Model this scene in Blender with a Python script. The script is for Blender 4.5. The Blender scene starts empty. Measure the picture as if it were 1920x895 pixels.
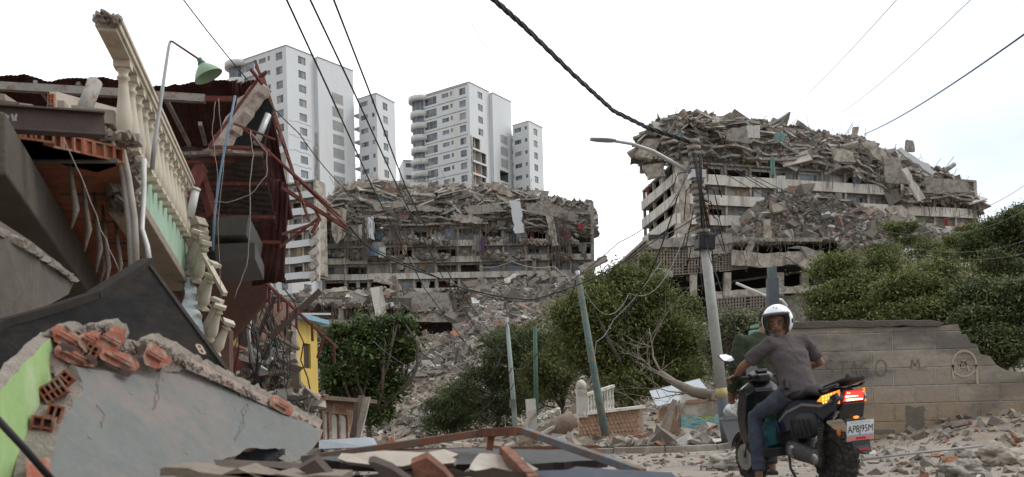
import bpy, bmesh, math, random
import numpy as np
from mathutils import Vector, Matrix, Euler, Quaternion, noise as mnoise
R = math.radians
random.seed(7)
rng = np.random.default_rng(11)
S = bpy.context.scene
COL = S.collection

# ------------------------------------------------------------------ camera
FPX = 1800.0; HY = 800.0; CZ = 0.60; ROLL = R(-1.5)
cam_d = bpy.data.cameras.new('camera'); cam = bpy.data.objects.new('camera', cam_d); COL.objects.link(cam)
cam_d.sensor_width = 36; cam_d.lens = 36 * FPX / 1920
cam_d.shift_y = (HY - 447.5) / 1920
cam_d.clip_start = 0.1; cam_d.clip_end = 5000
cam_r = Vector((math.cos(ROLL), 0, math.sin(ROLL))); cam_u = Vector((-math.sin(ROLL), 0, math.cos(ROLL))); cam_f = Vector((0, 1, 0))
cam.matrix_world = Matrix(((cam_r.x, cam_u.x, 0, 0), (0, 0, -1, 0), (cam_r.z, cam_u.z, 0, CZ), (0, 0, 0, 1)))
cam_d.dof.use_dof = True; cam_d.dof.focus_distance = 90; cam_d.dof.aperture_fstop = 4.5
S.camera = cam

def P(px, py, Y):
    """world point seen at a photograph position, at distance Y"""
    dx = (px - 960) / FPX; dy = (HY - py) / FPX
    d = cam_r * dx + cam_u * dy + cam_f
    return Vector((0, 0, CZ)) + d * Y
def PZ(px, py, z):
    p = P(px, py, 1.0); k = (z - CZ) / (p.z - CZ)
    return P(px, py, k)

# ------------------------------------------------------------------ world, sun, exposure
SUN_EL, SUN_AZ = R(50), R(78)          # azimuth measured clockwise from +Y (view direction)
w = bpy.data.worlds.new('World'); S.world = w; w.use_nodes = True
nt = w.node_tree; nt.nodes.clear()
out = nt.nodes.new('ShaderNodeOutputWorld'); bg = nt.nodes.new('ShaderNodeBackground')
sky = nt.nodes.new('ShaderNodeTexSky'); sky.sky_type = 'NISHITA'; sky.sun_disc = False
sky.sun_elevation = SUN_EL; sky.sun_rotation = SUN_AZ; sky.air_density = 1; sky.dust_density = 2
tc = nt.nodes.new('ShaderNodeTexCoord'); mp = nt.nodes.new('ShaderNodeMapping'); mp.inputs['Scale'].default_value = (1.2, 1.2, 3.2)
mp.inputs['Location'].default_value = (0.3, 0.1, 0.55)
ns = nt.nodes.new('ShaderNodeTexNoise'); ns.inputs['Scale'].default_value = 1.6; ns.inputs['Detail'].default_value = 5; ns.inputs['Roughness'].default_value = .5
cr = nt.nodes.new('ShaderNodeValToRGB'); cr.color_ramp.elements[0].position = .30; cr.color_ramp.elements[1].position = .50
cr.color_ramp.elements[0].color = (.74, .74, .74, 1); cr.color_ramp.elements[1].color = (1, 1, 1, 1)
mx = nt.nodes.new('ShaderNodeMix'); mx.data_type = 'RGBA'
mx.inputs['B'].default_value = (12.6, 12.9, 13.3, 1)
nt.links.new(tc.outputs['Generated'], mp.inputs['Vector']); nt.links.new(mp.outputs['Vector'], ns.inputs['Vector'])
nt.links.new(ns.outputs['Fac'], cr.inputs['Fac']); nt.links.new(cr.outputs['Color'], mx.inputs['Factor'])
# thin patch in the cloud cover, high on the right
vd = nt.nodes.new('ShaderNodeVectorMath'); vd.operation = 'DOT_PRODUCT'; gd = Vector((.46, .84, .30)).normalized(); vd.inputs[1].default_value = gd
nt.links.new(tc.outputs['Generated'], vd.inputs[0])
mr_ = nt.nodes.new('ShaderNodeMapRange'); nt.links.new(vd.outputs['Value'], mr_.inputs['Value'])
for k, v_ in (('From Min', .945), ('From Max', 1.0), ('To Min', 0.0), ('To Max', .50)): mr_.inputs[k].default_value = v_
sb = nt.nodes.new('ShaderNodeMath'); sb.operation = 'SUBTRACT'; nt.links.new(cr.outputs['Color'], sb.inputs[0]); nt.links.new(mr_.outputs[0], sb.inputs[1])
nt.links.new(sb.outputs[0], mx.inputs['Factor'])
# added darkening of the unseen sky behind the camera, to shade the foreground
vb = nt.nodes.new('ShaderNodeVectorMath'); vb.operation = 'DOT_PRODUCT'; vb.inputs[1].default_value = Vector((.35, .92, .15)).normalized()
nt.links.new(tc.outputs['Generated'], vb.inputs[0])
mb_ = nt.nodes.new('ShaderNodeMapRange'); nt.links.new(vb.outputs['Value'], mb_.inputs['Value'])
for k, v_ in (('From Min', -.6), ('From Max', .45), ('To Min', .50), ('To Max', 1.0)): mb_.inputs[k].default_value = v_
mm_ = nt.nodes.new('ShaderNodeMix'); mm_.data_type = 'RGBA'; mm_.blend_type = 'MULTIPLY'; mm_.inputs['Factor'].default_value = 1
nt.links.new(sky.outputs['Color'], mx.inputs['A']); nt.links.new(mx.outputs['Result'], mm_.inputs['A']); nt.links.new(mb_.outputs[0], mm_.inputs['B']); nt.links.new(mm_.outputs['Result'], bg.inputs['Color'])
bg.inputs['Strength'].default_value = 0.10
nt.links.new(bg.outputs['Background'], out.inputs['Surface'])
sd = bpy.data.lights.new('sun', 'SUN'); sd.energy = 0.9; sd.angle = R(14); sd.color = (1, .96, .9)
sun = bpy.data.objects.new('sun', sd); COL.objects.link(sun)
sdir = Vector((math.sin(SUN_AZ) * math.cos(SUN_EL), math.cos(SUN_AZ) * math.cos(SUN_EL), math.sin(SUN_EL)))
sun.rotation_euler = sdir.to_track_quat('Z', 'Y').to_euler()
S.render.engine = 'CYCLES'
S.view_settings.view_transform = 'Standard'; S.view_settings.look = 'None'; S.view_settings.gamma = 1
S.view_settings.exposure = 0.36
S.cycles.max_bounces = 6; S.cycles.diffuse_bounces = 3; S.cycles.transparent_max_bounces = 6

# ------------------------------------------------------------------ materials
MATS = {}
def _base(name):
    m = bpy.data.materials.new(name); m.use_nodes = True; n = m.node_tree
    b = n.nodes['Principled BSDF']; return m, n, b
def _noise(n, vec, scale, detail=4, rough=.6):
    t = n.nodes.new('ShaderNodeTexNoise'); t.inputs['Scale'].default_value = scale
    t.inputs['Detail'].default_value = detail; t.inputs['Roughness'].default_value = rough
    n.links.new(vec, t.inputs['Vector']); return t.outputs['Fac']
def _ramp(n, fac, els, interp='LINEAR'):
    r = n.nodes.new('ShaderNodeValToRGB'); r.color_ramp.interpolation = interp
    e = r.color_ramp.elements
    while len(e) < len(els): e.new(.5)
    for i, (p, c) in enumerate(els):
        e[i].position = p; e[i].color = (c[0], c[1], c[2], 1)
    n.links.new(fac, r.inputs['Fac']); return r.outputs['Color']
def _mixc(n, f, a, b, mode='MIX'):
    m = n.nodes.new('ShaderNodeMix'); m.data_type = 'RGBA'; m.blend_type = mode
    for s, k in ((f, 'Factor'), (a, 'A'), (b, 'B')):
        if hasattr(s, 'is_linked'): n.links.new(s, m.inputs[k])
        elif k == 'Factor': m.inputs[k].default_value = s
        else: m.inputs[k].default_value = (s[0], s[1], s[2], 1)
    return m.outputs['Result']
def mat(name, col, rough=.85, var=.25, scale=1.5, bump=.3, bscale=None, metal=0, stain=None, stain_amt=.5, stain_scale=None, streak=False, spec=.3, coat=0, wave=None, island=0):
    """painted / mineral surface: two-scale mottling, optional stains (own colour, own shape), bump"""
    if name in MATS: return MATS[name]
    m, n, b = _base(name)
    tc = n.nodes.new('ShaderNodeTexCoord'); v = tc.outputs['Object']
    c0 = [max(0, x * (1 - var)) for x in col]; c1 = [min(1, x * (1 + var)) for x in col]
    f = _noise(n, v, scale, 6, .65); c = _ramp(n, f, [(.3, c0), (.7, c1)])
    f2 = _noise(n, v, scale * 9, 3, .6); c = _mixc(n, .35, c, _ramp(n, f2, [(.3, c0), (.7, c1)]))
    if stain:
        vv = v
        if streak:
            mpn = n.nodes.new('ShaderNodeMapping'); mpn.inputs['Scale'].default_value = (1, 1, .12)
            n.links.new(v, mpn.inputs['Vector']); vv = mpn.outputs['Vector']
        fs = _noise(n, vv, stain_scale or scale * 2.2, 5, .7)
        lo = .62 - stain_amt * .3
        fr = _ramp(n, fs, [(lo, (0, 0, 0)), (lo + .14, (1, 1, 1))])
        c = _mixc(n, fr, c, stain)
    if island:
        g = n.nodes.new('ShaderNodeNewGeometry')
        ic = _ramp(n, g.outputs['Random Per Island'], [(0, (1 - island,) * 3), (1, (1 + island,) * 3)])
        c = _mixc(n, 1.0, c, ic, 'MULTIPLY')
    n.links.new(c, b.inputs['Base Color'])
    b.inputs['Roughness'].default_value = rough; b.inputs['Metallic'].default_value = metal
    b.inputs['Specular IOR Level'].default_value = spec; b.inputs['Coat Weight'].default_value = coat
    if bump or wave:
        bn = n.nodes.new('ShaderNodeBump'); bn.inputs['Strength'].default_value = bump if bump else .5; bn.inputs['Distance'].default_value = .03
        h = _noise(n, v, bscale or scale * 12, 5, .7)
        n.links.new(h, bn.inputs['Height']); n.links.new(bn.outputs['Normal'], b.inputs['Normal'])
    MATS[name] = m; return m
def mat_island(name, els, rough=.9, dirt=.35, bump=.5, bscale=6, trans=0, mscale=.4, hsv=0):
    """one colour per loose piece, taken from a ramp, then mottled"""
    if name in MATS: return MATS[name]
    m, n, b = _base(name)
    g = n.nodes.new('ShaderNodeNewGeometry'); tc = n.nodes.new('ShaderNodeTexCoord')
    c = _ramp(n, g.outputs['Random Per Island'], els, 'LINEAR' if trans else 'CONSTANT')
    f = _noise(n, tc.outputs['Object'], mscale, 5, .65)
    c = _mixc(n, 1.0, c, _ramp(n, f, [(.3, (1 - dirt,) * 3), (.7, (1 + dirt * .5,) * 3)]), 'MULTIPLY')
    n.links.new(c, b.inputs['Base Color']); b.inputs['Roughness'].default_value = rough; b.inputs['Specular IOR Level'].default_value = .25
    if bump:
        bn = n.nodes.new('ShaderNodeBump'); bn.inputs['Strength'].default_value = bump; bn.inputs['Distance'].default_value = .05
        n.links.new(_noise(n, tc.outputs['Object'], bscale, 5, .7), bn.inputs['Height']); n.links.new(bn.outputs['Normal'], b.inputs['Normal'])
    if trans:
        t = n.nodes.new('ShaderNodeBsdfTranslucent'); n.links.new(c, t.inputs['Color'])
        ms = n.nodes.new('ShaderNodeMixShader'); ms.inputs[0].default_value = trans
        o = n.nodes['Material Output']; n.links.new(b.outputs['BSDF'], ms.inputs[1]); n.links.new(t.outputs['BSDF'], ms.inputs[2]); n.links.new(ms.outputs[0], o.inputs['Surface'])
    MATS[name] = m; return m
def mat_emit(name, col, strength):
    m, n, b = _base(name); b.inputs['Base Color'].default_value = (*col, 1); b.inputs['Emission Color'].default_value = (*col, 1); b.inputs['Emission Strength'].default_value = strength
    MATS[name] = m; return m
def mat_glass(name, col=(.05, .06, .07), rough=.08):
    m, n, b = _base(name)
    tc = n.nodes.new('ShaderNodeTexCoord')
    c = _ramp(n, _noise(n, tc.outputs['Object'], .35, 3), [(.35, [x * .5 for x in col]), (.65, [x * 1.8 for x in col])])
    n.links.new(c, b.inputs['Base Color']); b.inputs['Roughness'].default_value = rough; b.inputs['Specular IOR Level'].default_value = .7
    MATS[name] = m; return m

CONC = mat('concrete', (.34, .315, .275), stain=(.20, .178, .152), stain_amt=.5, scale=.8, bump=.5)
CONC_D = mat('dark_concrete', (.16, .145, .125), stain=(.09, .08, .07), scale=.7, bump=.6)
CONC_L = mat('pale_concrete', (.47, .43, .37), stain=(.27, .23, .19), stain_amt=.6, scale=.5, bump=.4)
DUST = mat('dusty_core', (.17, .145, .12), var=.4, scale=.9, bump=.9, bscale=3)
TWHITE = mat('white_render', (.63, .655, .67), var=.05, scale=.12, bump=.1, stain=(.62, .61, .585), stain_amt=.28, streak=True, stain_scale=.5)
TGREY = mat('grey_frame', (.33, .34, .35), var=.1, bump=0)
GLASS = mat_glass('window_glass', (.13, .15, .17))
GLASS_D = mat_glass('dark_glass', (.05, .055, .06))
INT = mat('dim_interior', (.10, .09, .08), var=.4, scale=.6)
CREAM = mat('cream_paint', (.56, .52, .44), stain=(.3, .27, .22), stain_amt=.55, scale=.5, bump=.2, streak=True)
PARA = mat('parapet_paint', (.66, .635, .575), stain=(.42, .38, .32), stain_amt=.45, scale=.35, bump=.3, streak=True, stain_scale=.9)
RUB = mat_island('rubble_pieces', [(0, (0.246, 0.224, 0.195)), (.16, (0.178, 0.158, 0.137)), (.30, (0.289, 0.267, 0.233)), (.44, (0.209, 0.172, 0.145)), (.58, (0.228, 0.208, 0.184)), (.70, (0.394, 0.371, 0.328)), (.79, (0.289, 0.201, 0.165)), (.86, (0.161, 0.144, 0.130)), (.95, (0.542, 0.546, 0.520)), (.985, (0.308, 0.144, 0.096))], mscale=.12)
RUBG = mat_island('grey_rubble_pieces', [(0, (0.269, 0.241, 0.212)), (.2, (0.202, 0.178, 0.153)), (.4, (0.325, 0.299, 0.260)), (.6, (0.168, 0.149, 0.130)), (.74, (0.392, 0.368, 0.325)), (.86, (0.246, 0.172, 0.136)), (.93, (0.538, 0.529, 0.496)), (.98, (0.146, 0.230, 0.260)), (.987, (0.336, 0.115, 0.083))])
SLABM = mat_island('broken_slabs', [(0, (.35, .325, .29)), (.3, (.28, .255, .225)), (.55, (.42, .385, .34)), (.78, (.50, .465, .41)), (.93, (.60, .58, .54))], bscale=2.5, mscale=.9, dirt=.45)
REBAR = mat('rebar', (.155, .13, .11), var=.3, bump=0)
WIRE = mat('black_wire', (.02, .02, .022), bump=0, rough=.6)

# ------------------------------------------------------------------ object helpers
def tag(o, label=None, cat=None, group=None, kind=None):
    if label: o['label'] = label
    if cat: o['category'] = cat
    if group: o['group'] = group
    if kind: o['kind'] = kind
    return o
def link(name, me, parent=None, loc=None):
    o = bpy.data.objects.new(name, me); COL.objects.link(o)
    if parent is not None:
        o.parent = parent; o.matrix_parent_inverse = Matrix.Translation(parent.location).inverted() if parent.rotation_euler == Euler((0,0,0)) else parent.matrix_basis.inverted()
    if loc is not None: o.location = loc
    return o
def empty(name, loc, label, cat, group=None):
    o = bpy.data.objects.new(name, None); COL.objects.link(o); o.location = loc; o.empty_display_size = .2
    return tag(o, label, cat, group)

class MB:
    """collects geometry, builds ONE mesh object"""
    def __init__(s): s.v = []; s.f = []; s.m = []; s.sm = []
    def add(s, vs, fs, mi=0, smooth=False):
        k = len(s.v); s.v += [tuple(p) for p in vs]
        for f in fs: s.f.append([i + k for i in f]); s.m.append(mi); s.sm.append(smooth)
    def box(s, c, size, rot=None, mi=0, jit=0):
        hx, hy, hz = size[0] / 2, size[1] / 2, size[2] / 2
        M = rot.to_matrix() if rot is not None else Matrix.Identity(3)
        vs = []
        for x, y, z in ((-1,-1,-1),(1,-1,-1),(1,1,-1),(-1,1,-1),(-1,-1,1),(1,-1,1),(1,1,1),(-1,1,1)):
            q = Vector((x * hx, y * hy, z * hz))
            if jit: q += Vector((random.uniform(-jit, jit), random.uniform(-jit, jit), random.uniform(-jit, jit)))
            vs.append(Vector(c) + M @ q)
        s.add(vs, [(0,3,2,1),(4,5,6,7),(0,1,5,4),(1,2,6,5),(2,3,7,6),(3,0,4,7)], mi)
    def bar(s, a, b, w, h, up=Vector((0, 0, 1)), mi=0):
        a = Vector(a); b = Vector(b); d = (b - a); L = d.length
        if L < 1e-6: return
        d.normalize(); sx = d.cross(up)
        if sx.length < 1e-3: sx = d.cross(Vector((0, 1, 0)))
        sx.normalize(); uz = sx.cross(d)
        vs = []
        for p in (a, b):
            for i, j in ((-1,-1),(1,-1),(1,1),(-1,1)): vs.append(p + sx * (w / 2 * i) + uz * (h / 2 * j))
        s.add(vs, [(0,1,2,3),(7,6,5,4),(0,4,5,1),(1,5,6,2),(2,6,7,3),(3,7,4,0)], mi)
    def tube(s, pts, r, n=8, mi=0, cap=True, smooth=True):
        pts = [Vector(p) for p in pts]; rs = r if hasattr(r, '__len__') else [r] * len(pts)
        t0 = (pts[1] - pts[0]).normalized(); nrm = t0.orthogonal().normalized(); vs = []; fs = []
        for i, p in enumerate(pts):
            t = (pts[min(i + 1, len(pts) - 1)] - pts[max(i - 1, 0)]).normalized()
            nrm = (nrm - t * nrm.dot(t))
            if nrm.length < 1e-4: nrm = t.orthogonal()
            nrm.normalize(); bn = t.cross(nrm)
            for k in range(n):
                a = 2 * math.pi * k / n; vs.append(p + (nrm * math.cos(a) + bn * math.sin(a)) * rs[i])
        for i in range(len(pts) - 1):
            for k in range(n):
                k2 = (k + 1) % n; fs.append((i * n + k, i * n + k2, (i + 1) * n + k2, (i + 1) * n + k))
        s.add(vs, fs, mi, smooth)
        if cap:
            s.add(vs[:n], [tuple(range(n - 1, -1, -1))], mi); s.add(vs[-n:], [tuple(range(n))], mi)
    def lathe(s, prof, M, n=16, mi=0, smooth=True):
        """prof: (radius, height) about local z of matrix M"""
        vs = []; fs = []
        for r, h in prof:
            for k in range(n):
                a = 2 * math.pi * k / n; vs.append(M @ Vector((r * math.cos(a), r * math.sin(a), h)))
        for i in range(len(prof) - 1):
            for k in range(n):
                k2 = (k + 1) % n; fs.append((i * n + k, i * n + k2, (i + 1) * n + k2, (i + 1) * n + k))
        s.add(vs, fs, mi, smooth)
        if prof[0][0] > 1e-4: s.add(vs[:n], [tuple(range(n - 1, -1, -1))], mi)
        if prof[-1][0] > 1e-4: s.add(vs[-n:], [tuple(range(n))], mi)
    def prism(s, poly, vec, mi=0, mi_side=None):
        """poly: 3D outline; extruded along vec"""
        n = len(poly); vec = Vector(vec); a = [Vector(p) for p in poly]; b = [p + vec for p in a]
        if mi_side is None: mi_side = mi
        s.add(a, [tuple(range(n))], mi); s.add(b, [tuple(range(n - 1, -1, -1))], mi)
        for i in range(n):
            j = (i + 1) % n; s.add([a[i], b[i], b[j], a[j]], [(0, 1, 2, 3)], mi_side)
    def build(s, name, mats, parent=None, bevel=0, smooth=False):
        me = bpy.data.meshes.new(name); me.from_pydata(s.v, [], s.f)
        if not isinstance(mats, (list, tuple)): mats = [mats]
        for m in mats: me.materials.append(m)
        me.polygons.foreach_set('material_index', s.m)
        me.polygons.foreach_set('use_smooth', [smooth or x for x in s.sm])
        bm = bmesh.new(); bm.from_mesh(me)
        bmesh.ops.remove_doubles(bm, verts=bm.verts, dist=1e-5)
        big = [f for f in bm.faces if len(f.verts) > 4]
        if big: bmesh.ops.triangulate(bm, faces=big)
        bmesh.ops.recalc_face_normals(bm, faces=bm.faces)
        bm.to_mesh(me); bm.free(); me.update()
        o = link(name, me, parent)
        if bevel:
            bv = o.modifiers.new('bevel', 'BEVEL'); bv.width = bevel; bv.segments = 2; bv.limit_method = 'ANGLE'
        return o
def jag(poly, amp, step, seed=0, keep=()):
    """ragged outline: edges cut into short steps and shifted; edges in keep stay straight"""
    r = random.Random(seed); o = []
    n = len(poly)
    c = sum((Vector(p) for p in poly), Vector()) / n
    nn = (Vector(poly[1]) - Vector(poly[0])).cross(Vector(poly[2]) - Vector(poly[1])).normalized()
    for i in range(n):
        a = Vector(poly[i]); b = Vector(poly[(i + 1) % n]); L = (b - a).length
        o.append(a)
        if i in keep: continue
        k = max(1, int(L / step)); side = (b - a).normalized().cross(nn)
        for j in range(1, k):
            t = (j + r.uniform(-.35, .35)) / k
            o.append(a.lerp(b, t) + side * r.gauss(0, amp))
    return o
def np_mesh(name, V, F, mats, parent=None, smooth=False, mi=None):
    """fast mesh from arrays; F is (n,k) with equal k"""
    me = bpy.data.meshes.new(name); V = np.ascontiguousarray(V, dtype=np.float32); F = np.ascontiguousarray(F, dtype=np.int32)
    me.vertices.add(len(V)); me.vertices.foreach_set('co', V.ravel())
    nf, k = F.shape; me.loops.add(nf * k); me.loops.foreach_set('vertex_index', F.ravel())
    me.polygons.add(nf); me.polygons.foreach_set('loop_start', np.arange(nf, dtype=np.int32) * k)
    me.polygons.foreach_set('loop_total', np.full(nf, k, dtype=np.int32))
    me.polygons.foreach_set('use_smooth', np.full(nf, smooth, dtype=bool))
    for m in (mats if isinstance(mats, (list, tuple)) else [mats]): me.materials.append(m)
    if mi is not None: me.polygons.foreach_set('material_index', np.asarray(mi, dtype=np.int32))
    me.update(calc_edges=True); me.validate()
    return link(name, me, parent)
CUBE_V = np.array([(-1,-1,-1),(1,-1,-1),(1,1,-1),(-1,1,-1),(-1,-1,1),(1,-1,1),(1,1,1),(-1,1,1)], float) * .5
CUBE_F = np.array([(0,3,2,1),(4,5,6,7),(0,1,5,4),(1,2,6,5),(2,3,7,6),(3,0,4,7)])
def rotmats(e):
    cx, cy, cz = np.cos(e).T; sx, sy, sz = np.sin(e).T
    M = np.empty((len(e), 3, 3))
    M[:,0,0]=cz*cy; M[:,0,1]=cz*sy*sx-sz*cx; M[:,0,2]=cz*sy*cx+sz*sx
    M[:,1,0]=sz*cy; M[:,1,1]=sz*sy*sx+cz*cx; M[:,1,2]=sz*sy*cx-cz*sx
    M[:,2,0]=-sy; M[:,2,1]=cy*sx; M[:,2,2]=cy*cx
    return M
def boxes(pos, size, eul, jit=.18):
    n = len(pos); v = CUBE_V[None] + rng.uniform(-jit, jit, (n, 8, 3))
    v = v * size[:, None, :]; v = np.einsum('nij,nkj->nki', rotmats(eul), v) + pos[:, None, :]
    f = CUBE_F[None] + (np.arange(n) * 8)[:, None, None]
    return v.reshape(-1, 3), f.reshape(-1, 4)
def join(parts):
    V = []; F = []; k = 0
    for v, f in parts: V.append(v); F.append(f + k); k += len(v)
    return np.vstack(V), np.vstack(F)
def strands(lines, r, n=3):
    """thin bars along polylines (n-sided)"""
    V = []; F = []; k = 0
    for L in lines:
        L = np.asarray(L, float); t = np.gradient(L, axis=0); t /= np.linalg.norm(t, axis=1)[:, None] + 1e-9
        a = np.cross(t, [.31, .2, .93]); a /= np.linalg.norm(a, axis=1)[:, None] + 1e-9; b = np.cross(t, a)
        rr = r if np.isscalar(r) else random.choice(r)
        ring = [L + rr * (a * math.cos(2*math.pi*i/n) + b * math.sin(2*math.pi*i/n)) for i in range(n)]
        m = len(L); V.append(np.stack(ring, 1).reshape(-1, 3))
        i0 = np.arange(m - 1)[:, None] * n; j = np.arange(n)[None]; j2 = (j + 1) % n
        F.append(np.stack([i0 + j, i0 + j2, i0 + n + j2, i0 + n + j], -1).reshape(-1, 4) + k); k += m * n
    return np.vstack(V), np.vstack(F)
def fbm(x, y, s=1.0, seed=0.0):
    x = np.asarray(x, float) * s + seed * 7.1; y = np.asarray(y, float) * s + seed * 3.7; o = 0; a = 1
    for k in range(5):
        o = o + a * (np.sin(x * 1.7 + 1.3 * np.sin(y * 1.1 + k)) * np.cos(y * 1.9 + 1.1 * np.sin(x * .9 + 2 * k)))
        x, y = 1.9 * (x * .8 - y * .6) + 3.1, 1.9 * (x * .6 + y * .8) + 1.7; a *= .55
    return o
def sstep(a, b, x): t = np.clip((x - a) / (b - a), 0, 1); return t * t * (3 - 2 * t)
# ------------------------------------------------------------------ terrain
def H(x, y):
    x = np.asarray(x, float); y = np.asarray(y, float)
    t = np.clip((y - 62) / 84, 0, 1)
    ins = sstep(-18.6, -17.6, x) * (1 - sstep(-9.2, -8.4, x))
    hl = 14.0 * t ** 1.05 + 8.0 * sstep(149.5 + 7 * ins, 152.5 + 7 * ins, y) + 1.5 * sstep(152, 165, y)
    hc = 23.0 * np.clip((y - 60) / 90, 0, 1) ** 1.15 + 1.0 * sstep(150, 165, y)
    hr = 12.3 * np.clip((y - 62) / 60, 0, 1) + 9 * sstep(140, 165, y)
    hf = 25.5 * np.clip((y - 58) / 76, 0, 1) ** 1.15
    a = sstep(-9, -2.5, x); b = sstep(13, 19, x); c = sstep(38.5, 47, x)
    h = hl * (1 - a) + hc * a * (1 - b) + hr * b * (1 - c) + hf * c
    h = h * (1 - .35 * sstep(60, 110, x)) * (1 - .3 * sstep(-45, -80, x))
    amp = sstep(60, 80, y) * (1 - sstep(170, 260, y))
    h = h + amp * (.55 * fbm(x, y, .16, 1) + .3 * fbm(x, y, .5, 2))
    dip = -.75 * sstep(24, 50, y) * (1 - sstep(6, 14, x)) + .55 * sstep(60, 66, y) * (1 - sstep(6, 14, x))      # the street drops away
    bank = .38 * sstep(3.6, 6.8, x) * sstep(8.5, 13, y)        # dirt banked against the stone wall
    near = .035 * fbm(x, y, .9, 4) * (1 - sstep(30, 50, y))
    pile = (.12 + .06 * fbm(x, y, 2.2, 5)) * sstep(4.4, 6.5, x) * sstep(8.5, 10.5, y) * (1 - sstep(15, 22, y))
    kerbrun = .05 * sstep(19.0, 19.3, y - (x - 3) * -.15) * (1 - sstep(26, 34, y))
    return h + dip + bank + near * sstep(19.5, 20.5, y + .15 * (x - 3)) + near * .35 + pile + kerbrun
def Hz(x, y): return float(H(x, y))
def grid(xs, ys, zf):
    X, Y = np.meshgrid(xs, ys); Z = zf(X, Y); V = np.stack([X, Y, Z], -1).reshape(-1, 3)
    ny, nx = X.shape; i = np.arange(ny - 1)[:, None] * nx + np.arange(nx - 1)[None]
    F = np.stack([i, i + 1, i + nx + 1, i + nx], -1).reshape(-1, 4); return V, F
GROUND = mat('dusty_earth', (.25, .205, .16), var=.35, scale=.7, bump=.8, bscale=9, stain=(.15, .125, .10), stain_amt=.5, stain_scale=.5)
xs = np.concatenate([[-2500, -900, -400, -200, -130], np.arange(-100, -20, 1.2), np.arange(-20, 24, .25), np.arange(24, 110, 1.2), [130, 200, 400, 900, 2500]])
ys = np.concatenate([[-300, -60, -10], np.arange(0, 30, .25), np.arange(30, 60, .8), np.arange(60, 170, 1.0), np.arange(170, 300, 8), [400, 800, 1500, 3000]])
V, F = grid(xs, ys, H)
g = np_mesh('ground', V, F, GROUND, smooth=True); tag(g, kind='structure')
# road: worn dusty asphalt with a ragged edge
ROADM = mat('worn_asphalt', (.20, .18, .16), var=.28, scale=.5, bump=.4, bscale=30, stain=(.29, .25, .205), stain_amt=.75, stain_scale=.8, rough=.95)
V, F = grid(np.arange(-16, 5.6, .3), np.arange(5.6, 18.9, .3), lambda x, y: H(x, y) + .012)
V[:, 1] = V[:, 1] + np.where(V[:, 1] > 18.4, -.15 * (V[:, 0] - 3) - .0, 0)
V[:, 2] = H(V[:, 0], V[:, 1]) + .012
rd = np_mesh('road', V, F, ROADM, smooth=True); tag(rd, kind='structure')
# kerb with grass
kb = MB()
x = -14.0; k = 0
while x < 5.2:
    L = 1.0; yy = lambda q: 18.9 - .15 * (q - 3)
    a = Vector((x + .01, yy(x), Hz(x, yy(x) + .5) - .03)); b = Vector((x + L - .01, yy(x + L), Hz(x + L, yy(x + L) + .5) - .03 + random.uniform(-.02, .01))); kb.bar(a, b, .18, .22); x += L
o = kb.build('kerb', CONC_L, bevel=.015); tag(o, kind='structure')
# open steps of rubble pieces over the slope
def scatter(n, x0, x1, y0, y1, smin, smax, mask=None, zf=H, bias=2.0, lift=.15, flat=.55):
    x = rng.uniform(x0, x1, n); y = rng.uniform(y0, y1, n)
    if mask is not None: k = mask(x, y) > rng.uniform(0, 1, n); x = x[k]; y = y[k]
    n = len(x); s = smin + (smax - smin) * rng.uniform(0, 1, n) ** bias
    z = zf(x, y) + s * lift
    size = np.stack([s * rng.uniform(.6, 1.5, n), s * rng.uniform(.5, 1.1, n), s * rng.uniform(.2, .7, n)], 1)
    eul = np.stack([rng.normal(0, flat, n), rng.normal(0, flat, n), rng.uniform(0, 6.28, n)], 1)
    return boxes(np.stack([x, y, z], 1), size, eul)
def mask_slope(x, y):
    m = sstep(60, 68, y) * (1 - sstep(36, 46, x) * (y < 80))
    # fewer pieces inside the garage openings
    hole = (x > -17.5) & (x < -8.3) & (y > 143.5) & (y < 151)
    return np.where(hole, .15, m)
parts = [scatter(46000, -42, 36, 62, 128, .08, .5, mask_slope, bias=2.8), scatter(125000, -52, 24, 98, 166, .12, .85, mask_slope, bias=3.6),
         scatter(1500, -52, 24, 100, 166, .6, 2.6, mask_slope, bias=3.2, lift=.1, flat=.45),
         scatter(34000, 36, 80, 78, 140, .12, .8, mask_slope, bias=3.2), scatter(450, 38, 76, 90, 138, .6, 2.2, bias=2.5, flat=.4), scatter(700, -42, 30, 62, 110, .4, 1.4, mask_slope, bias=2.6)]
# planks, pipes and thin strips lying among the pieces
def sticks(n, x0, x1, y0, y1, L0, L1, t0, t1):
    x = rng.uniform(x0, x1, n); y = rng.uniform(y0, y1, n); size = np.stack([rng.uniform(L0, L1, n), rng.uniform(t0, t1, n), rng.uniform(t0 * .4, t1 * .5, n)], 1)
    eul = np.stack([rng.normal(0, .3, n), rng.normal(0, .45, n), rng.uniform(0, 6.28, n)], 1)
    return boxes(np.stack([x, y, H(x, y) + .25], 1), size, eul, .05)
parts += [sticks(2600, -50, 24, 90, 160, .8, 3.6, .06, .35), sticks(110, -46, 24, 92, 158, 2.0, 4.5, .4, 1.1), sticks(500, 38, 70, 90, 138, .8, 3, .06, .3), sticks(260, -36, 20, 64, 95, .8, 2.8, .06, .25)]
V, F = join(parts); o = np_mesh('rubble_slope', V, F, RUB); tag(o, 'slope of broken concrete, brick and dust spilling down from the collapsed blocks', 'rubble', kind='stuff')
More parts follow.
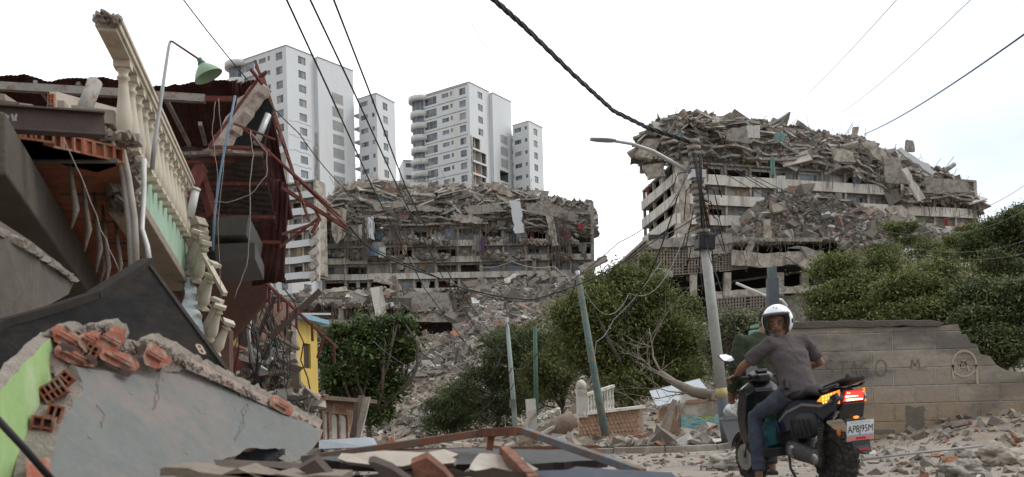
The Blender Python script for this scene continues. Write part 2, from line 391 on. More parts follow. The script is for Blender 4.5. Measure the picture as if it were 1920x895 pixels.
# loose gravel and small bits on the near ground
parts = [scatter(4200, -9, 5.5, 8, 19, .015, .09, bias=3), scatter(3300, 3.0, 9.5, 6.5, 14, .015, .13, lambda x, y: .15 + .85 * sstep(3.6, 4.6, x) , bias=3.2), scatter(700, -6, 6, 20, 26, .06, .5, bias=2),
         scatter(9200, -16, 12, 26, 62, .04, .4, bias=3.4), scatter(800, 4, 16, 15, 30, .04, .3, bias=3)]
V, F = join(parts); o = np_mesh('street_debris', V, F, mat_island('street_bits', [(0, (.27, .24, .20)), (.3, (.20, .17, .145)), (.55, (.34, .31, .27)), (.75, (.29, .22, .17)), (.9, (.30, .13, .085)), (.95, (.5, .48, .45))], bscale=18, mscale=3)); tag(o, 'small stones, brick crumbs and dust lying on the street', 'debris', kind='stuff')
# grass along the kerb
def blades(n, fx, h0, h1, wdt=.012):
    x, y = fx(n); z = H(x, y); h = rng.uniform(h0, h1, n); a = rng.uniform(0, 6.28, n); lx = rng.normal(0, .35, n) * h; ly = rng.normal(0, .35, n) * h
    b = np.stack([x, y, z], 1); d = np.stack([np.cos(a), np.sin(a), 0 * a], 1) * wdt
    tip = b + np.stack([lx, ly, h], 1); V = np.stack([b - d, b + d, tip], 1).reshape(-1, 3)
    return V, np.arange(n * 3).reshape(-1, 3)
GRASS = mat_island('grass_blades', [(0, (.07, .09, .03)), (.4, (.10, .12, .04)), (.75, (.16, .15, .07)), (1, (.05, .075, .025))], trans=.25, bump=0)
def fx(n): x = rng.uniform(-4, 5.3, n); return x, 19.1 - .15 * (x - 3) + np.abs(rng.normal(0, .3, n))
V, F = blades(16000, fx, .03, .13, .01); o = np_mesh('kerb_grass', V, F, GRASS); tag(o, 'short grass growing along the kerb', 'grass', kind='stuff')
# ------------------------------------------------------------------ apartment towers
def wall_grid(mb, o, ud, W, z0, z1, holes, th=.3, mi=0):
    """vertical wall from o along ud, with real openings (u0,u1,za,zb); reveals go inwards"""
    ud = Vector(ud).normalized(); inn = Vector((-ud.y, ud.x, 0))      # inwards
    us = sorted({0, W} | {h[0] for h in holes} | {h[1] for h in holes}); zs = sorted({z0, z1} | {h[2] for h in holes} | {h[3] for h in holes})
    pt = lambda u, z, d=0: Vector((o[0], o[1], 0)) + ud * u + inn * d + Vector((0, 0, z))
    for j in range(len(zs) - 1):
        run = None
        for i in range(len(us) - 1):
            uc = (us[i] + us[i+1]) / 2; zc = (zs[j] + zs[j+1]) / 2
            inside = any(h[0] < uc < h[1] and h[2] < zc < h[3] for h in holes)
            if not inside and run is None: run = us[i]
            if inside and run is not None:
                mb.add([pt(run, zs[j]), pt(us[i], zs[j]), pt(us[i], zs[j+1]), pt(run, zs[j+1])], [(0,1,2,3)], mi); run = None
        if run is not None: mb.add([pt(run, zs[j]), pt(W, zs[j]), pt(W, zs[j+1]), pt(run, zs[j+1])], [(0,1,2,3)], mi)
    for u0, u1, a, b in holes:
        for p, q in (((u0, a), (u1, a)), ((u1, a), (u1, b)), ((u1, b), (u0, b)), ((u0, b), (u0, a))):
            mb.add([pt(*p), pt(*q), pt(*q, th), pt(*p, th)], [(0,1,2,3)], mi)
def window(parent, o, ud, h, panes=2, depth=.16, open_=False, name='window', grille=False, broken=0):
    u0, u1, a, b = h; ud = Vector(ud).normalized(); inn = Vector((-ud.y, ud.x, 0)); mb = MB()
    pt = lambda u, z, d=0: Vector((o[0], o[1], 0)) + ud * u + inn * d + Vector((0, 0, z))
    t = .07
    up = Vector((0, 0, 1))
    if grille:
        k = int((b - a) / .16)
        for i in range(k):
            z = a + (i + .5) * (b - a) / k; mb.bar(pt(u0, z, .08), pt(u1, z, .08), .12, .07)
        n = max(2, int((u1 - u0) / .5))
        for i in range(n + 1): u = u0 + .05 + (u1 - u0 - .1) * i / n; mb.bar(pt(u, a, .1), pt(u, b, .1), .10, .10)
        mb.add([pt(u0, a, .26), pt(u1, a, .26), pt(u1, b, .26), pt(u0, b, .26)], [(0,1,2,3)], 1)
        return mb.build(name, [TWHITE2, VENTB], parent)
    for z in (a + t / 2, b - t / 2): mb.bar(pt(u0, z, depth), pt(u1, z, depth), .08, t)
    for i in range(panes + 1):
        u = u0 + t / 2 + (u1 - u0 - t) * i / panes; mb.bar(pt(u, a + t, depth), pt(u, b - t, depth), .08, t)
    mid = a + (b - a) * .45
    if panes > 1: mb.bar(pt(u0 + t, mid, depth), pt(u1 - t, mid, depth), .05, .045)
    for i in range(panes):
        ua = u0 + (u1 - u0) * i / panes; ub = u0 + (u1 - u0) * (i + 1) / panes
        r = random.random(); mi = 1 if r < .6 else 2 if r < .85 else 3
        dd = depth + random.uniform(0.0, .012)
        mb.add([pt(ua, a, dd), pt(ub, a, dd + random.uniform(-.01, .01)), pt(ub, b, dd + .012), pt(ua, b, dd)], [(0,1,2,3)], mi)
    return mb.build(name, [TGREY, GLASS, GLASS_D, CURT], parent)
BALC = mat('balcony_render', (.60, .60, .58), var=.08, scale=.5, bump=0, stain=(.45, .43, .40), stain_amt=.3)
VENTB = mat('vent_backing', (.30, .30, .30), bump=0)
TWHITE2 = mat('vent_render', (.58, .585, .58), var=.08, scale=.3, bump=0)
CURT = mat('pale_curtain', (.36, .36, .36), var=.25, scale=1.5, bump=0)
ROOFG = mat('roof_slab', (.40, .39, .37), bump=.2)
BRICKR = mat('raw_brick', (.33, .14, .08), var=.35, scale=2, bump=.5)

def tower(root, C, Lp, Rp, top, base, storeys_top_off, damage=None, label_tower=''):
    """C: front corner, Lp: left end, Rp: right end (plan); Rp side has the protruding second mass"""
    fh = 2.8
    C = Vector((C.x, C.y, 0)); Lp = Vector((Lp.x, Lp.y, 0)); Rp = Vector((Rp.x, Rp.y, 0))
    ul = (C - Lp).normalized(); WL = (C - Lp).length
    ur = (Rp - C).normalized(); WR = (Rp - C).length
    n = int((top - base) / fh)
    damage = damage or {}
    # left face
    hl = []; kinds = []
    rows = [top - .9 - fh * i for i in range(n)]
    for i, zt in enumerate(rows):
        a, b = zt - 1.5, zt
        hl.append((WL * .07, WL * .07 + 3.7, zt - 1.75, zt)); kinds.append(3)
        hl.append((WL * .44, WL * .44 + 2.0, zt - 1.05, zt - .1)); kinds.append(2)
        hl.append((WL * .44 + 2.5, WL * .44 + 3.2, zt - .95, zt - .05)); kinds.append(1)
        hl.append((WL - 2.9, WL - 1.1, zt - 1.5, zt)); kinds.append(2)
    mb = MB(); wall_grid(mb, Lp, ul, WL, base, top, hl)
    for i, h in enumerate(hl):
        window(root, Lp, ul, h, kinds[i])
    # right face, first mass then protruding mass
    s1 = WR * damage.get('split', .42); outn = Vector((ur.y, -ur.x, 0))
    st = 0.9
    hr = []
    for i, zt in enumerate(rows): hr.append((s1 * .42, s1 * .42 + 1.9, zt - 1.5 - .2, zt - .2))
    holes2 = []
    for (i, u0, u1) in damage.get('holes', []):   # ragged openings, real holes in the wall
        zt = rows[i]; holes2.append((u0, u1, zt - 2.3, zt + .1))
    hr = [h for h in hr if not any(g[0] < h[1] and g[1] > h[0] and g[2] < h[3] and g[3] > h[2] for g in holes2)]
    wall_grid(mb, C, ur, s1, base, top, hr + [h for h in holes2 if h[1] <= s1])
    for h in hr: window(root, C, ur, h, 2)
    o2 = C + ur * s1 + outn * st; W2 = WR - s1; hv = []
    for i in range(damage.get('vent0', 2), n): hv.append((W2 * .38, W2 * .38 + 3.1, rows[i] - 1.9, rows[i] + .15))
    dv = damage.get('noVent', ())
    hv2 = [h for i, h in enumerate(hv) if i not in dv]
    h3 = [(h[0] - s1, h[1] - s1, h[2], h[3]) for h in holes2 if h[0] > s1]
    wall_grid(mb, o2, ur, W2, base, top - .35, hv2 + h3)
    for h in hv2: window(root, o2, ur, h, name='vent_grille', grille=True)
    # return walls, back walls
    def quad(a, b, z0, z1): mb.add([Vector((a.x, a.y, z0)), Vector((b.x, b.y, z0)), Vector((b.x, b.y, z1)), Vector((a.x, a.y, z1))], [(0,1,2,3)])
    quad(C + ur * s1, o2, base, top - .35); quad(o2 + ur * W2, Rp + Vector((0, 0, 0)), base, top - .35)
    bl = Lp + ur * WR
    quad(Rp, bl, base, top); quad(bl, Lp, base, top)
    mb.build('wall', [TWHITE], root)
    rf = MB()
    rf.prism([Vector((p.x, p.y, top - .5)) for p in (C - outn * .3 + ur * .0 + (-ul) * .3, Rp - ul * .3 - outn * 0, bl, Lp + outn * 0 - outn * .3)], (0, 0, .3))
    # parapet cap, slightly proud
    a, b, c = Lp - outn * 0, C, C + ur * s1
    nl = Vector((ul.y, -ul.x, 0))
    rf.bar(Lp + Vector((0, 0, top + .04)) , C + Vector((0, 0, top + .04)), .26, .12); rf.bar(C + Vector((0, 0, top + .045)), c + Vector((0, 0, top + .045)), .26, .12)
    rf.bar(o2 + Vector((0, 0, top - .3)), o2 + ur * W2 + Vector((0, 0, top - .3)), .26, .12)
    rf.prism([Vector((p.x, p.y, top - .62)) for p in (o2 - outn * -.0 - outn * .02, o2 + ur * W2 - outn * .02, Rp - outn * .1, C + ur * s1 - outn * .1)], (0, 0, .2))
    rf.build('roof', [ROOFG], root)
    # inside: dark floors seen through holes
    ins = MB()
    for i in range(n):
        z = rows[i] + .45
        ins.prism([Vector((p.x, p.y, z)) for p in (C - ul * .35 - outn * .35, Rp - ul * .35, bl, Lp + ul * .1 - outn * .35)], (0, 0, .18))
    ins.build('floor_slab', [CONC], root)
    if damage.get('holes'):
        iw = MB(); q0 = C + (-outn) * 2.6 + ur * .5; q1 = Rp + (-outn) * 2.6 - ur * .5; iw.prism([Vector((q0.x, q0.y, rows[9])), Vector((q1.x, q1.y, rows[9])), Vector((q1.x, q1.y, rows[3])), Vector((q0.x, q0.y, rows[3]))], -outn * .15)
        for u_ in (2.4, 4.9, 7.6, 11.8): q0 = C - outn * .5 + ur * u_; iw.prism([Vector((q0.x, q0.y, rows[9])), Vector((q0.x - outn.x * 2, q0.y - outn.y * 2, rows[9])), Vector((q0.x - outn.x * 2, q0.y - outn.y * 2, rows[3])), Vector((q0.x, q0.y, rows[3]))], ur * .12)
        tag(iw.build('inner_wall', [mat('room_paint', (.62, .60, .56), bump=0)], root), kind='stuff')
    # rounded balconies on the left end
    bc = Lp - ul * .9 + ur * 1.3
    for i in range(n + 1):
        z = top - .1 - fh * i - (.6 if i else 0)
        if z < base: break
        bm_ = MB(); M = Matrix.Translation(Vector((bc.x, bc.y, z))) 
        r = 3.1 if i == 0 else 2.75
        if i == 0: bm_.lathe([(0.0, .1), (r, .1), (r, -1.0), (r - .4, -1.0), (.0, -1.0)], M, 28)
        else: bm_.lathe([(r - .15, 0), (r, 0), (r, -1.25), (.0, -1.25), (.0, -1.1), (r - .15, -1.1), (r - .15, 0)], M, 28)
        bm_.build('round_balcony', [BALC], root)
    g = MB()
    g.lathe([(2.2, base), (2.2, top - .2)], Matrix.Translation(Vector((bc.x, bc.y, 0))), 20)
    for k in range(12):
        a = k * math.pi / 6; g.bar((bc.x + 2.23 * math.cos(a), bc.y + 2.23 * math.sin(a), base), (bc.x + 2.23 * math.cos(a), bc.y + 2.23 * math.sin(a), top - .3), .1, .1, mi=1)
    g.build('curved_glazing', [GLASS, TGREY], root)
    return rows, o2, ul, ur

def wing(root, C, Lp, Rp, top, base, stairs_w=2.6):
    fh = 2.8; C = Vector((C.x, C.y, 0)); Lp = Vector((Lp.x, Lp.y, 0)); Rp = Vector((Rp.x, Rp.y, 0))
    ul = (C - Lp).normalized(); WL = (C - Lp).length; ur = (Rp - C).normalized(); WR = (Rp - C).length
    n = int((top - base) / fh); rows = [top - .9 - fh * i for i in range(n)]; mb = MB()
    hl = []; kn = []
    for zt in rows:
        hl.append((.5, .5 + WL * .42, zt - 1.0, zt)); kn.append(3)
        hl.append((WL * .74, WL * .74 + .75, zt - .95, zt - .1)); kn.append(1)
    wall_grid(mb, Lp, ul, WL, base, top, hl)
    for h, k in zip(hl, kn): window(root, Lp, ul, h, k)
    hr = [(WR * .34, WR * .34 + 1.7, zt - 1.7, zt - .2) for zt in rows]; wall_grid(mb, C, ur, WR, base, top, hr)
    for h in hr: window(root, C, ur, h, 2)
    def quad(a, b, z0, z1): mb.add([Vector((a.x, a.y, z0)), Vector((b.x, b.y, z0)), Vector((b.x, b.y, z1)), Vector((a.x, a.y, z1))], [(0,1,2,3)])
    bl = Lp + ur * WR; quad(Rp, bl, base, top); quad(bl, Lp, base, top)
    mb.build('wall', [TWHITE], root)
    rf = MB(); rf.prism([Vector((p.x, p.y, top - .3)) for p in (C + ur * .1 - ul * .1, Rp - ul * .1, bl, Lp + ur * .1)], (0, 0, .2))
    rf.bar(Lp + Vector((0, 0, top + .04)), C + Vector((0, 0, top + .04)), .26, .12); rf.bar(C + Vector((0, 0, top + .045)), Rp + Vector((0, 0, top + .045)), .26, .12)
    rf.build('roof', [ROOFG], root)
    # stair landings with open balconies between wing and tower
    s = Lp + ur * .8
    for i, zt in enumerate(rows):
        z = zt - 1.9
        b = MB(); b.prism([Vector((p.x, p.y, z)) for p in (s, s - ul * stairs_w, s - ul * stairs_w + ur * 3, s + ur * 3)], (0, 0, .2))
        b.bar(s + Vector((0, 0, z + 1.05)), s - ul * stairs_w + Vector((0, 0, z + 1.05)), .05, .05, mi=1)
        k = 14
        for j in range(k):
            q = s - ul * stairs_w * (j + .5) / k; b.bar(q + Vector((0, 0, z + .2)), q + Vector((0, 0, z + 1.03)), .04, .04, mi=1)
        b.build('landing', [TWHITE2, TGREY], root)
    b = MB(); q0 = s + ur * 3.0; q1 = q0 - ul * (stairs_w + .6)
    b.add([Vector((q0.x, q0.y, base)), Vector((q1.x, q1.y, base)), Vector((q1.x, q1.y, top - .8)), Vector((q0.x, q0.y, top - .8))], [(0,1,2,3)]); b.build('stair_wall', [TWHITE2], root)
    return rows

def corner(px, py, ztop):
    return PZ(px, py, ztop)
TA = 75.5
cA = corner(536, 85, TA); lA = corner(446, 116, TA); rA = corner(656, 132, TA)
ta = empty('apartment_tower', (cA.x, cA.y, 18), 'tallest white apartment tower, at left, with a brown crack down its recess', 'tower')
rowsA, o2A, ulA, urA = tower(ta, cA, lA, rA, TA, 18, 0)
TW = 69.5
cw = corner(705, 175, TW); lw = corner(672, 186, TW); rw = corner(740, 193, TW)
wA = empty('stair_wing', (cw.x, cw.y, 18), 'narrow white stair wing with small windows, right beside the taller left tower', 'building')
wing(wA, cw, lw, rw, TW, 18)
TB = 78.0
cB = corner(879, 154, TB); lB = corner(789, 181, TB); rB = corner(952, 190, TB)
tb = empty('apartment_tower', (cB.x, cB.y, 20), 'central white apartment tower with torn open corner flats and stacked round balconies', 'tower')
rowsB, o2B, ulB, urB = tower(tb, cB, lB, rB, TB, 20, 0, damage={'split': .50, 'vent0': 3, 'noVent': (3,), 'holes': [(4, .9, 3.9), (5, .6, 6.2), (6, .5, 6.4), (7, .6, 5.9), (5, 7.1, 8.6)] + [(6, 10.4, 14.2)]})
TC_ = 71.5
cw2 = corner(991, 227, TC_); lw2 = corner(961, 236, TC_); rw2 = corner(1017, 240, TC_)
wB = empty('stair_wing', (cw2.x, cw2.y, 20), 'narrow white stair wing with small windows, right beside the torn central tower', 'building')
wing(wB, cw2, lw2, rw2, TC_, 20)
# torn wall remains and rooms seen in the opened corner of the central tower
def flakes(root, o, ud, spots, seed):
    r = random.Random(seed); inn = Vector((-ud.y, ud.x, 0))
    for u0, z0, u1, z1, d in spots:
        pts = [Vector((o.x, o.y, 0)) + ud * u + Vector((0, 0, z)) - inn * .04 for u, z in ((u0, z0), (u1, z0 + r.uniform(-.2, .3)), (u1 - .2, z1), (u0 + r.uniform(0, .4), z1 + r.uniform(-.3, .3)))]
        m = MB(); m.prism(jag(pts, .12, .4, r.randint(0, 99)), inn * (-.08)); m.build('cracked_render', [d], root)
for (i, u, wd, zt, ht) in ((4, 1.2, 1.3, 0, 1.2), (5, .9, 1.8, 0, 1.5), (6, 3.0, 1.9, 0, 1.4), (7, 1.0, 1.6, .2, 1.4), (5, 7.3, .9, 0, 1.8), (6, 11.0, 1.7, 0, 1.3)):
    m = MB(); base = Vector((cB.x, cB.y, rowsB[i] - 2.2)) + urB * u; inn = Vector((-urB.y, urB.x, 0))
    off = -inn * 0 + inn * (.9 if u < 10 else .3)
    m.prism(jag([base + off, base + off + urB * wd, base + off + urB * wd * .8 + Vector((0, 0, ht)), base + off + Vector((0, 0, ht * .7))], .15, .35, i), inn * .15)
    m.build('broken_partition', [BRICKR if i % 2 == 0 else CREAM], tb)
fl = []
for i, (u, wdt) in enumerate(((.0, .7), (.1, .8), (.0, .6), (.15, .7))): fl.append((u - .02, rowsB[4 + i] - 2.6, u + wdt, rowsB[4 + i] + .3, CONC))
flakes(tb, cB, urB, fl, 3)
CRK = mat('crack_plaster', (.34, .31, .27), var=.35, scale=1.2, bump=.5)
for k in range(7):
    z0 = 60 - k * 4.2; flakes(ta, o2A - urA * .55 + Vector((urA.y, -urA.x, 0)) * -.6, urA, [(.0, z0 - 4.0 + random.uniform(-.3, 0), .75 + random.uniform(0, .35), z0, CRK)], 20 + k)
for k, (u, z) in enumerate([(1.2, 55.0), (1.6, 51.5), (.8, 48.5)]): flakes(ta, lA + ulA * ((cA - lA).length - 1.6 - u * .0), ulA, [(.4 * k - .5, z - 3, .4 * k + .8, z, CRK)], 60 + k)
# hairline cracks, one small part each
def crack(root, o, ud, pts, w=.06):
    inn = Vector((-ud.y, ud.x, 0)); m = MB(); L = [Vector((o.x, o.y, 0)) + ud * u + Vector((0, 0, z)) - inn * .02 for u, z in pts]
    for a, b in zip(L[:-1], L[1:]): m.bar(a, b, w, .02, up=inn)
    m.build('wall_crack', [CONC_D], root)
WLb = (Vector((cB.x, cB.y, 0)) - Vector((lB.x, lB.y, 0))).length
for i in (1, 2, 3, 4, 5, 6):
    z = rowsB[i] + .55; u = WLb * .40; pts = []
    while u < WLb - .3: pts.append((u, z + random.uniform(-.12, .12))); u += random.uniform(.5, 1.2)
    crack(tb, lB, ulB, pts, .05)
for i in (5, 6, 7, 8, 9):
    z = rowsA[min(i, len(rowsA) - 1)] + .5; u = .2; pts = []
    while u < 6: pts.append((u, z + random.uniform(-.2, .2))); u += random.uniform(.4, 1.0)
    crack(ta, cA, urA, pts, .05)
# small block between the towers
e = empty('apartment_building', PZ(770, 340, 24), 'small pale building peeping out between the two towers', 'building')
m = MB(); a = P(756, 302, 240); ud = Vector((1, .25, 0)).normalized(); hol = [(.6, 4.4, a.z - 1.6 - 3 * i, a.z - .5 - 3 * i) for i in range(6)]
wall_grid(m, a, ud, 6, 30, a.z, hol); 
b0 = Vector((a.x, a.y, 0)); b1 = b0 + ud * 6; inn = Vector((-ud.y, ud.x, 0))
for p, q in ((b1, b1 + inn * 8), (b1 + inn * 8, b0 + inn * 8), (b0 + inn * 8, b0)): m.add([(p.x, p.y, 30), (q.x, q.y, 30), (q.x, q.y, a.z), (p.x, p.y, a.z)], [(0,1,2,3)])
m.build('wall', [TWHITE], e)
for h in hol: window(e, a, ud, h, 3)
m = MB(); m.prism([Vector((p.x, p.y, a.z - .02)) for p in (b0 - inn * .2, b1 - inn * .2, b1 + inn * 8, b0 + inn * 8)], (0, 0, .3)); m.build('roof', [ROOFG], e)
# ------------------------------------------------------------------ the two collapsed blocks
def proj(p):
    d = Vector(p) - Vector((0, 0, CZ)); Y = d.dot(cam_f); return 960 + FPX * d.dot(cam_r) / Y, HY - FPX * d.dot(cam_u) / Y
def bent_strip(mb, o, ud, inn, us, zs, out0, thick, back, seed, mi=0, ragged=.35):
    """a sagging floor slab: follows zs(u), sticks out by out0 with a ragged broken edge"""
    r = random.Random(seed); top = []; n = len(us); row = []
    for i, u in enumerate(us):
        z = zs[i]; e = out0 + r.gauss(0, ragged)
        f = Vector((o.x, o.y, 0)) + ud * u - inn * e; b = Vector((o.x, o.y, 0)) + ud * u + inn * back
        row.append([(f.x, f.y, z - thick), (f.x, f.y, z), (b.x, b.y, z), (b.x, b.y, z - thick)])
    for i in range(n - 1):
        a, c = row[i], row[i + 1]
        if r.random() < .09: continue
        mb.add(a + c, [(0,4,5,1),(1,5,6,2),(3,2,6,7),(0,3,7,4),(0,1,2,3),(4,7,6,5)], mi)
def pile(root, A, B, tprof, bprof, depth, seed, nslab, nchunk, nstr, lean=.3, layers=5, name='collapsed_floors', cut=None, ease=(.10, .06)):
    global rng
    A = Vector((A[0], A[1], 0)); B = Vector((B[0], B[1], 0)); ud = (B - A).normalized(); Lg = (B - A).length; inn = Vector((-ud.y, ud.x, 0))
    us = np.linspace(0, Lg, 200); pxs = []; Ys = []
    for u in us: p = A + ud * u; q = proj((p.x, p.y, 36)); pxs.append(q[0]); Ys.append(p.y)
    def zof(prof):
        xs_, ys_ = zip(*prof); py = np.interp(pxs, xs_, ys_); z = []
        for x_, y_, Y_ in zip(pxs, py, Ys): z.append(P(x_, y_, Y_).z)
        return np.array(z)
    T = zof(tprof); Bt = zof(bprof)
    udn = np.array(ud); inn_ = np.array(inn); An = np.array(A)
    def surf(u, v, off=0.0):
        t = np.interp(u, us, T); b = np.interp(u, us, Bt) - .3; vv = np.clip(v, 0, 1)
        z = b + (t - b) * np.sin(vv * np.pi / 2) ** .9; nz = fbm(u, v * 5, .45, seed)
        d = lean * (t - b) * vv ** 2.2 + .9 + nz * .45
        w_ = np.clip(v - 1, 0, 1); d = d + w_ * depth; z = z - w_ ** 1.5 * (t - b) * .5 + .22 * fbm(u, v * 9, .9, seed + 3) * (v < 1.9)
        p = An + u[..., None] * udn + (d - off)[..., None] * inn_; p[..., 2] = z; return p
    gu = np.linspace(-.5, Lg + .5, int(Lg * 2.2)); gv = np.concatenate([np.linspace(0, 1, 16), np.linspace(1.05, 2, 14)])
    U, Vv = np.meshgrid(gu, gv); Pq = surf(U, Vv); Pq = Pq + np.random.default_rng(seed).normal(0, .16, Pq.shape)
    Pq[0, :, 2] -= .4
    ny, nx = U.shape; i = np.arange(ny - 1)[:, None] * nx + np.arange(nx - 1)[None]
    F = np.stack([i, i + 1, i + nx + 1, i + nx], -1).reshape(-1, 4)
    core = np_mesh('rubble_core', Pq.reshape(-1, 3), F, DUST, root)
    yaw = math.atan2(ud.y, ud.x)
    # pancaked floors
    for k in range(layers):
        f = (k + .3) / layers; uu = np.arange(0, Lg, 1.3); r = np.random.default_rng(seed * 10 + k)
        t = np.interp(uu, us, T); b = np.interp(uu, us, Bt); sag = .35 * fbm(uu, uu * 0 + k, .16, seed + k) + r.normal(0, .07, len(uu))
        z = b + (t - b) * f + sag; m = MB(); dd = lean * (t - b).mean() * f ** 2.2
        ok = (t - b) > .8
        seg0 = 0
        u0 = r.integers(0, max(1, len(uu) // 4)); u1 = len(uu) - r.integers(0, max(1, len(uu) // 4))
        if k < 2: u0, u1 = 0, len(uu)
        bent_strip(m, A + inn * dd, ud, inn, list(uu[u0:u1]), list(z[u0:u1]), -.1 + .25 * r.random(), .26 + .1 * r.random(), 2.5, seed * 10 + k, ragged=.4)
        m.build('pancaked_floor', [[CONC, CONC_L, CONC, CONC_D][k % 4]], root)
    # tilted slabs
    def samp(n, vmax=1.35):
        u = rng.uniform(0, Lg, n); v = rng.uniform(0, 1, n) ** .8 * vmax; return u, v
    u, v = samp(nslab); p = surf(u, v, rng.uniform(-.3, .5, nslab)); s = rng.uniform(0, 1, nslab) ** 2
    slope = np.arctan(np.gradient(T, us)); sl = np.interp(u, us, slope) * v.clip(0, 1)
    size = np.stack([1.3 + 3.8 * s * rng.uniform(.5, 1, nslab), .7 + 2.0 * s, .16 + .2 * rng.uniform(0, 1, nslab)], 1)
    eul = np.stack([rng.normal(.25, .5, nslab), -sl + rng.normal(0, .3, nslab), yaw + rng.normal(0, .35, nslab)], 1)
    V1, F1 = boxes(p, size, eul, .06)
    o = np_mesh(name, V1, F1, SLABM, root); tag(o, kind='stuff')
    # thinner torn pieces, standing or hanging
    n2 = nslab // 2; u, v = samp(n2); p = surf(u, v, rng.uniform(0, .5, n2))
    size = np.stack([rng.uniform(.4, 2.2, n2), rng.uniform(.08, .2, n2), rng.uniform(.5, 2.0, n2)], 1)
    eul = np.stack([rng.normal(0, .4, n2), rng.normal(0, .5, n2), yaw + rng.normal(0, .5, n2)], 1); Vp, Fp = boxes(p, size, eul, .12)
    u, v = samp(nchunk, 1.6); s = .14 + .75 * rng.uniform(0, 1, nchunk) ** 3
    p = surf(u, v, rng.uniform(-.2, .35, nchunk)); size = np.stack([s * rng.uniform(.7, 1.8, nchunk), s * rng.uniform(.5, 1.2, nchunk), s * rng.uniform(.25, .8, nchunk)], 1)
    eul = np.stack([rng.normal(0, .7, nchunk), rng.normal(0, .7, nchunk), rng.uniform(0, 6.28, nchunk)], 1); V2, F2 = boxes(p, size, eul)
    V2, F2 = join([(Vp, Fp), (V2, F2)])
    o = np_mesh('rubble', V2, F2, RUBG, root); tag(o, kind='stuff')
    lines = []
    u, v = samp(nstr, 1.15); p = surf(u, v, .1 + 0 * u)
    for q in p:
        n = random.randint(5, 9); L = random.uniform(.6, 4.2) * (1.3 if random.random() < .15 else .8); dx = random.gauss(0, .5)
        o_ = -inn_ * random.uniform(.1, .9); pts = [q]
        for j in range(1, n):
            t = j / (n - 1)
            pts.append(q + o_ * math.sin(t * 1.6) + udn * (dx * t + random.gauss(0, .12)) + np.array([0, 0, -L * t ** 1.3 + .25 * math.sin(t * 3.1)]))
        lines.append(pts)
    for k in range(nstr // 6):          # bars sticking up and out
        u1 = rng.uniform(0, Lg, 1); q = surf(u1, np.array([random.uniform(.5, 1.1)]))[0]; d = np.array([random.gauss(0, .6), -abs(random.gauss(0, .5)), abs(random.gauss(.9, .5))])
        L = random.uniform(.5, 1.9); lines.append([q, q + d * L * .5 + rng.normal(0, .06, 3), q + d * L + rng.normal(0, .15, 3)])
    V3, F3 = strands(lines, [.02, .03, .045], 3); o = np_mesh('hanging_rebar', V3, F3, REBAR, root); tag(o, kind='stuff')
    return surf, us, T, Bt, ud, inn, A, Lg
CLOTH = {k: mat('cloth_' + k, c, var=.2, bump=.2) for k, c in {'white': (.5, .5, .48), 'red': (.26, .06, .05), 'blue': (.17, .23, .30), 'teal': (.15, .27, .25), 'grey': (.25, .25, .24), 'purple': (.14, .06, .18), 'ochre': (.34, .25, .15)}.items()}
RAILM = mat('railing_metal', (.12, .115, .11), bump=0)
def hang_cloth(root, p, w_, h_, ud, m, name='curtain'):
    mb = MB(); n = 7; inn = Vector((-ud.y, ud.x, 0)); vs = []
    for j in range(5):
        for i in range(n):
            t = i / (n - 1); s = j / 4
            vs.append(Vector(p) + ud * (w_ * (t - .5) * (1 - .35 * s * random.random())) + inn * (.09 * math.sin(i * 2.3 + j * .4) - .1) + Vector((0, 0, -h_ * s + random.uniform(-.05, .05))))
    mb.add(vs, [(j * n + i, j * n + i + 1, (j + 1) * n + i + 1, (j + 1) * n + i) for j in range(4) for i in range(n - 1)], 0)
    return mb.build(name, [m], root)
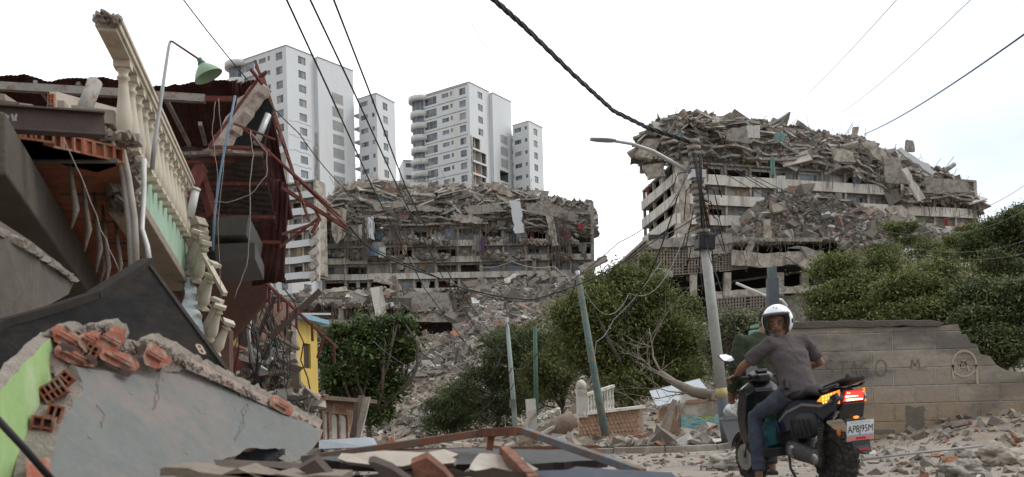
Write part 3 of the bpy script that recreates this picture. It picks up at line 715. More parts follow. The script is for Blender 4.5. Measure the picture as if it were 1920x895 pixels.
def bays(root, A, B, levels, nb, ph, seed, pm, empty_p=.25, par_skip=(), rail_p=.0, back=1.5, depth=11, parts_budget=90, white=0, backA=None, endA=True):
    """storeys that still stand: slab edges, parapets, columns, recessed rooms with windows"""
    r = random.Random(seed); A = Vector((A[0], A[1], 0)); B = Vector((B[0], B[1], 0)); ud = (B - A).normalized(); Lg = (B - A).length; inn = Vector((-ud.y, ud.x, 0)); bw = Lg / nb
    fl = MB(); bk = MB()
    for li in range(len(levels)):
        z = levels[li]
        q = [A - inn * .0, B - inn * .0, B + inn * depth, (A + inn * depth) if backA is None else backA]
        fl.prism([Vector((p.x, p.y, z - .28)) for p in q], (0, 0, .28))
    fl.build('floor_slab', [CONC], root)
    for li in range(len(levels) - 1):
        z = levels[li]; z1 = levels[li + 1] - .28; hgt = z1 - z
        # one long parapet per storey, made of panels with small offsets
        pr = MB()
        for b in range(nb):
            if (li, b) in par_skip: continue
            o = A + ud * (b * bw) - inn * (.12 + r.uniform(-.03, .03)); e = A + ud * ((b + 1) * bw - .015) - inn * (.12 + r.uniform(-.03, .03)); dz = r.uniform(-.05, .05)
            if r.random() < rail_p:
                for k in range(12):
                    c = o.lerp(e, k / 12); pr.bar((c.x, c.y, z), (c.x, c.y, z + 1), .05, .05, mi=1)
                pr.bar((o.x, o.y, z + 1), (e.x, e.y, z + 1), .07, .07, mi=1)
            else:
                zz = z - .30 + dz + ph / 2
                pr.bar((o.x, o.y, zz), (e.x, e.y, zz), .16, ph)
        pr.build('balcony_parapet', [pm, RAILM], root)
        holes = []; deco = []
        for b in range(nb):
            u0 = b * bw + .25; u1 = (b + 1) * bw - .25; k = r.random()
            if k < empty_p: holes.append((u0 + .1, u1 - .1, z + .1, z1 - .35)); deco.append((b, 'open', holes[-1]))
            elif k < .72:
                h = (u0 + .1, u1 - .1, z + .7, z1 - .3); holes.append(h); deco.append((b, 'win', h))
            elif k < .88:
                h = (u0 + .3, u0 + bw * .55, z + .05, z1 - .4); holes.append(h); deco.append((b, 'win', h))
            else: deco.append((b, 'cloth', (u0, u1, z, z1)))
        wb = MB(); wall_grid(wb, A + inn * back, ud, Lg, z, z1, holes, th=.2); wb.build('room_wall', [r.choice([CREAM, CREAM, CONC_L, TWHITE2])], root)
        for b, kd, h in deco:
            if kd == 'win': window(root, A + inn * back, ud, h, r.choice([2, 3, 3, 4]))
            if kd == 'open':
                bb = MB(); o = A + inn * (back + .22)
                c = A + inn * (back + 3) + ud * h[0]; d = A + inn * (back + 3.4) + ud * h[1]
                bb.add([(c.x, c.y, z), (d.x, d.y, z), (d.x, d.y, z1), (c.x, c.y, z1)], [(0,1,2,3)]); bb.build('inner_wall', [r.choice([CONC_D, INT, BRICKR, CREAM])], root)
            if kd == 'cloth' or (kd == 'win' and r.random() < .12) or (kd == 'open' and r.random() < .2):
                c = A + ud * ((b + r.uniform(.25, .75)) * bw) + inn * (r.uniform(-.3, 1.0)); hang_cloth(root, (c.x, c.y, z1 - .05), r.uniform(.5, 1.7), r.uniform(1.0, 2.0), ud, CLOTH[r.choice(['white', 'white', 'grey', 'blue', 'red', 'grey', 'ochre', 'white'])])
        for b in range(nb + 1):
            c = A + ud * min(max(b * bw, .2), Lg - .2) + inn * .3; cm = MB(); cm.box((c.x, c.y, (z + z1) / 2), (.32, .45, hgt), Euler((r.gauss(0, .01), r.gauss(0, .02), math.atan2(ud.y, ud.x)))); 
            bk.v += []; k0 = len(bk.v); bk.v += cm.v; bk.f += [[i + k0 for i in f] for f in cm.f]; bk.m += cm.m; bk.sm += cm.sm
    o = bk.build('column', [CONC_L], root); tag(o, kind='stuff')
    z0, z1 = levels[0], levels[-1]
    m = MB()
    for p in ((A, B) if endA else (B,)): e = p + inn * depth; m.bar((p.x, p.y, (z0 + z1) / 2), (e.x, e.y, (z0 + z1) / 2), .25, z1 - z0 - .3)
    m2 = A + inn * depth if backA is None else backA; m3 = B + inn * depth; m.bar((m2.x, m2.y, (z0 + z1) / 2), (m3.x, m3.y, (z0 + z1) / 2), .25, z1 - z0 - .3)
    m.build('end_wall', [CONC_L], root)
    return ud, inn, bw
SCREENM = mat('screen_brick', (.24, .20, .165), var=.3, bump=.3)
def screen(root, p00, p10, p01, p11, nx, nz, w_=.12, seed=1, name='brick_screen', miss=.06):
    """pierced brick screen spanned between four corners"""
    r = random.Random(seed); m = MB(); L = lambda a, b, t: Vector(a).lerp(Vector(b), t)
    q = lambda s, t: L(L(p00, p10, s), L(p01, p11, s), t)
    for j in range(nz + 1):
        s0 = 0
        for i in range(nx):
            if r.random() > miss: m.bar(q(i / nx, j / nz), q((i + 1) / nx, j / nz), .22, w_)
    for i in range(nx + 1):
        for k in range(3):
            if r.random() > miss: m.bar(q(i / nx, k / 3), q(i / nx, (k + 1) / 3 - .004), w_ * 1.3, .20)
    o = m.build(name, [SCREENM], root); return o
def slab_piece(root, pts, th, m, name='fallen_slab', seed=0, amp=.12, keep=(), push=(0, 1, 0)):
    mb = MB(); mb.prism(jag(pts, amp, .7, seed, keep), Vector(push) * th); return mb.build(name, [m], root)

# ---- block on the right
YR = 134
K = P(1268, 400, 134); Lr = P(1205, 400, 151); Rr = P(1832, 400, 150)
rb = empty('collapsed_apartment_block', (K.x, K.y, 24), 'collapsed concrete block on the right, floors heaped above white balcony bands', 'building')
zp = [P(1290, y, 134).z for y in (400, 362, 324)]; lev = [zp[0] - 1.1 - 2.9, zp[0] - 1.1, zp[1] - 1.1, zp[2] - 1.1, zp[2] - 1.1 + 2.9]
bays(rb, K, Rr, lev, 13, 1.42, 5, PARA, empty_p=.26, back=.8, backA=Vector((Lr.x + 1, Lr.y, 0)), endA=False)
bays(rb, Lr, K, lev, 3, 1.42, 6, PARA, empty_p=.6, depth=1.9, endA=False)
TR = [(1170, 330), (1185, 292), (1200, 255), (1235, 226), (1320, 216), (1400, 224), (1480, 228), (1530, 243), (1600, 256), (1650, 264), (1700, 286), (1740, 310), (1770, 325), (1800, 332), (1818, 346), (1840, 385)]
BR = [(1170, 335), (1230, 300), (1300, 292), (1400, 296), (1500, 303), (1600, 318), (1650, 345), (1700, 382), (1760, 372), (1840, 380)]
sR = pile(rb, (K.x - .5, K.y - .8), (Rr.x + .5, Rr.y - .8), TR, BR, 11, 3, 620, 24000, 1500, lean=.32, layers=5)
sR2 = pile(rb, (Lr.x - .8, Lr.y - .5), (K.x - .3, K.y - .8), TR, BR, 6, 4, 110, 2600, 500, lean=.12, layers=3, name='collapsed_corner')
# big slabs that stand out in the photograph
for i, (pts, Y, th, mm) in enumerate([
    ([(1208, 262), (1245, 256), (1222, 300), (1190, 290)], 135.5, 1.2, CONC_L), ([(1366, 243), (1398, 235), (1408, 268), (1362, 262)], 133.5, .5, CONC), ([(1205, 310), (1245, 305), (1248, 330), (1216, 336)], 136, .8, CONC_L),
    ([(1683, 280), (1690, 276), (1755, 322), (1748, 328)], 139, .6, TWHITE), ([(1690, 318), (1700, 314), (1735, 372), (1724, 378)], 136.5, .6, PARA), ([(1615, 268), (1640, 264), (1700, 330), (1690, 336)], 138, .4, CONC_L),
    ([(1735, 332), (1815, 338), (1820, 362), (1738, 362)], 141.5, .5, CONC), ([(1700, 262), (1712, 264), (1716, 284), (1700, 284)], 142, .5, CONC), ([(1600, 238), (1611, 238), (1606, 258), (1598, 258)], 141, .5, CONC_L),
    ([(1655, 292), (1690, 300), (1700, 345), (1662, 342)], 137.6, .4, CONC), ([(1560, 275), (1600, 285), (1605, 305), (1565, 300)], 135.4, .5, CONC_L), ([(1595, 388), (1640, 386), (1672, 408), (1602, 412)], 134, .6, CONC_L)]):
    slab_piece(rb, [P(x, y, Y + (y - 300) * .003) for x, y in pts], th, mm, seed=i, amp=.1)
m = MB(); m.tube([P(1770, 322, 145), P(1790, 308, 145)], .35, 8); m.build('broken_beam', [CONC], rb)
# white sheet caught in the wreck
hang_cloth(rb, P(1412, 236, 131.5), 2.0, 1.7, Vector((1, .1, 0)).normalized(), CLOTH['white'], 'torn_sheet'); hang_cloth(rb, P(1462, 250, 131.5), 1.6, 1.2, Vector((1, .1, 0)).normalized(), CLOTH['teal'], 'torn_sheet')
hang_cloth(rb, P(1448, 296, 132), .7, 2.3, Vector((1, .1, 0)).normalized(), CLOTH['teal'], 'torn_sheet'); hang_cloth(rb, P(1464, 330, 132), 1.3, 2.2, Vector((1, .1, 0)).normalized(), CLOTH['white'], 'torn_sheet')
# podium below
pd = empty('parking_podium', P(1300, 600, 126), 'raised parking deck with pierced brick screens under the right collapsed block', 'building')
YP = 127
dk = MB(); dk.prism([P(1216, 462, 127), P(1375, 446, 127), P(1540, 446, 126), P(1560, 446, 138), P(1216, 452, 138)], (0, 0, -.5)); dk.build('deck', [CONC], pd)
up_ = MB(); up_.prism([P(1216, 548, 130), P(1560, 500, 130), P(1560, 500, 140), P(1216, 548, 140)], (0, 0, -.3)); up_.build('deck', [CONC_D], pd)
screen(pd, P(1222, 519, 127), P(1372, 507, 127), P(1222, 462, 127), P(1372, 470, 127), 26, 9, w_=.13, seed=2)
screen(pd, P(1374, 506, 127), P(1402, 503, 127), P(1374, 470, 127), P(1402, 476, 127), 6, 9, seed=3)
screen(pd, P(1330, 612, 124), P(1452, 596, 124), P(1330, 562, 124), P(1452, 553, 124), 22, 8, w_=.13, seed=4)
for pts, Y, th, mm in [([(1222, 450), (1372, 438), (1372, 456), (1222, 466)], 126.4, .4, CONC), ([(1290, 464), (1372, 458), (1372, 474), (1290, 484)], 126.6, .3, CONC), ([(1372, 468), (1430, 476), (1530, 470), (1530, 492), (1425, 502), (1372, 497)], 126.2, .6, CONC_L), ([(1330, 548), (1452, 538), (1560, 534), (1560, 546), (1452, 552), (1330, 561)], 124, .7, CONC_L),
                       ([(1452, 556), (1560, 548), (1560, 606), (1452, 606)], 125.2, .4, CONC), ([(1230, 500), (1262, 508), (1262, 520), (1230, 522)], 126.0, .4, CONC), ([(1470, 480), (1532, 488), (1545, 500), (1520, 510)], 124.8, .5, CONC_L)]:
    slab_piece(pd, [P(x, y, Y) for x, y in pts], th, mm, 'beam', seed=len(pts), amp=.05)
for x, w_ in ((1219, 5), (1363, 14), (1462, 12), (1508, 15), (1300, 8)):
    m = MB(); a = P(x, 512, 127.4); b = P(x, 556, 127.4); m.bar(a, b, w_ * .07, .9); m.build('column', [CONC_L], pd)
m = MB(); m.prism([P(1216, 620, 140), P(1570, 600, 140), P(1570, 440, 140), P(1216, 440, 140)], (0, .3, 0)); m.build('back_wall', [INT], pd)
m = MB(); m.prism([P(1455, 600, 124.5), P(1560, 600, 124.5), P(1560, 560, 124.5), P(1455, 560, 124.5)], (0, .3, 0)); 
# ramp with screen running back to the left
rp = empty('ramp_wall', P(1190, 500, 130), 'sloping ramp wall of pierced brick rising between the two collapsed blocks', 'wall')
a0, a1 = P(1150, 508, 150), P(1213, 452, 130); b0, b1 = P(1150, 540, 150), P(1213, 540, 130)
m = MB(); m.prism([a0, a1, b1, b0], (.5, .25, 0)); m.build('ramp_slab', [CONC], rp)
e0, e1, e2, e3 = [p + Vector((-.1, -.5, 0)) for p in (b0, b1, a0, a1)]
screen(rp, e0, e1, e2, e3, 16, 12, seed=6)
m = MB(); m.bar(a0 + Vector((-.1, -.4, .1)), a1 + Vector((-.1, -.4, .1)), .5, .4); m.build('coping', [CONC_L], rp)

# ---- block in the centre
Ac = P(604, 480, 163); Bc = P(1112, 480, 165)
cb = empty('collapsed_apartment_block', (Ac.x, Ac.y, 23), 'collapsed brown-grey block in the centre, in front of the white towers', 'building')
lc = [P(850, y, 163).z for y in (546, 517, 487, 457, 424)]
bays(cb, Ac, Bc, lc, 12, 1.0, 9, PARA, empty_p=.36, rail_p=.25, back=.9, depth=12)
TCp = [(590, 400), (606, 384), (630, 354), (660, 340), (690, 335), (760, 348), (850, 342), (940, 352), (1010, 362), (1060, 376), (1108, 380), (1120, 400)]
BCp = [(590, 412), (620, 415), (700, 420), (800, 424), (900, 424), (1000, 424), (1060, 428), (1120, 440)]
sC = pile(cb, (Ac.x - .5, Ac.y - .8), (Bc.x + .5, Bc.y - .8), TCp, BCp, 12, 5, 520, 22000, 1300, lean=.38, layers=6)
for i, (pts, Y, th, mm) in enumerate([([(955, 376), (975, 378), (984, 436), (966, 438)], 160.5, .5, TWHITE), ([(1024, 405), (1036, 405), (1048, 460), (1036, 462)], 160.8, .5, CONC_L), ([(685, 408), (700, 406), (702, 450), (686, 448)], 161, .5, TWHITE),
    ([(618, 388), (650, 395), (648, 440), (632, 458), (622, 440)], 160.8, .4, CONC_L), ([(640, 350), (680, 338), (694, 346), (650, 358)], 163, .4, CONC_L), ([(900, 342), (935, 342), (968, 366), (955, 370)], 163.5, .4, CONC_L),
    ([(760, 388), (800, 384), (830, 392), (826, 398), (764, 396)], 161.5, .5, CONC), ([(845, 404), (880, 402), (905, 412), (900, 420), (850, 414)], 161, .4, CONC_L), ([(985, 380), (1040, 384), (1085, 404), (1080, 416), (990, 398)], 161.8, .4, CONC),
    ([(868, 388), (934, 380), (945, 396), (880, 404)], 161.9, .4, CONC), ([(700, 380), (760, 376), (764, 388), (704, 396)], 162.2, .4, CONC), ([(640, 425), (680, 420), (682, 450), (646, 452)], 161.4, .4, CONC_L)]):
    slab_piece(cb, [P(x, y, Y) for x, y in pts], th, mm, 'wall_panel' if i < 4 else 'fallen_slab', seed=i + 30, amp=.1)
m = MB(); a = P(1098, 376, 163.5); b = P(1110, 378, 163.5); c = P(1112, 520, 163.5); m.bar(a, b, .4, .4); m.bar(b, c, .5, .5); m.build('corner_post', [CONC], cb)
for k, (x, y, cl, w_, h_) in enumerate(((904, 446, 'purple', .8, 2.2), (895, 442, 'grey', 1.2, 2.6), (1090, 420, 'red', 1.2, .9), (700, 462, 'blue', 2.2, 1.6), (716, 464, 'white', 1.4, 1.7), (758, 460, 'ochre', .9, 1.6), (1060, 432, 'red', .9, 1.6))):
    hang_cloth(cb, P(x, y, 161.5), w_, h_, Vector((1, 0, 0)), CLOTH[cl], 'torn_curtain')
# torn vertical debris curtains over the left end of the facade
lines = []
for k in range(240):
    px = random.choice([random.gauss(655, 14), random.gauss(690, 8), random.gauss(742, 6), random.gauss(1050, 12), random.gauss(880, 40)]); y0 = random.uniform(395, 440); L = random.uniform(1.5, 9)
    q = P(px, y0, 161.6 - random.random()); lines.append([q + Vector((random.gauss(0, .15), random.gauss(0, .15), -L * t)) for t in (0, .2, .4, .6, .8, 1)])
V, F = strands([np.array(l) for l in lines], [.03, .05], 3); tag(np_mesh('torn_cable', V, F, REBAR, cb), kind='stuff')
n = 2600; ff = rng.uniform(0, 1, n); px_ = 604 + ff * 508; yy = np.where(rng.uniform(0, 1, n) < .5, 484, 456) - rng.exponential(3, n); pos = np.array([list(P(a, b, 162.6 + c)) for a, b, c in zip(px_, yy, rng.uniform(-.4, .5, n))])
keep = fbm(px_ * .03, yy * .1, 1, 4) > .15; V, F = boxes(pos[keep], rng.uniform(.12, .8, (int(keep.sum()), 3)), rng.normal(0, .6, (int(keep.sum()), 3))); tag(np_mesh('balcony_rubble', V, F, RUBG, cb), kind='stuff')
# garage storey under the centre block
gp = empty('garage_storey', P(800, 636, 150), 'half buried concrete garage storey with dark openings under the central collapsed block', 'building')
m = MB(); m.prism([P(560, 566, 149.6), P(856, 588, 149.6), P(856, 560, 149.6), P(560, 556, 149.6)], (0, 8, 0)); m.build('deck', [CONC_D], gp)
for pts, Y, th, mm in [([(764, 588), (856, 586), (856, 604), (764, 604)], 149, .6, CONC_L), ([(694, 540), (716, 536), (724, 586), (712, 596), (704, 594)], 148, .7, PARA), ([(768, 545), (840, 550), (850, 584), (776, 588)], 149.0, .5, CONC), ([(596, 560), (640, 562), (640, 572), (596, 570)], 149, .6, CONC_L),
                       ([(600, 598), (764, 604), (764, 616), (600, 612)], 148.8, .7, CONC)]:
    slab_piece(gp, [P(x, y, Y) for x, y in pts], th, mm, 'beam', seed=len(pts) + 7, amp=.07)
for x, w_ in ((770, 9), (640, 10), (700, 10), (853, 6)):
    m = MB(); m.bar(P(x, 590 if x > 760 else 570, 149.4), P(x, 644 if x > 760 else 625, 149.4), w_ * .082, .8); m.build('column', [CONC_L], gp)
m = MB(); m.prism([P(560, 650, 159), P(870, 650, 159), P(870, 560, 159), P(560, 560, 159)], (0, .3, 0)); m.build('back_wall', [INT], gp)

# rubble spilling over the garage deck and hanging steel
def deckz(x, y): return np.interp(x, [-34, -24, -16, -9, -6], [20.4, 20.0, 19.2, 18.2, 17.6]) + .5 * fbm(x, y, .6, 3) + .25 * (y - 149)
V, F = join([scatter(5200, -34, -7, 148.6, 156, .12, .9, zf=deckz, bias=2.8), scatter(160, -34, -8, 148.8, 155, .7, 2.4, zf=deckz, bias=2)]); tag(np_mesh('rubble', V, F, RUB, gp), kind='stuff')
lines = []
for _ in range(60):
    x = random.uniform(-34, -17); q = np.array([x, 148.2 - random.random() * .5, float(deckz(np.array(x), np.array(149.)))]); L = random.uniform(.6, 3.8); lines.append([q + np.array([random.gauss(0, .12), random.gauss(0, .08), -L * t]) for t in (0, .25, .5, .75, 1)])
V, F = strands(lines, [.03, .045], 3); tag(np_mesh('hanging_rebar', V, F, REBAR, gp), kind='stuff')
# ---- torn lower flats of the taller left tower, seen left of the centre block
lf = empty('damaged_flats', P(560, 500, 158), 'torn lower flats with broken balconies at the foot of the taller left tower', 'building')
a = P(516, 470, 160); b = P(594, 470, 157)
bays(lf, a, b, [P(550, y, 158).z for y in (520, 490, 460, 430, 400, 370, 340)], 3, 1.1, 21, TWHITE, empty_p=.4, depth=3, back=1.0)
m = MB(); m.bar(P(597, 528, 156.6), P(597, 410, 156.6), .55, .5); m.build('bare_column', [PARA], lf)
for i in range(5):
    y = 430 + i * 22; slab_piece(lf, [P(578, y, 156), P(592, y - 12, 156), P(598, y - 2, 156), P(584, y + 12, 156)], .4, CONC_L, 'fallen_slab', seed=i, amp=.05)
# ---- rubble heap on the podium
def heapz(x, y):
    c = 24.4 + 6.9 * np.exp(-((x - 38.5) / 7) ** 2 - ((y - 132) / 5) ** 2) + 4.2 * np.exp(-((x - 50) / 9) ** 2 - ((y - 132) / 6) ** 2) + .35 * fbm(x, y, .5, 8)
    c = c - 3 * sstep(31, 25, x) - .5
    return c - np.maximum(0, c - 24.0) * sstep(132.0, 126.6, y) ** 1.2 - 3 * sstep(128.6, 126.5, y) * sstep(43, 46, x)
V, F = grid(np.arange(24, 62, .5), np.arange(126.8, 139, .5), heapz); hp = np_mesh('rubble_heap_core', V, F, DUST)
eh = empty('rubble_heap', (38, 128, 24), 'tall heap of shattered floors and brown dust against the front of the right block', 'rubble')
hp.parent = eh; hp.matrix_parent_inverse = Matrix.Translation(eh.location).inverted(); hp.name = 'heap_core'
parts = [scatter(36000, 25, 61, 126.9, 138, .1, .85, zf=heapz, bias=3.4), scatter(320, 26, 60, 127.5, 137, .7, 2.2, zf=heapz, bias=2.4)]
V, F = join(parts); o = np_mesh('rubble', V, F, RUB, eh); tag(o, kind='stuff')
for i, (pts, Y) in enumerate([([(1432, 412), (1444, 412), (1446, 448), (1434, 450)], 124.5), ([(1400, 462), (1412, 442), (1420, 448), (1410, 472), (1394, 474)], 124), ([(1448, 384), (1470, 380), (1478, 392), (1452, 398)], 126), ([(1500, 462), (1540, 470), (1560, 492), (1520, 488)], 123), ([(1555, 400), (1590, 404), (1600, 422), (1560, 420)], 127),
        ([(1620, 420), (1670, 412), (1690, 430), (1640, 442)], 128), ([(1660, 390), (1690, 385), (1720, 412), (1690, 420)], 131), ([(1700, 425), (1740, 420), (1755, 440), (1712, 448)], 130)]):
    slab_piece(eh, [P(x, y, Y + 2.6) for x, y in pts], .5, [CONC_L, CONC][i % 2], seed=i + 50, amp=.1, push=(0, 1, -.3))
hl_ = []
for k in range(40):
    x = random.uniform(25, 44); y = random.uniform(126.0, 126.8); z = float(heapz(x, y + .8)) + random.uniform(-.3, .6); L = random.uniform(.8, 4)
    hl_.append([np.array([x + random.gauss(0, .2), y - .3 + random.gauss(0, .1), z - L * t]) for t in (0, .25, .5, .75, 1)])
V, F = strands(hl_, [.03, .045], 3); tag(np_mesh('hanging_rebar', V, F, REBAR, eh), kind='stuff')
# ---- countable slabs lying on the slope, each a thing
SL = [(790, 622, 812, 660, 9, 140, 'long pale ribbed slab standing steeply right of the dark garage opening'), (760, 708, 850, 690, 8, 112, 'long flat slab lying across the slope right of the leafy street tree'), (838, 672, 872, 712, 24, 112, 'broad pale broken panel tilted mid-slope left of the dark trees'),
      (850, 706, 868, 690, 10, 108, 'small beam leaning on the broad mid-slope panel'), (802, 752, 816, 778, 12, 92, 'upright white block sticking out low on the slope'), (940, 600, 960, 562, 12, 138, 'dirty white upright slab left of the thin white pole'), (1002, 590, 1040, 548, 16, 140, 'long whitewashed slab leaning uphill right of the thin pole'), (985, 545, 1030, 520, 9, 146, 'narrow slab lying just below the centre block at right'), (1022, 500, 1030, 530, 9, 147, 'short pale stub below the right end of the centre block'), (905, 615, 945, 606, 12, 132, 'brown beam lying flat above the dark trees'), (880, 548, 930, 540, 8, 146, 'thin concrete strip jutting out under the facade'), (610, 552, 650, 545, 10, 148, 'flat slab near the foot of the centre block at left'), (730, 520, 742, 548, 14, 149, 'upright broken panel in the middle of the upper rubble'), (1050, 560, 1075, 540, 12, 140, 'slab propped beside the top of the big tree'), (780, 730, 830, 712, 8, 100, 'dark beam lying in front of the leafy street tree crown'), (1090, 512, 1140, 488, 12, 150, 'long beam bridging the gap between the two blocks'), (700, 528, 740, 536, 10, 150, 'whitish sheet slab on top of the rubble crest'), (950, 532, 975, 515, 9, 148, 'short leaning slab under the right part of the facade')]
for i, (x0, y0, x1, y1, wd, Y, lab) in enumerate(SL):
    Y = Y - 1.0; a = P(x0, y0, Y); b = P(x1, y1, Y + 1.5); m = MB(); d = (b - a).normalized(); s = Vector((-d.z, 0, d.x)) * (wd * Y / FPX)
    pts = jag([a, b, b + s * .9, a + s * 1.1], .1, .6, i)
    m.prism(pts, Vector((.1, .45, -.1)), 0); o = m.build('concrete_slab', [[CONC_L, PARA, CONC, CONC_L][i % 4]]); tag(o, lab, 'slab', 'large slabs lying on the rubble slope')
# ------------------------------------------------------------------ trees
LEAF_A = mat_island('broad_leaves', [(0, (0.037, 0.064, 0.022)), (.45, (0.068, 0.107, 0.034)), (.8, (0.105, 0.153, 0.046)), (1, (0.161, 0.194, 0.073))], trans=.25, bump=0, rough=.6, dirt=.3, mscale=.8)
LEAF_B = mat_island('feathery_leaves', [(0, (0.080, 0.103, 0.035)), (.45, (0.131, 0.159, 0.049)), (.8, (0.189, 0.214, 0.068)), (1, (0.261, 0.262, 0.095))], trans=.28, bump=0, rough=.6, dirt=.4, mscale=.5)
LEAF_C = mat_island('dark_leaves', [(0, (0.051, 0.076, 0.032)), (.5, (0.094, 0.121, 0.049)), (1, (0.167, 0.186, 0.068))], trans=.25, bump=0, rough=.6, dirt=.4, mscale=.5)
LEAF_D = mat_island('grey_leaves', [(0, (0.102, 0.117, 0.068)), (.5, (0.160, 0.179, 0.101)), (1, (0.232, 0.241, 0.135))], trans=.2, bump=0, rough=.6, dirt=.3)
BARK = mat('bark', (.105, .085, .068), var=.35, scale=4, bump=.7)
DRYW = mat('bare_wood', (.20, .17, .14), var=.3, scale=3, bump=.5)
def limb(m, a, b, r0, r1, seed, n=6, bend=.12, sides=7):
    r = random.Random(seed); a = Vector(a); b = Vector(b); L = (b - a).length; o = Vector((r.gauss(0, 1), r.gauss(0, 1), r.gauss(0, .5))) * bend * L
    pts = [a.lerp(b, i / n) + o * math.sin(math.pi * i / n) + Vector((r.gauss(0, 1), r.gauss(0, 1), r.gauss(0, 1))) * (.018 * L if 0 < i < n else 0) for i in range(n + 1)]
    m.tube(pts, [r0 + (r1 - r0) * i / n for i in range(n + 1)], sides); return pts
def make_tree(name, base, blobs, label, cat, leafm, nleaf, leaf=.17, wdt=.45, tips=None, seed=0, trunk_r=.16, fork=.45, group=None, flat=.55, clump=.42, droop=.1, tw=1.0, lean=(0, 0), trunks=1):
    """blobs: (x,y,z,rx,ry,rz) ellipsoids the crown fills; branch tips inside them carry the leaf clumps"""
    r = np.random.default_rng(seed); rr = random.Random(seed)
    base = Vector(base); root = empty(name, base, label, cat, group)
    blobs = list(blobs)
    for q in list(blobs):
        for _ in range(3):
            an = rr.uniform(0, 6.28); el_ = rr.uniform(-.5, 1.1); kx = rr.uniform(.85, 1.15); f_ = rr.uniform(.28, .48)
            blobs.append((q[0] + q[3] * kx * math.cos(an) * math.cos(el_), q[1] + q[4] * kx * math.sin(an) * math.cos(el_), q[2] + q[5] * kx * math.sin(el_), q[3] * f_, q[4] * f_, q[5] * f_))
    B = np.array(blobs, float); vol = B[:, 3] * B[:, 4] * B[:, 5]; tips = tips or int(nleaf / 55)
    k = r.choice(len(B), tips, p=vol ** .8 / (vol ** .8).sum()); d = r.normal(0, 1, (tips, 3)); d /= np.linalg.norm(d, axis=1)[:, None]
    rad = r.uniform(.35, 1.0, tips) ** .45; T = B[k, :3] + d * B[k, 3:] * rad[:, None]
    T[:, 2] += r.normal(0, .12, tips)
    keep = fbm(T[:, 0] + T[:, 1] * .5, T[:, 2], .9, seed) > -.75; T = T[keep]; k = k[keep]; d = d[keep]; tips = len(T)
    # leaves
    n = nleaf; ti = r.integers(0, tips, n); sc = r.uniform(.4, 1.7, tips)
    off = r.normal(0, 1, (n, 3)) * np.array([1, 1, flat]) * clump * sc[ti][:, None] * .6
    pos = T[ti] + off; pos[:, 2] -= droop * np.abs(off[:, 0] + off[:, 1])
    L = leaf * r.uniform(.6, 1.35, n); a = r.uniform(0, 6.28, n); pitch = r.normal(-.35, .5, n)
    ax = np.stack([np.cos(a) * np.cos(pitch), np.sin(a) * np.cos(pitch), np.sin(pitch)], 1); rollv = r.normal(0, .6, n)
    side = np.stack([-np.sin(a), np.cos(a), 0 * a], 1); upv = np.cross(ax, side); side = side * np.cos(rollv)[:, None] + upv * np.sin(rollv)[:, None]
    p0 = pos - ax * L[:, None] * .5; p2 = pos + ax * L[:, None] * .5; w_ = (L * wdt * .5)[:, None]; mid = pos - ax * L[:, None] * .08
    V = np.stack([p0, mid + side * w_ , p2, mid - side * w_], 1).reshape(-1, 3); F = np.arange(n * 4).reshape(-1, 4)
    np_mesh('crown', V, F, leafm, root)
    # trunk and limbs
    m = MB(); bl = B[np.argsort(-vol)]
    for tk in range(trunks):
        bs = base + Vector((rr.gauss(0, .5), rr.gauss(0, .4), 0)) * (tk > 0); cen = Vector(B[:, :3].mean(0)); fk = bs.lerp(Vector((cen.x, cen.y, cen.z)), fork) ; fk.x = bs.x + (cen.x - bs.x) * fork * .6 + lean[0]; fk.y = bs.y + (cen.y - bs.y) * .3
        limb(m, bs - Vector((0, 0, .2)), fk, trunk_r * (1 - .25 * tk), trunk_r * .7, seed + tk, bend=.05)
        for i, b in enumerate(B):
            if trunks > 1 and i % trunks != tk: continue
            c = Vector(b[:3]); bb = limb(m, fk, c, trunk_r * .55, trunk_r * .22, seed + i * 7)
            mine = T[k == i]; sub = mine[r.permutation(len(mine))[:max(6, int(14 * tw))]]
            for q in sub:
                s0 = bb[rr.randint(2, 6)]; limb(m, s0, q, trunk_r * .2, trunk_r * .05, rr.randint(0, 9999), n=4, sides=4)
    m.build('trunk', [BARK], root)
    return root
def E(px, py, Y, rpx, rpy, rd=None):
    p = P(px, py, Y); return (p.x, p.y, p.z, rpx * Y / FPX, rd if rd else rpx * Y / FPX * .8, rpy * Y / FPX)
def gnd(px, Y, py=800): p = P(px, py, Y); return (p.x, p.y, Hz(p.x, p.y))
# leafy street tree
make_tree('broadleaf_tree', gnd(692, 46), [E(680, 680, 46, 58, 46), E(628, 705, 46, 26, 34), E(752, 655, 46, 30, 22), E(672, 622, 46, 44, 20), E(742, 606, 46, 30, 11), E(640, 755, 46, 30, 22), E(730, 735, 46, 32, 20), E(618, 655, 46, 16, 26), E(765, 690, 46, 20, 14), E(700, 775, 46, 30, 12), E(705, 650, 47, 34, 30)],
          'rounded dark green broadleaf tree beside the yellow house', 'tree', LEAF_A, 33000, leaf=.22, wdt=.55, seed=3, trunk_r=.17, clump=.34, fork=.35, group=None)
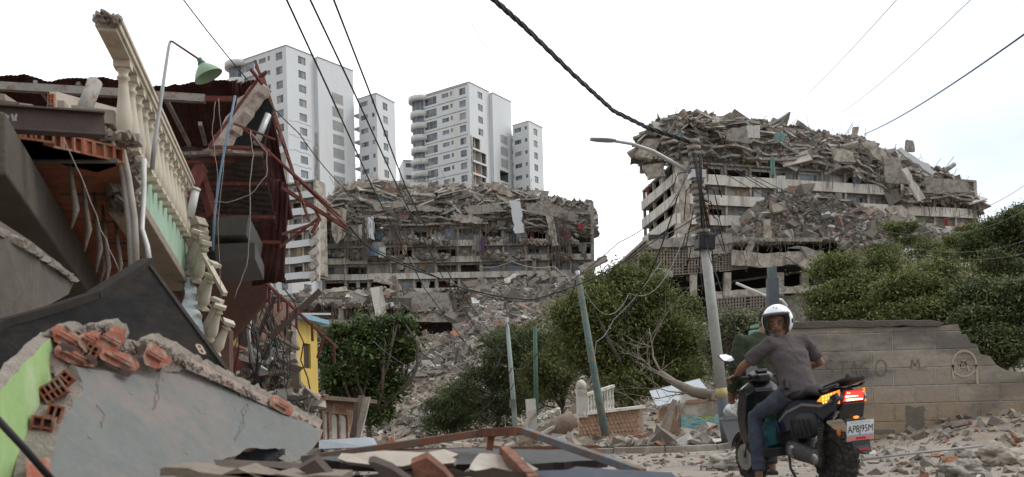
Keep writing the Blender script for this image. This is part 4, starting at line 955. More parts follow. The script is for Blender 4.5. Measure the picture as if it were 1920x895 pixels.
# dark hedge-like trees in the middle
make_tree('feathery_tree', gnd(930, 52), [E(960, 690, 52, 60, 50), E(900, 730, 52, 50, 44), E(1000, 650, 51, 42, 40), E(950, 640, 53, 38, 26), E(985, 740, 50, 40, 40), E(935, 770, 51, 40, 34)],
          'dark feathery tree behind the thin white pole', 'tree', LEAF_C, 44000, leaf=.17, wdt=.33, seed=5, trunk_r=.14, clump=.45, droop=.25, trunks=2)
make_tree('feathery_bush', gnd(840, 55), [E(835, 770, 55, 42, 34), E(870, 745, 55, 34, 36), E(815, 795, 54, 22, 22), E(880, 790, 54, 40, 26)],
          'low dark green bush at the foot of the rubble slope, left of the feathery tree', 'bush', LEAF_C, 20000, leaf=.17, wdt=.35, seed=6, trunk_r=.07, fork=.3)
make_tree('feathery_tree', gnd(1060, 48), [E(1040, 700, 48, 34, 44), E(1010, 700, 47, 26, 40), E(1055, 640, 48, 24, 36)],
          'olive green feathery tree between the thin white pole and the leaning green pole', 'tree', LEAF_B, 20000, leaf=.16, wdt=.33, seed=8, trunk_r=.1, clump=.42, droop=.2)
make_tree('spreading_tree', gnd(1190, 40), [E(1120, 590, 40, 66, 54), E(1200, 560, 41, 56, 54), E(1090, 640, 40, 40, 50), E(1150, 540, 41, 40, 34), E(1235, 630, 40, 62, 56), E(1150, 660, 40, 55, 44), E(1200, 500, 42, 26, 22), E(1285, 600, 42, 34, 44), E(1100, 545, 40, 30, 26), E(1225, 700, 40, 70, 30), E(1290, 680, 42, 30, 40), E(1165, 720, 39, 40, 30)],
          'large spreading green tree behind the fallen bare tree, below the ramp wall', 'tree', LEAF_B, 105000, leaf=.17, wdt=.36, seed=9, trunk_r=.2, clump=.46, droop=.2, tw=1.3)
make_tree('grey_bush', gnd(1385, 36), [E(1385, 615, 36, 36, 30), E(1400, 670, 36, 28, 34), E(1350, 650, 38, 26, 36), E(1380, 730, 34, 30, 22), E(1425, 600, 37, 22, 16)],
          'pale grey-green bush between the lamp pole and the helmeted rider', 'bush', LEAF_D, 22000, leaf=.13, wdt=.5, seed=12, trunk_r=.07, clump=.3, fork=.25)
rt = [((1600, 44), [E(1570, 500, 44, 40, 22), E(1610, 545, 43, 60, 34), E(1560, 560, 43, 36, 28), E(1650, 500, 45, 34, 20), E(1600, 590, 42, 60, 20)], 'leftmost flat-topped tree behind the block wall, beside the podium', LEAF_B, 34000, 21),
      ((1740, 40), [E(1700, 545, 40, 60, 34), E(1760, 520, 41, 50, 26), E(1720, 590, 39, 66, 26), E(1790, 570, 40, 50, 34), E(1780, 625, 38, 40, 26)], 'flat-topped tree rising behind the middle of the block wall', LEAF_B, 42000, 22),
      ((1880, 36), [E(1860, 600, 36, 60, 36), E(1905, 560, 36, 50, 34), E(1890, 650, 35, 40, 26), E(1840, 548, 37, 40, 24), E(1850, 640, 35, 36, 26)], 'dark tree over the broken end of the block wall', LEAF_C, 44000, 23),
      ((1900, 70), [E(1890, 430, 70, 46, 26), E(1840, 470, 70, 34, 24), E(1915, 470, 70, 50, 36), E(1870, 505, 68, 44, 24), E(1925, 400, 72, 24, 16)], 'tall tree reaching above the roofline beside the right edge of the collapsed block', LEAF_C, 34000, 24),
      ((1690, 95), [E(1690, 428, 95, 30, 11), E(1745, 470, 92, 34, 12), E(1660, 470, 92, 30, 12), E(1720, 452, 94, 26, 9)], 'small flat-crowned tree standing on the rubble below the right collapsed block', LEAF_B, 12000, 25),
      ((1810, 88), [E(1800, 452, 88, 28, 12), E(1830, 425, 90, 20, 10), E(1780, 482, 86, 30, 12)], 'small thin tree on the rubble near the right end of the collapsed block', LEAF_B, 9000, 26)]
for i, ((px, Y), bl, lab, lm, n, sd) in enumerate(rt):
    far = Y > 60
    make_tree('umbrella_tree', gnd(px, Y), bl, lab, 'tree', lm, n, leaf=.17 if not far else .26, wdt=.4, seed=sd, trunk_r=.15 if not far else .1, clump=.45 if not far else .6, flat=.4, group='flat-topped trees on the right')
# fallen bare tree
fb = empty('fallen_tree', P(1335, 742, 27), 'fallen bare tree with silvery branches lying over the low white roof', 'tree')
m = MB(); tr = [P(1338, 742, 27), P(1300, 735, 27.3), P(1265, 718, 27.6), P(1240, 700, 28)]; m.tube(tr, [.17, .15, .11, .09], 9); m.build('trunk', [DRYW], fb)
m = MB(); rr = random.Random(4)
def grow(p, d, L, r, dep):
    pts = [p]; q = p
    for i in range(5):
        d = (d + Vector((rr.gauss(0, .16), rr.gauss(0, .16), rr.gauss(.02, .14)))).normalized(); q = q + d * L / 5; pts.append(q)
    m.tube(pts, [r * .75 * (1 - .13 * i) for i in range(6)], 5)
    if dep:
        for k in range(rr.choice([3, 4])):
            b = pts[rr.randint(2, 5)]; nd = (d + Vector((rr.gauss(0, .5), rr.gauss(0, .5), rr.gauss(.05, .45)))).normalized(); grow(b, nd, L * rr.uniform(.55, .85), r * .5, dep - 1)
for s, e, r_ in ((tr[3], P(1185, 590, 29), .05), (tr[2], P(1150, 700, 28), .045), (tr[1], P(1190, 740, 27.5), .04), (tr[2], P(1200, 655, 28.5), .045), (tr[1], P(1160, 755, 27.2), .03)):
    grow(s, (e - s).normalized(), (e - s).length * .75, r_, 2)
m.build('branch_tangle', [DRYW], fb)
# ------------------------------------------------------------------ poles and wires
POLEM = mat('pole_concrete', (.36, .37, .345), var=.15, scale=1.2, bump=.15, stain=(.28, .28, .26), stain_amt=.3)
POLEDK = mat('pole_dark_paint', (.10, .115, .135), var=.2, scale=3, bump=.2)
POLEYL = mat('pole_yellow_band', (.42, .36, .17), var=.25, scale=4, bump=.2)
GREENP = mat('green_pole_paint', (.10, .15, .14), var=.35, scale=2, stain=(.20, .16, .10), stain_amt=.45, bump=.2)
GALV = mat('galvanised_steel', (.45, .46, .46), rough=.5, metal=.5, var=.15, bump=0)
BLACKP = mat('black_plastic', (.022, .022, .024), rough=.5, var=.2, bump=.1)
def seg_pole(root, pts, rads, mats, names):
    for i in range(len(pts) - 1):
        m = MB(); m.tube([pts[i], pts[i + 1]], [rads[i], rads[i + 1]], 16); m.build(names[i], [mats[i]], root)
YP_ = 19.0
b0 = P(1367, 858, YP_); b0.z = Hz(b0.x, b0.y) - .1
lp = empty('street_lamp', b0, 'tall lamp pole with dark painted foot and yellow band, its arm reaching left', 'street lamp')
top = P(1299, 262, YP_)
at_ = lambda py: P(1299 + (1367 - 1299) * (py - 262) / (858 - 262), py, YP_)
seg_pole(lp, [b0, at_(746), at_(728), at_(455)], [.125, .115, .113, .095], [POLEDK, POLEYL, POLEM], ['painted_foot', 'yellow_band', 'pole'])
m = MB(); m.tube([at_(455), at_(262)], [.105, .085], 14)
for i in range(16):
    c = at_(450 - i * 12); m.tube([c, c + Vector((0, 0, .07))], .125 + .02 * random.random(), 10); 
m.build('pole', [mat('weathered_pole', (.27, .24, .20), var=.35, scale=3, bump=.5)], lp)
m = MB(); m.box(at_(455), (.34, .32, .30), Euler((0, R(3), R(10)))); m.tube([at_(448), at_(440)], .18, 12); m.build('junction_box', [BLACKP], lp, bevel=.02)
arm = [at_(330), P(1262, 305, YP_), P(1225, 284, YP_ - .1), P(1185, 270, YP_ - .2), P(1150, 264.5, YP_ - .3)]
m = MB(); m.tube(arm, [.042, .04, .036, .033, .03], 10); m.build('lamp_arm', [GALV], lp)
h0, h1 = P(1152, 265, YP_ - .3), P(1107, 262, YP_ - .45)
m = MB(); d = (h1 - h0).normalized(); n = 9; s = d.cross(Vector((0, 0, 1))).normalized(); vs = []
for i in range(n):
    t = i / (n - 1); wd = .13 * math.sin(math.pi * (.16 + .78 * t)) ** .5; c = h0.lerp(h1, t)
    for a in range(10):
        an = 2 * math.pi * a / 10; vs.append(c + s * (wd * math.cos(an)) + Vector((0, 0, 1)) * (.042 * math.sin(an) * (1 if math.sin(an) > 0 else .45)))
m.add(vs, [(i * 10 + k, i * 10 + (k + 1) % 10, (i + 1) * 10 + (k + 1) % 10, (i + 1) * 10 + k) for i in range(n - 1) for k in range(10)] , 0, True); m.add(vs[:10], [tuple(range(10))], 0); m.add(vs[-10:], [tuple(range(10))], 0)
m.build('lamp_head', [mat('lamp_housing', (.33, .37, .38), rough=.45, bump=0)], lp)
m = MB(); m.box(at_(328), (.30, .24, .16), Euler((0, 0, .2))); m.build('bracket', [GALV], lp)
m = MB()
for i in range(15):
    c = at_(random.uniform(262, 450)); L = random.uniform(.3, 1.1); a = random.uniform(0, 6.28); e = c + Vector((math.cos(a) * .5, math.sin(a) * .4, -L)); m.tube([c, c.lerp(e, .5) + Vector((math.cos(a) * .12, 0, .15)), e], .012, 4)
for k in range(5):
    x = random.uniform(-.12, .12); m.tube([at_(430) + Vector((x, -.13, 0)), at_(360) + Vector((x * .3, -.14, 0)), at_(290) + Vector((x, -.12, 0))], .016, 4)
m.build('cable_bundle', [WIRE], lp)

gb = P(1141, 838, 22.5); gb.z = Hz(gb.x, gb.y) - .1
gp_ = empty('utility_pole', gb, 'leaning dark green pole in front of the pale patterned wall', 'pole'); m = MB(); m.tube([gb, P(1122, 745, 22.5), P(1084, 520, 22.6)], [.105, .09, .07], 12); m.build('pole', [GREENP], gp_)
m = MB(); m.bar(P(1074, 522, 22.6), P(1094, 519, 22.6), .06, .06); m.tube([P(1084, 522, 22.6), P(1083, 508, 22.6)], .05, 8); m.build('pole_top', [GALV], gp_)
tb_ = P(969, 806, 34); tb_.z = Hz(tb_.x, tb_.y) - .1
tp = empty('utility_pole', tb_, 'thin pale pole standing in front of the dark feathery tree', 'pole'); m = MB(); m.tube([tb_, P(958, 690, 34), P(950, 596, 34)], [.10, .08, .06], 10); m.build('pole', [mat('pale_green_pole', (.30, .36, .34), var=.25, scale=2, bump=.1)], tp)
m = MB(); m.box(P(961, 757, 33.8), (.22, .12, .3)); m.build('meter_box', [GREENP], tp)
q = P(1003, 700, 46); q.z = Hz(q.x, q.y); tag(empty('utility_pole', q, 'short green-topped pole half hidden between the feathery trees', 'pole')); s2 = bpy.data.objects['utility_pole.002']
m = MB(); m.tube([q, P(1003, 614, 46)], [.12, .10], 10); m.build('pole', [mat('bright_green_pole', (.07, .14, .10), bump=.1)], s2)
q = P(1452, 690, 24); q.z = Hz(q.x, q.y); dp = empty('dark_post', q, 'thick black steel post rising behind the helmeted rider', 'post')
m = MB(); m.bar(q, P(1448, 522, 24), .26, .26); m.build('post', [POLEDK], dp, bevel=.01); m = MB(); m.bar(P(1448, 522, 24), P(1447, 502, 24), .16, .2); m.build('post_cap', [GREENP], dp)
m = MB(); m.tube([P(1380, 531, 25), P(1440, 557, 25), P(1466, 563, 25), P(1474, 572, 25), P(1473, 590, 25)], .035, 8); m.build('conduit', [mat('white_pipe', (.6, .6, .58), bump=0, rough=.5)], dp)
q = P(1424, 700, 15); q.z = Hz(q.x, q.y); gs = empty('utility_cabinet', q, 'mint green metal cabinet partly hidden behind the rider', 'cabinet')
m = MB(); m.box(P(1424, 700, 15) - Vector((0, 0, .05)), (.17, .2, 1.45), Euler((0, R(-3), .3))); 
m.build('cabinet_body', [mat('mint_paint', (.20, .36, .29), var=.15, scale=3, bump=.1)], gs, bevel=.015); m = MB(); m.box(P(1424, 612, 15), (.20, .24, .05), Euler((0, R(-3), .3))); m.build('cabinet_lid', [mat('mint_paint', 0)], gs, bevel=.01)

def cable(pts, sag, r, lab, grp=None, name='overhead_cable', n=24, m_=WIRE, twist=0):
    L = []
    for a, b in zip(pts[:-1], pts[1:]):
        for i in range(n):
            t = i / n; p = a.lerp(b, t); L.append(p - Vector((0, 0, sag * 4 * t * (1 - t))))
    L.append(pts[-1]); m = MB()
    if twist:
        for ph in range(3):
            m.tube([p + Vector((0, math.cos(i * 1.1 + ph * 2.1), math.sin(i * 1.1 + ph * 2.1))) * r * .9 for i, p in enumerate(L)], r * .7, 5)
    else: m.tube(L, r, 5)
    o = m.build(name, [m_]); return tag(o, lab, 'cable', grp)
def seg(p0, p1, Y0, Y1): return [P(*p0, Y0), P(*p1, Y1)]
T_ = at_(268)
cable([P(915, -10, 12), P(985, 52, 12.8), P(1075, 140, 14.5), P(1150, 208, 16.5), P(1215, 240, 18.2), T_], .0, .03, 'thick twisted black cable sweeping down to the lamp pole from the top', n=10, twist=1)
cable([P(533, -10, 14), P(614, 165, 17), P(700, 355, 24), P(795, 540, 34), P(900, 680, 52)], 0, .017, 'leftmost of the three black cables crossing in front of the towers', n=5)
cable([P(577, -10, 14), P(660, 165, 17), P(745, 350, 24), P(830, 520, 34), P(915, 650, 54)], 0, .017, 'middle one of the three black cables crossing in front of the towers', n=5)
cable([P(622, -10, 14), P(690, 165, 17), P(760, 350, 24), P(845, 520, 34), P(930, 640, 54)], 0, .017, 'rightmost of the three black cables crossing in front of the towers', n=5)
cable(seg((338, -8), (560, 250), 13, 17) + [P(665, 370, 22), P(740, 450, 30)], .1, .010, 'thin wire passing over the green lamp shade towards the centre block', n=6)
cable([P(1930, 58, 15), P(1620, 252, 40)], .15, .016, 'single wire rising to the top right corner of the sky', n=16)
SKYW = mat('pale_wire', (.30, .30, .31), bump=0)
cable([P(1690, -10, 26), P(1500, 190, 60)], .1, .010, 'faint thin wire high in the right sky', n=10, m_=SKYW)
cable([P(1830, -10, 26), P(1580, 210, 60)], .2, .010, 'faint wire right of the other faint one in the sky', n=10, m_=SKYW)
cable([P(885, 45, 30), P(960, 120, 40), P(1205, 240, 60)], .4, .010, 'faint thin wire left of the thick twisted cable', n=10, m_=SKYW)
GR = 'service wires strung from the lamp pole'
for i, (a, b, sg, lab) in enumerate([((1300, 268), (1925, 450), 1.1, 'lowest wire running right from the lamp pole'), ((1300, 265), (1925, 392), 1.3, 'middle wire running right from the lamp pole past the white balconies'), ((1300, 262), (1925, 345), 1.4, 'topmost wire running right from the lamp pole'),
    ((1302, 290), (1920, 475), .9, 'wire running right from the lamp pole just above the tree tops')]):
    cable([P(*a, YP_), P(*b, 30)], sg, .008, lab, GR)
cable([at_(300), P(1250, 395, 18.5), P(1160, 455, 18), P(1020, 560, 17), P(930, 560, 16.5), P(790, 505, 16), P(640, 430, 15)], .05, .009, 'drooping wire from the lamp pole to the red roof tubes', GR, n=8)
cable([at_(400), P(1230, 450, 18), P(1120, 518, 17.4), P(1000, 562, 17), P(900, 548, 16.5), P(820, 520, 16.2), P(700, 470, 15), P(655, 425, 14.2)], 0.03, .013, 'thick black cable sagging across in front of the centre rubble', GR, n=8)
cable([at_(275), P(1270, 370, 17.5), P(1225, 500, 18), P(1165, 600, 20), P(1120, 640, 24)], .05, .014, 'steep black cable dropping left from the lamp pole top', GR, n=8)
cable([at_(430), P(1345, 520, 18), P(1375, 590, 17.5), P(1380, 640, 18.5)], .1, .010, 'slack wire hanging from the black box on the lamp pole', GR, n=8)
cable([P(1084, 520, 22.6), P(1180, 550, 24), P(1290, 420, 26)], .7, .007, 'pale slack wire from the green pole up into the ramp wall', n=10, m_=SKYW)
cable([P(1084, 520, 22.6), P(1040, 500, 24), P(960, 490, 30), P(900, 500, 40)], .1, .009, 'short pale wire from the green pole towards the facade', n=8, m_=SKYW)
cable([P(1240, 490, 24), P(1150, 600, 23.5), P(1118, 640, 23), P(1105, 720, 22.6)], .1, .008, 'pale wire curling down beside the green pole into the branches', n=8, m_=SKYW)
cable([P(950, 600, 34), P(930, 690, 33), P(880, 720, 33), P(830, 705, 34), P(700, 640, 38)], .3, .016, 'slack wire from the thin pole into the leafy street tree', n=8)
cable([P(951, 600, 34), P(990, 660, 33), P(930, 770, 33), P(900, 800, 33)], .2, .014, 'wire looping down by the foot of the thin pole', n=8)
cable([P(1083, 512, 22.6), P(1030, 620, 26), P(960, 690, 33), P(880, 780, 40)], .4, .016, 'wire slanting down left from the green pole across the trees', n=8)

# ------------------------------------------------------------------ walls along the street
BLOCKM, bn_, bb_ = _base('block_wall')
tcx = bn_.nodes.new('ShaderNodeTexCoord'); mpx = bn_.nodes.new('ShaderNodeMapping'); mpx.inputs['Rotation'].default_value = (R(90), 0, 0)
bn_.links.new(tcx.outputs['Object'], mpx.inputs['Vector'])
bt = bn_.nodes.new('ShaderNodeTexBrick'); bn_.links.new(mpx.outputs['Vector'], bt.inputs['Vector']); bt.inputs['Scale'].default_value = 1.0
for k, v_ in (('Mortar Size', .016), ('Brick Width', .62), ('Row Height', .26), ('Mortar Smooth', .6), ('Bias', 0)): bt.inputs[k].default_value = v_
bt.inputs['Color1'].default_value = (.37, .325, .265, 1); bt.inputs['Color2'].default_value = (.285, .255, .215, 1); bt.inputs['Mortar'].default_value = (.40, .36, .30, 1)
mps = bn_.nodes.new('ShaderNodeMapping'); mps.inputs['Scale'].default_value = (.55, .55, 1.6); bn_.links.new(tcx.outputs['Object'], mps.inputs['Vector'])
f1 = _noise(bn_, mps.outputs['Vector'], 1.1, 6, .62); dark = _ramp(bn_, f1, [(.46, (1, 1, 1)), (.58, (.50, .50, .52))])
c = _mixc(bn_, .9, bt.outputs['Color'], dark, 'MULTIPLY')
sepx = bn_.nodes.new('ShaderNodeSeparateXYZ'); bn_.links.new(tcx.outputs['Object'], sepx.inputs[0])
mr = bn_.nodes.new('ShaderNodeMapRange'); bn_.links.new(sepx.outputs['Z'], mr.inputs['Value'])
for k, v_ in (('From Min', .55), ('From Max', 1.15), ('To Min', 1.0), ('To Max', 0.0)): mr.inputs[k].default_value = v_
f2 = _noise(bn_, tcx.outputs['Object'], 1.7, 5, .65); mm = bn_.nodes.new('ShaderNodeMath'); mm.operation = 'MULTIPLY'; bn_.links.new(mr.outputs[0], mm.inputs[0]); bn_.links.new(_ramp(bn_, f2, [(.35, (0, 0, 0)), (.5, (1, 1, 1))]), mm.inputs[1])
c = _mixc(bn_, mm.outputs[0], c, (.33, .25, .17))
f3 = _noise(bn_, tcx.outputs['Object'], 14, 5, .7); c = _mixc(bn_, .5, c, _ramp(bn_, f3, [(.3, (.75, .75, .75)), (.7, (1.15, 1.15, 1.15))]), 'MULTIPLY')
bn_.links.new(c, bb_.inputs['Base Color']); bb_.inputs['Roughness'].default_value = .95
bmp = bn_.nodes.new('ShaderNodeBump'); bmp.inputs['Strength'].default_value = .9; bmp.inputs['Distance'].default_value = .02
ma = bn_.nodes.new('ShaderNodeMath'); ma.operation = 'SUBTRACT'; bn_.links.new(f3, ma.inputs[0]); bn_.links.new(bt.outputs['Fac'], ma.inputs[1]); bn_.links.new(ma.outputs[0], bmp.inputs['Height']); bn_.links.new(bmp.outputs['Normal'], bb_.inputs['Normal'])
WY = 14.0
wt = [(1470, 612), (1560, 612), (1660, 612), (1762, 611), (1796, 608), (1803, 627), (1812, 627), (1820, 643), (1832, 646), (1838, 664), (1856, 668), (1868, 684), (1878, 690), (1886, 694), (1905, 697), (1935, 697), (2100, 700)]
bw_ = empty('block_wall', P(1700, 800, WY), 'weathered grey block wall with a stepped broken end and faint scratched writing', 'wall')
m = MB(); pts = [P(x, y, WY) for x, y in wt]; bot = [P(2100, 830, WY), P(1900, 826, WY), P(1700, 826, WY), P(1470, 826, WY)]
m.prism(jag(pts + bot, .008, .18, 3, keep=(len(pts) - 1, len(pts), len(pts) + 1, len(pts) + 2)), (0, .2, 0)); m.build('masonry', [BLOCKM], bw_)
m = MB(); cp = jag([P(1470, 603, WY - .05), P(1500, 604, WY - .05), P(1700, 599, WY - .05), P(1745, 600, WY - .05), P(1772, 606, WY - .05), P(1760, 612, WY - .05), P(1600, 614, WY - .05), P(1470, 616, WY - .05)], .008, .12, 5); m.prism(cp, (0, .32, 0)); m.build('coping', [mat('mossy_coping', (.13, .11, .095), var=.35, scale=3, bump=.8)], bw_, bevel=.01)
for i, (x, y, w_, h_) in enumerate(((1862, 792, 36, 20), (1715, 790, 34, 56), (1812, 810, 12, 16), (1656, 810, 44, 8))):     # patches where render has fallen off
    m = MB(); a = [P(x - w_ / 2, y - h_ / 2, WY - .004), P(x + w_ / 2, y - h_ / 2, WY - .004), P(x + w_ / 2, y + h_ / 2, WY - .004), P(x - w_ / 2, y + h_ / 2, WY - .004)]; m.prism(jag(a, .012, .05, i), (0, .02, 0)); m.build('bare_patch', [mat('bare_mortar', (.19, .165, .135), var=.35, scale=5, bump=.8)], bw_)
SCR = mat('scratched_line', (.17, .15, .13), var=.2, bump=0); SCRP = mat('pale_scratch', (.40, .345, .27), var=.2, bump=0)
def strokes(root, lines, m_, w_=.012, name='scratched_writing', y_=WY - .006):
    m = MB()
    for L in lines:
        for a, b in zip(L[:-1], L[1:]): m.bar(P(*a, y_), P(*b, y_), w_, .006, up=Vector((0, 1, 0)))
    return m.build(name, [m_], root)
def arc(cx, cy, rx, ry, a0, a1, n=12): return [(cx + rx * math.cos(R(a0 + (a1 - a0) * i / n)), cy - ry * math.sin(R(a0 + (a1 - a0) * i / n))) for i in range(n + 1)]
strokes(bw_, [arc(1556, 683, 7, 8, 40, 270, 8) + arc(1556, 699, 7, 8, 90, -140, 8)[1:], [(1572, 678), (1590, 677)], [(1581, 678), (1581, 706)], [(1595, 706), (1602, 678), (1610, 706)], [(1598, 696), (1607, 696)], arc(1622, 692, 8, 14, 50, 320, 10) + [(1628, 694), (1620, 694)], arc(1652, 690, 10, 15, 0, 360, 14), [(1708, 692), (1710, 675), (1716, 686), (1722, 674), (1725, 690)]], SCR, .012)
strokes(bw_, [arc(1808, 682, 22, 24, 0, 360, 22) , [(1786, 684), (1788, 712)], [(1830, 684), (1833, 720)]], SCRP, .032, 'scratched_ring'); strokes(bw_, [[(1797, 695), (1806, 672), (1818, 697)], arc(1806, 684, 6, 6, 0, 360, 8), [(1795, 697), (1803, 694)]], SCRP, .022, 'scratched_letter')
# metal pipe lying on the dirt
m = MB(); m.tube([P(1615, 862, 9.6), P(1730, 848, 10.3), P(1842, 836, 11)], .014, 8); o = m.build('steel_pipe', [mat('dull_pipe', (.27, .26, .25), var=.2, bump=0)]); tag(o, 'long thin grey pipe lying on the dirt in front of the block wall', 'pipe')
for i, (x, y, Y, s, lab) in enumerate([(1805, 862, 9, .17, 'brown boulder of rubble below the broken end of the block wall'), (1870, 846, 10, .20, 'grey wedge of concrete lying on the dirt at the far right'), (1360, 872, 11.5, .20, 'rounded grey rock on the road left of the scooter front wheel'), (1383, 858, 13, .19, 'pale lump of stone beside the foot of the lamp pole'), (1790, 845, 10, .12, 'dark red brick fragment on the dirt right of the scooter')]):
    p = P(x, y, Y); p.z = Hz(p.x, p.y) + s * .35; m = MB(); bm_ = bmesh.new(); bmesh.ops.create_icosphere(bm_, subdivisions=5, radius=s)
    for v in bm_.verts: v.co = Vector((v.co.x * 1.25, v.co.y, v.co.z * .7)) * (1 + .45 * mnoise.noise(v.co * (1.6 / s) + Vector((i, 0, 0))) + .12 * mnoise.noise(v.co * (6 / s)) - .10 * mnoise.cell(v.co * (2.2 / s))) + p
    me = bpy.data.meshes.new('rock'); bm_.to_mesh(me); bm_.free(); me.materials.append([CONC, CONC_L, CONC, CONC_L, BRICKR][i]); me.polygons.foreach_set('use_smooth', [True] * len(me.polygons)); o = link('rock', me); tag(o, lab, 'rock', 'lumps of rubble near the scooter')

# pale patterned wall with balustrade railing
PINK = mat('patterned_pink_wall', (.50, .33, .23), var=.15, scale=2, bump=.2, stain=(.33, .22, .16), stain_amt=.4)
pw = empty('patterned_wall', P(1140, 840, 24), 'salmon wall with raised pattern and a balustrade on top, behind the leaning green pole', 'wall')
y0w = 24; m = MB(); m.prism([P(1086, 842, y0w), P(1086, 778, y0w), P(1203, 764, y0w + 1.2), P(1206, 836, y0w + 1.2)], (0, .3, 0)); m.build('wall', [PINK], pw)
m = MB()
for j in range(8):
    for i in range(16):
        s = (i + .5 + (j % 2) * .5) / 17; t = (j + .5) / 8; top_ = P(1086, 780, y0w).lerp(P(1203, 766, y0w + 1.2), s); bo = P(1086, 840, y0w).lerp(P(1206, 834, y0w + 1.2), s); c = top_.lerp(bo, t) + Vector((0, -.02, 0)); m.box(c, (.075, .05, .07), Euler((0, .5, .05)))
tag(m.build('raised_pattern', [PINK], pw), kind=None)
WHT = mat('dirty_white_paint', (.58, .56, .50), var=.12, scale=1.5, bump=.2, stain=(.36, .33, .27), stain_amt=.4)
m = MB(); m.bar(P(1088, 777, y0w - .05), P(1204, 763, y0w + 1.15), .28, .07); m.build('sill', [WHT], pw); m = MB(); m.bar(P(1098, 741, y0w), P(1150, 724, y0w + .6), .12, .07); m.build('handrail', [WHT], pw)
m = MB(); m.box(P(1091, 757, y0w), (.26, .26, .7)); m.lathe([(.05, 0), (.12, .04), (.13, .12), (.08, .2), (.02, .24)], Matrix.Translation(P(1090, 730, y0w)), 10); m.build('gate_post', [WHT], pw)
for i in range(10):
    s = (i + .5) / 10; a = P(1100, 775, y0w).lerp(P(1152, 768, y0w + .6), s); b = P(1100, 742, y0w).lerp(P(1152, 725, y0w + .6), s); m = MB(); L = (b - a).length
    m.lathe([(.035, 0), (.035, .05), (.02, .09), (.038, .2), (.022, L * .55), (.034, L * .6), (.022, L * .65), (.03, L - .04), (.035, L)], Matrix.Translation(a), 8); m.build('baluster', [WHT], pw)
# collapsed fence left of it
cf = empty('collapsed_fence', P(1010, 820, 27), 'toppled pale fence of white posts and railings with planks slumped against it', 'fence')
m = MB(); m.box(P(997, 780, 27), (.28, .28, .95), Euler((0, R(-3), 0))); m.build('gate_post', [WHT], cf)
m = MB(); m.bar(P(979, 806, 26.8), P(1000, 772, 26.8), .12, .12); m.build('leaning_post', [WHT], cf)
m = MB()
for a, b in (((1003, 785), (1048, 766)), ((1000, 800), (1052, 782)), ((1012, 784), (1012, 800)), ((1024, 780), (1024, 796)), ((1036, 772), (1036, 790)), ((1047, 766), (1050, 784))): m.bar(P(*a, 27), P(*b, 27.2), .08, .08)
m.build('railing', [WHT], cf)
m = MB(); m.prism(jag([P(995, 812, 27), P(1050, 785, 27), P(1050, 800, 26.6), P(1010, 822, 26.6)], .03, .2), (0, .1, -.05)); m.build('fallen_panel', [CONC_L], cf)
for i, (a, b, c, d) in enumerate((((1022, 818), (1078, 755), (1086, 762), (1040, 822)), ((1035, 823), (1084, 768), (1088, 776), (1056, 824)), ((1000, 808), (1046, 786), (1048, 792), (1004, 816)))):
    m = MB(); m.prism([P(*a, 26.5 - i * .2), P(*b, 26.9 - i * .2), P(*c, 26.9 - i * .2), P(*d, 26.5 - i * .2)], (0, .08, 0)); m.build('plank_panel', [mat('weathered_planks', (.23, .19, .155), var=.35, scale=6, bump=.5)], cf)
m = MB(); m.tube([P(1048, 820, 26), P(1060, 795, 26), P(1078, 785, 26)], [.28, .3, .25], 10); m.build('rolled_matting', [mat('straw_matting', (.24, .18, .14), var=.3, scale=8, bump=.5)], cf)
for a, b in (((1020, 812), (1086, 776)), ((1070, 815), (1086, 790))): m = MB(); m.bar(P(*a, 25.8), P(*b, 26), .06, .08); m.build('loose_bar', [WHT], cf)
# white gate leaf and low painted wall
gt = empty('white_gate', P(1207, 830, 24.5), 'white sheet metal gate leaf standing askew right of the salmon wall', 'gate')
m = MB(); m.prism([P(1185, 772, 25.4), P(1204, 758, 25.2), P(1206, 826, 25.2), P(1192, 832, 25.4)], (0, .06, 0)); m.build('leaf', [mat('white_sheet', (.62, .66, .68), var=.1, bump=.1)], gt); m = MB(); m.bar(P(1204, 758, 25.1), P(1207, 828, 25.1), .05, .05); m.build('frame', [GALV], gt)
mw = empty('painted_wall', P(1312, 820, 27), 'low broken wall with a small blue and yellow landscape mural and lettering under it', 'wall')
m = MB(); m.prism(jag([P(1273, 812, 27), P(1273, 757, 27), P(1352, 749, 27), P(1372, 750, 27), P(1372, 812, 27)], .02, .2, 4), (0, .3, 0)); m.build('wall', [CONC_L], mw)
m = MB(); m.prism(jag([P(1256, 820, 26.9), P(1254, 760, 26.9), P(1268, 757, 26.9), P(1273, 820, 26.9)], .04, .15, 5), (0, .3, 0)); m.build('broken_pier', [mat('earth_render', (.33, .22, .15), var=.35, scale=2, bump=.7)], mw)
m = MB(); m.prism(jag([P(1285, 757, 26.95), P(1290, 750, 26.95), P(1352, 745, 26.95), P(1352, 750, 26.95)], .02, .15, 9), (0, .4, 0)); m.build('broken_coping', [mat('earth_render', 0)], mw)
mu, n_, b_ = _base('mural_paint'); t_ = n_.nodes.new('ShaderNodeTexCoord'); mp_ = n_.nodes.new('ShaderNodeMapping'); mp_.inputs['Scale'].default_value = (1.4, 1, 5.5); n_.links.new(t_.outputs['Object'], mp_.inputs['Vector'])
cc = _ramp(n_, _noise(n_, mp_.outputs['Vector'], 1.6, 4, .6), [(.30, (.05, .12, .08)), (.40, (.10, .28, .38)), (.48, (.20, .42, .50)), (.52, (.38, .42, .30)), (.58, (.12, .24, .08)), (.66, (.42, .38, .10)), (.74, (.10, .20, .10))]); n_.links.new(cc, b_.inputs['Base Color']); b_.inputs['Roughness'].default_value = .8
m = MB(); a = [P(1277, 779, 26.94), P(1362, 777, 26.94), P(1362, 802, 26.94), P(1277, 804, 26.94)]; m.prism(a, (0, .03, 0)); m.build('mural', [mu], mw)
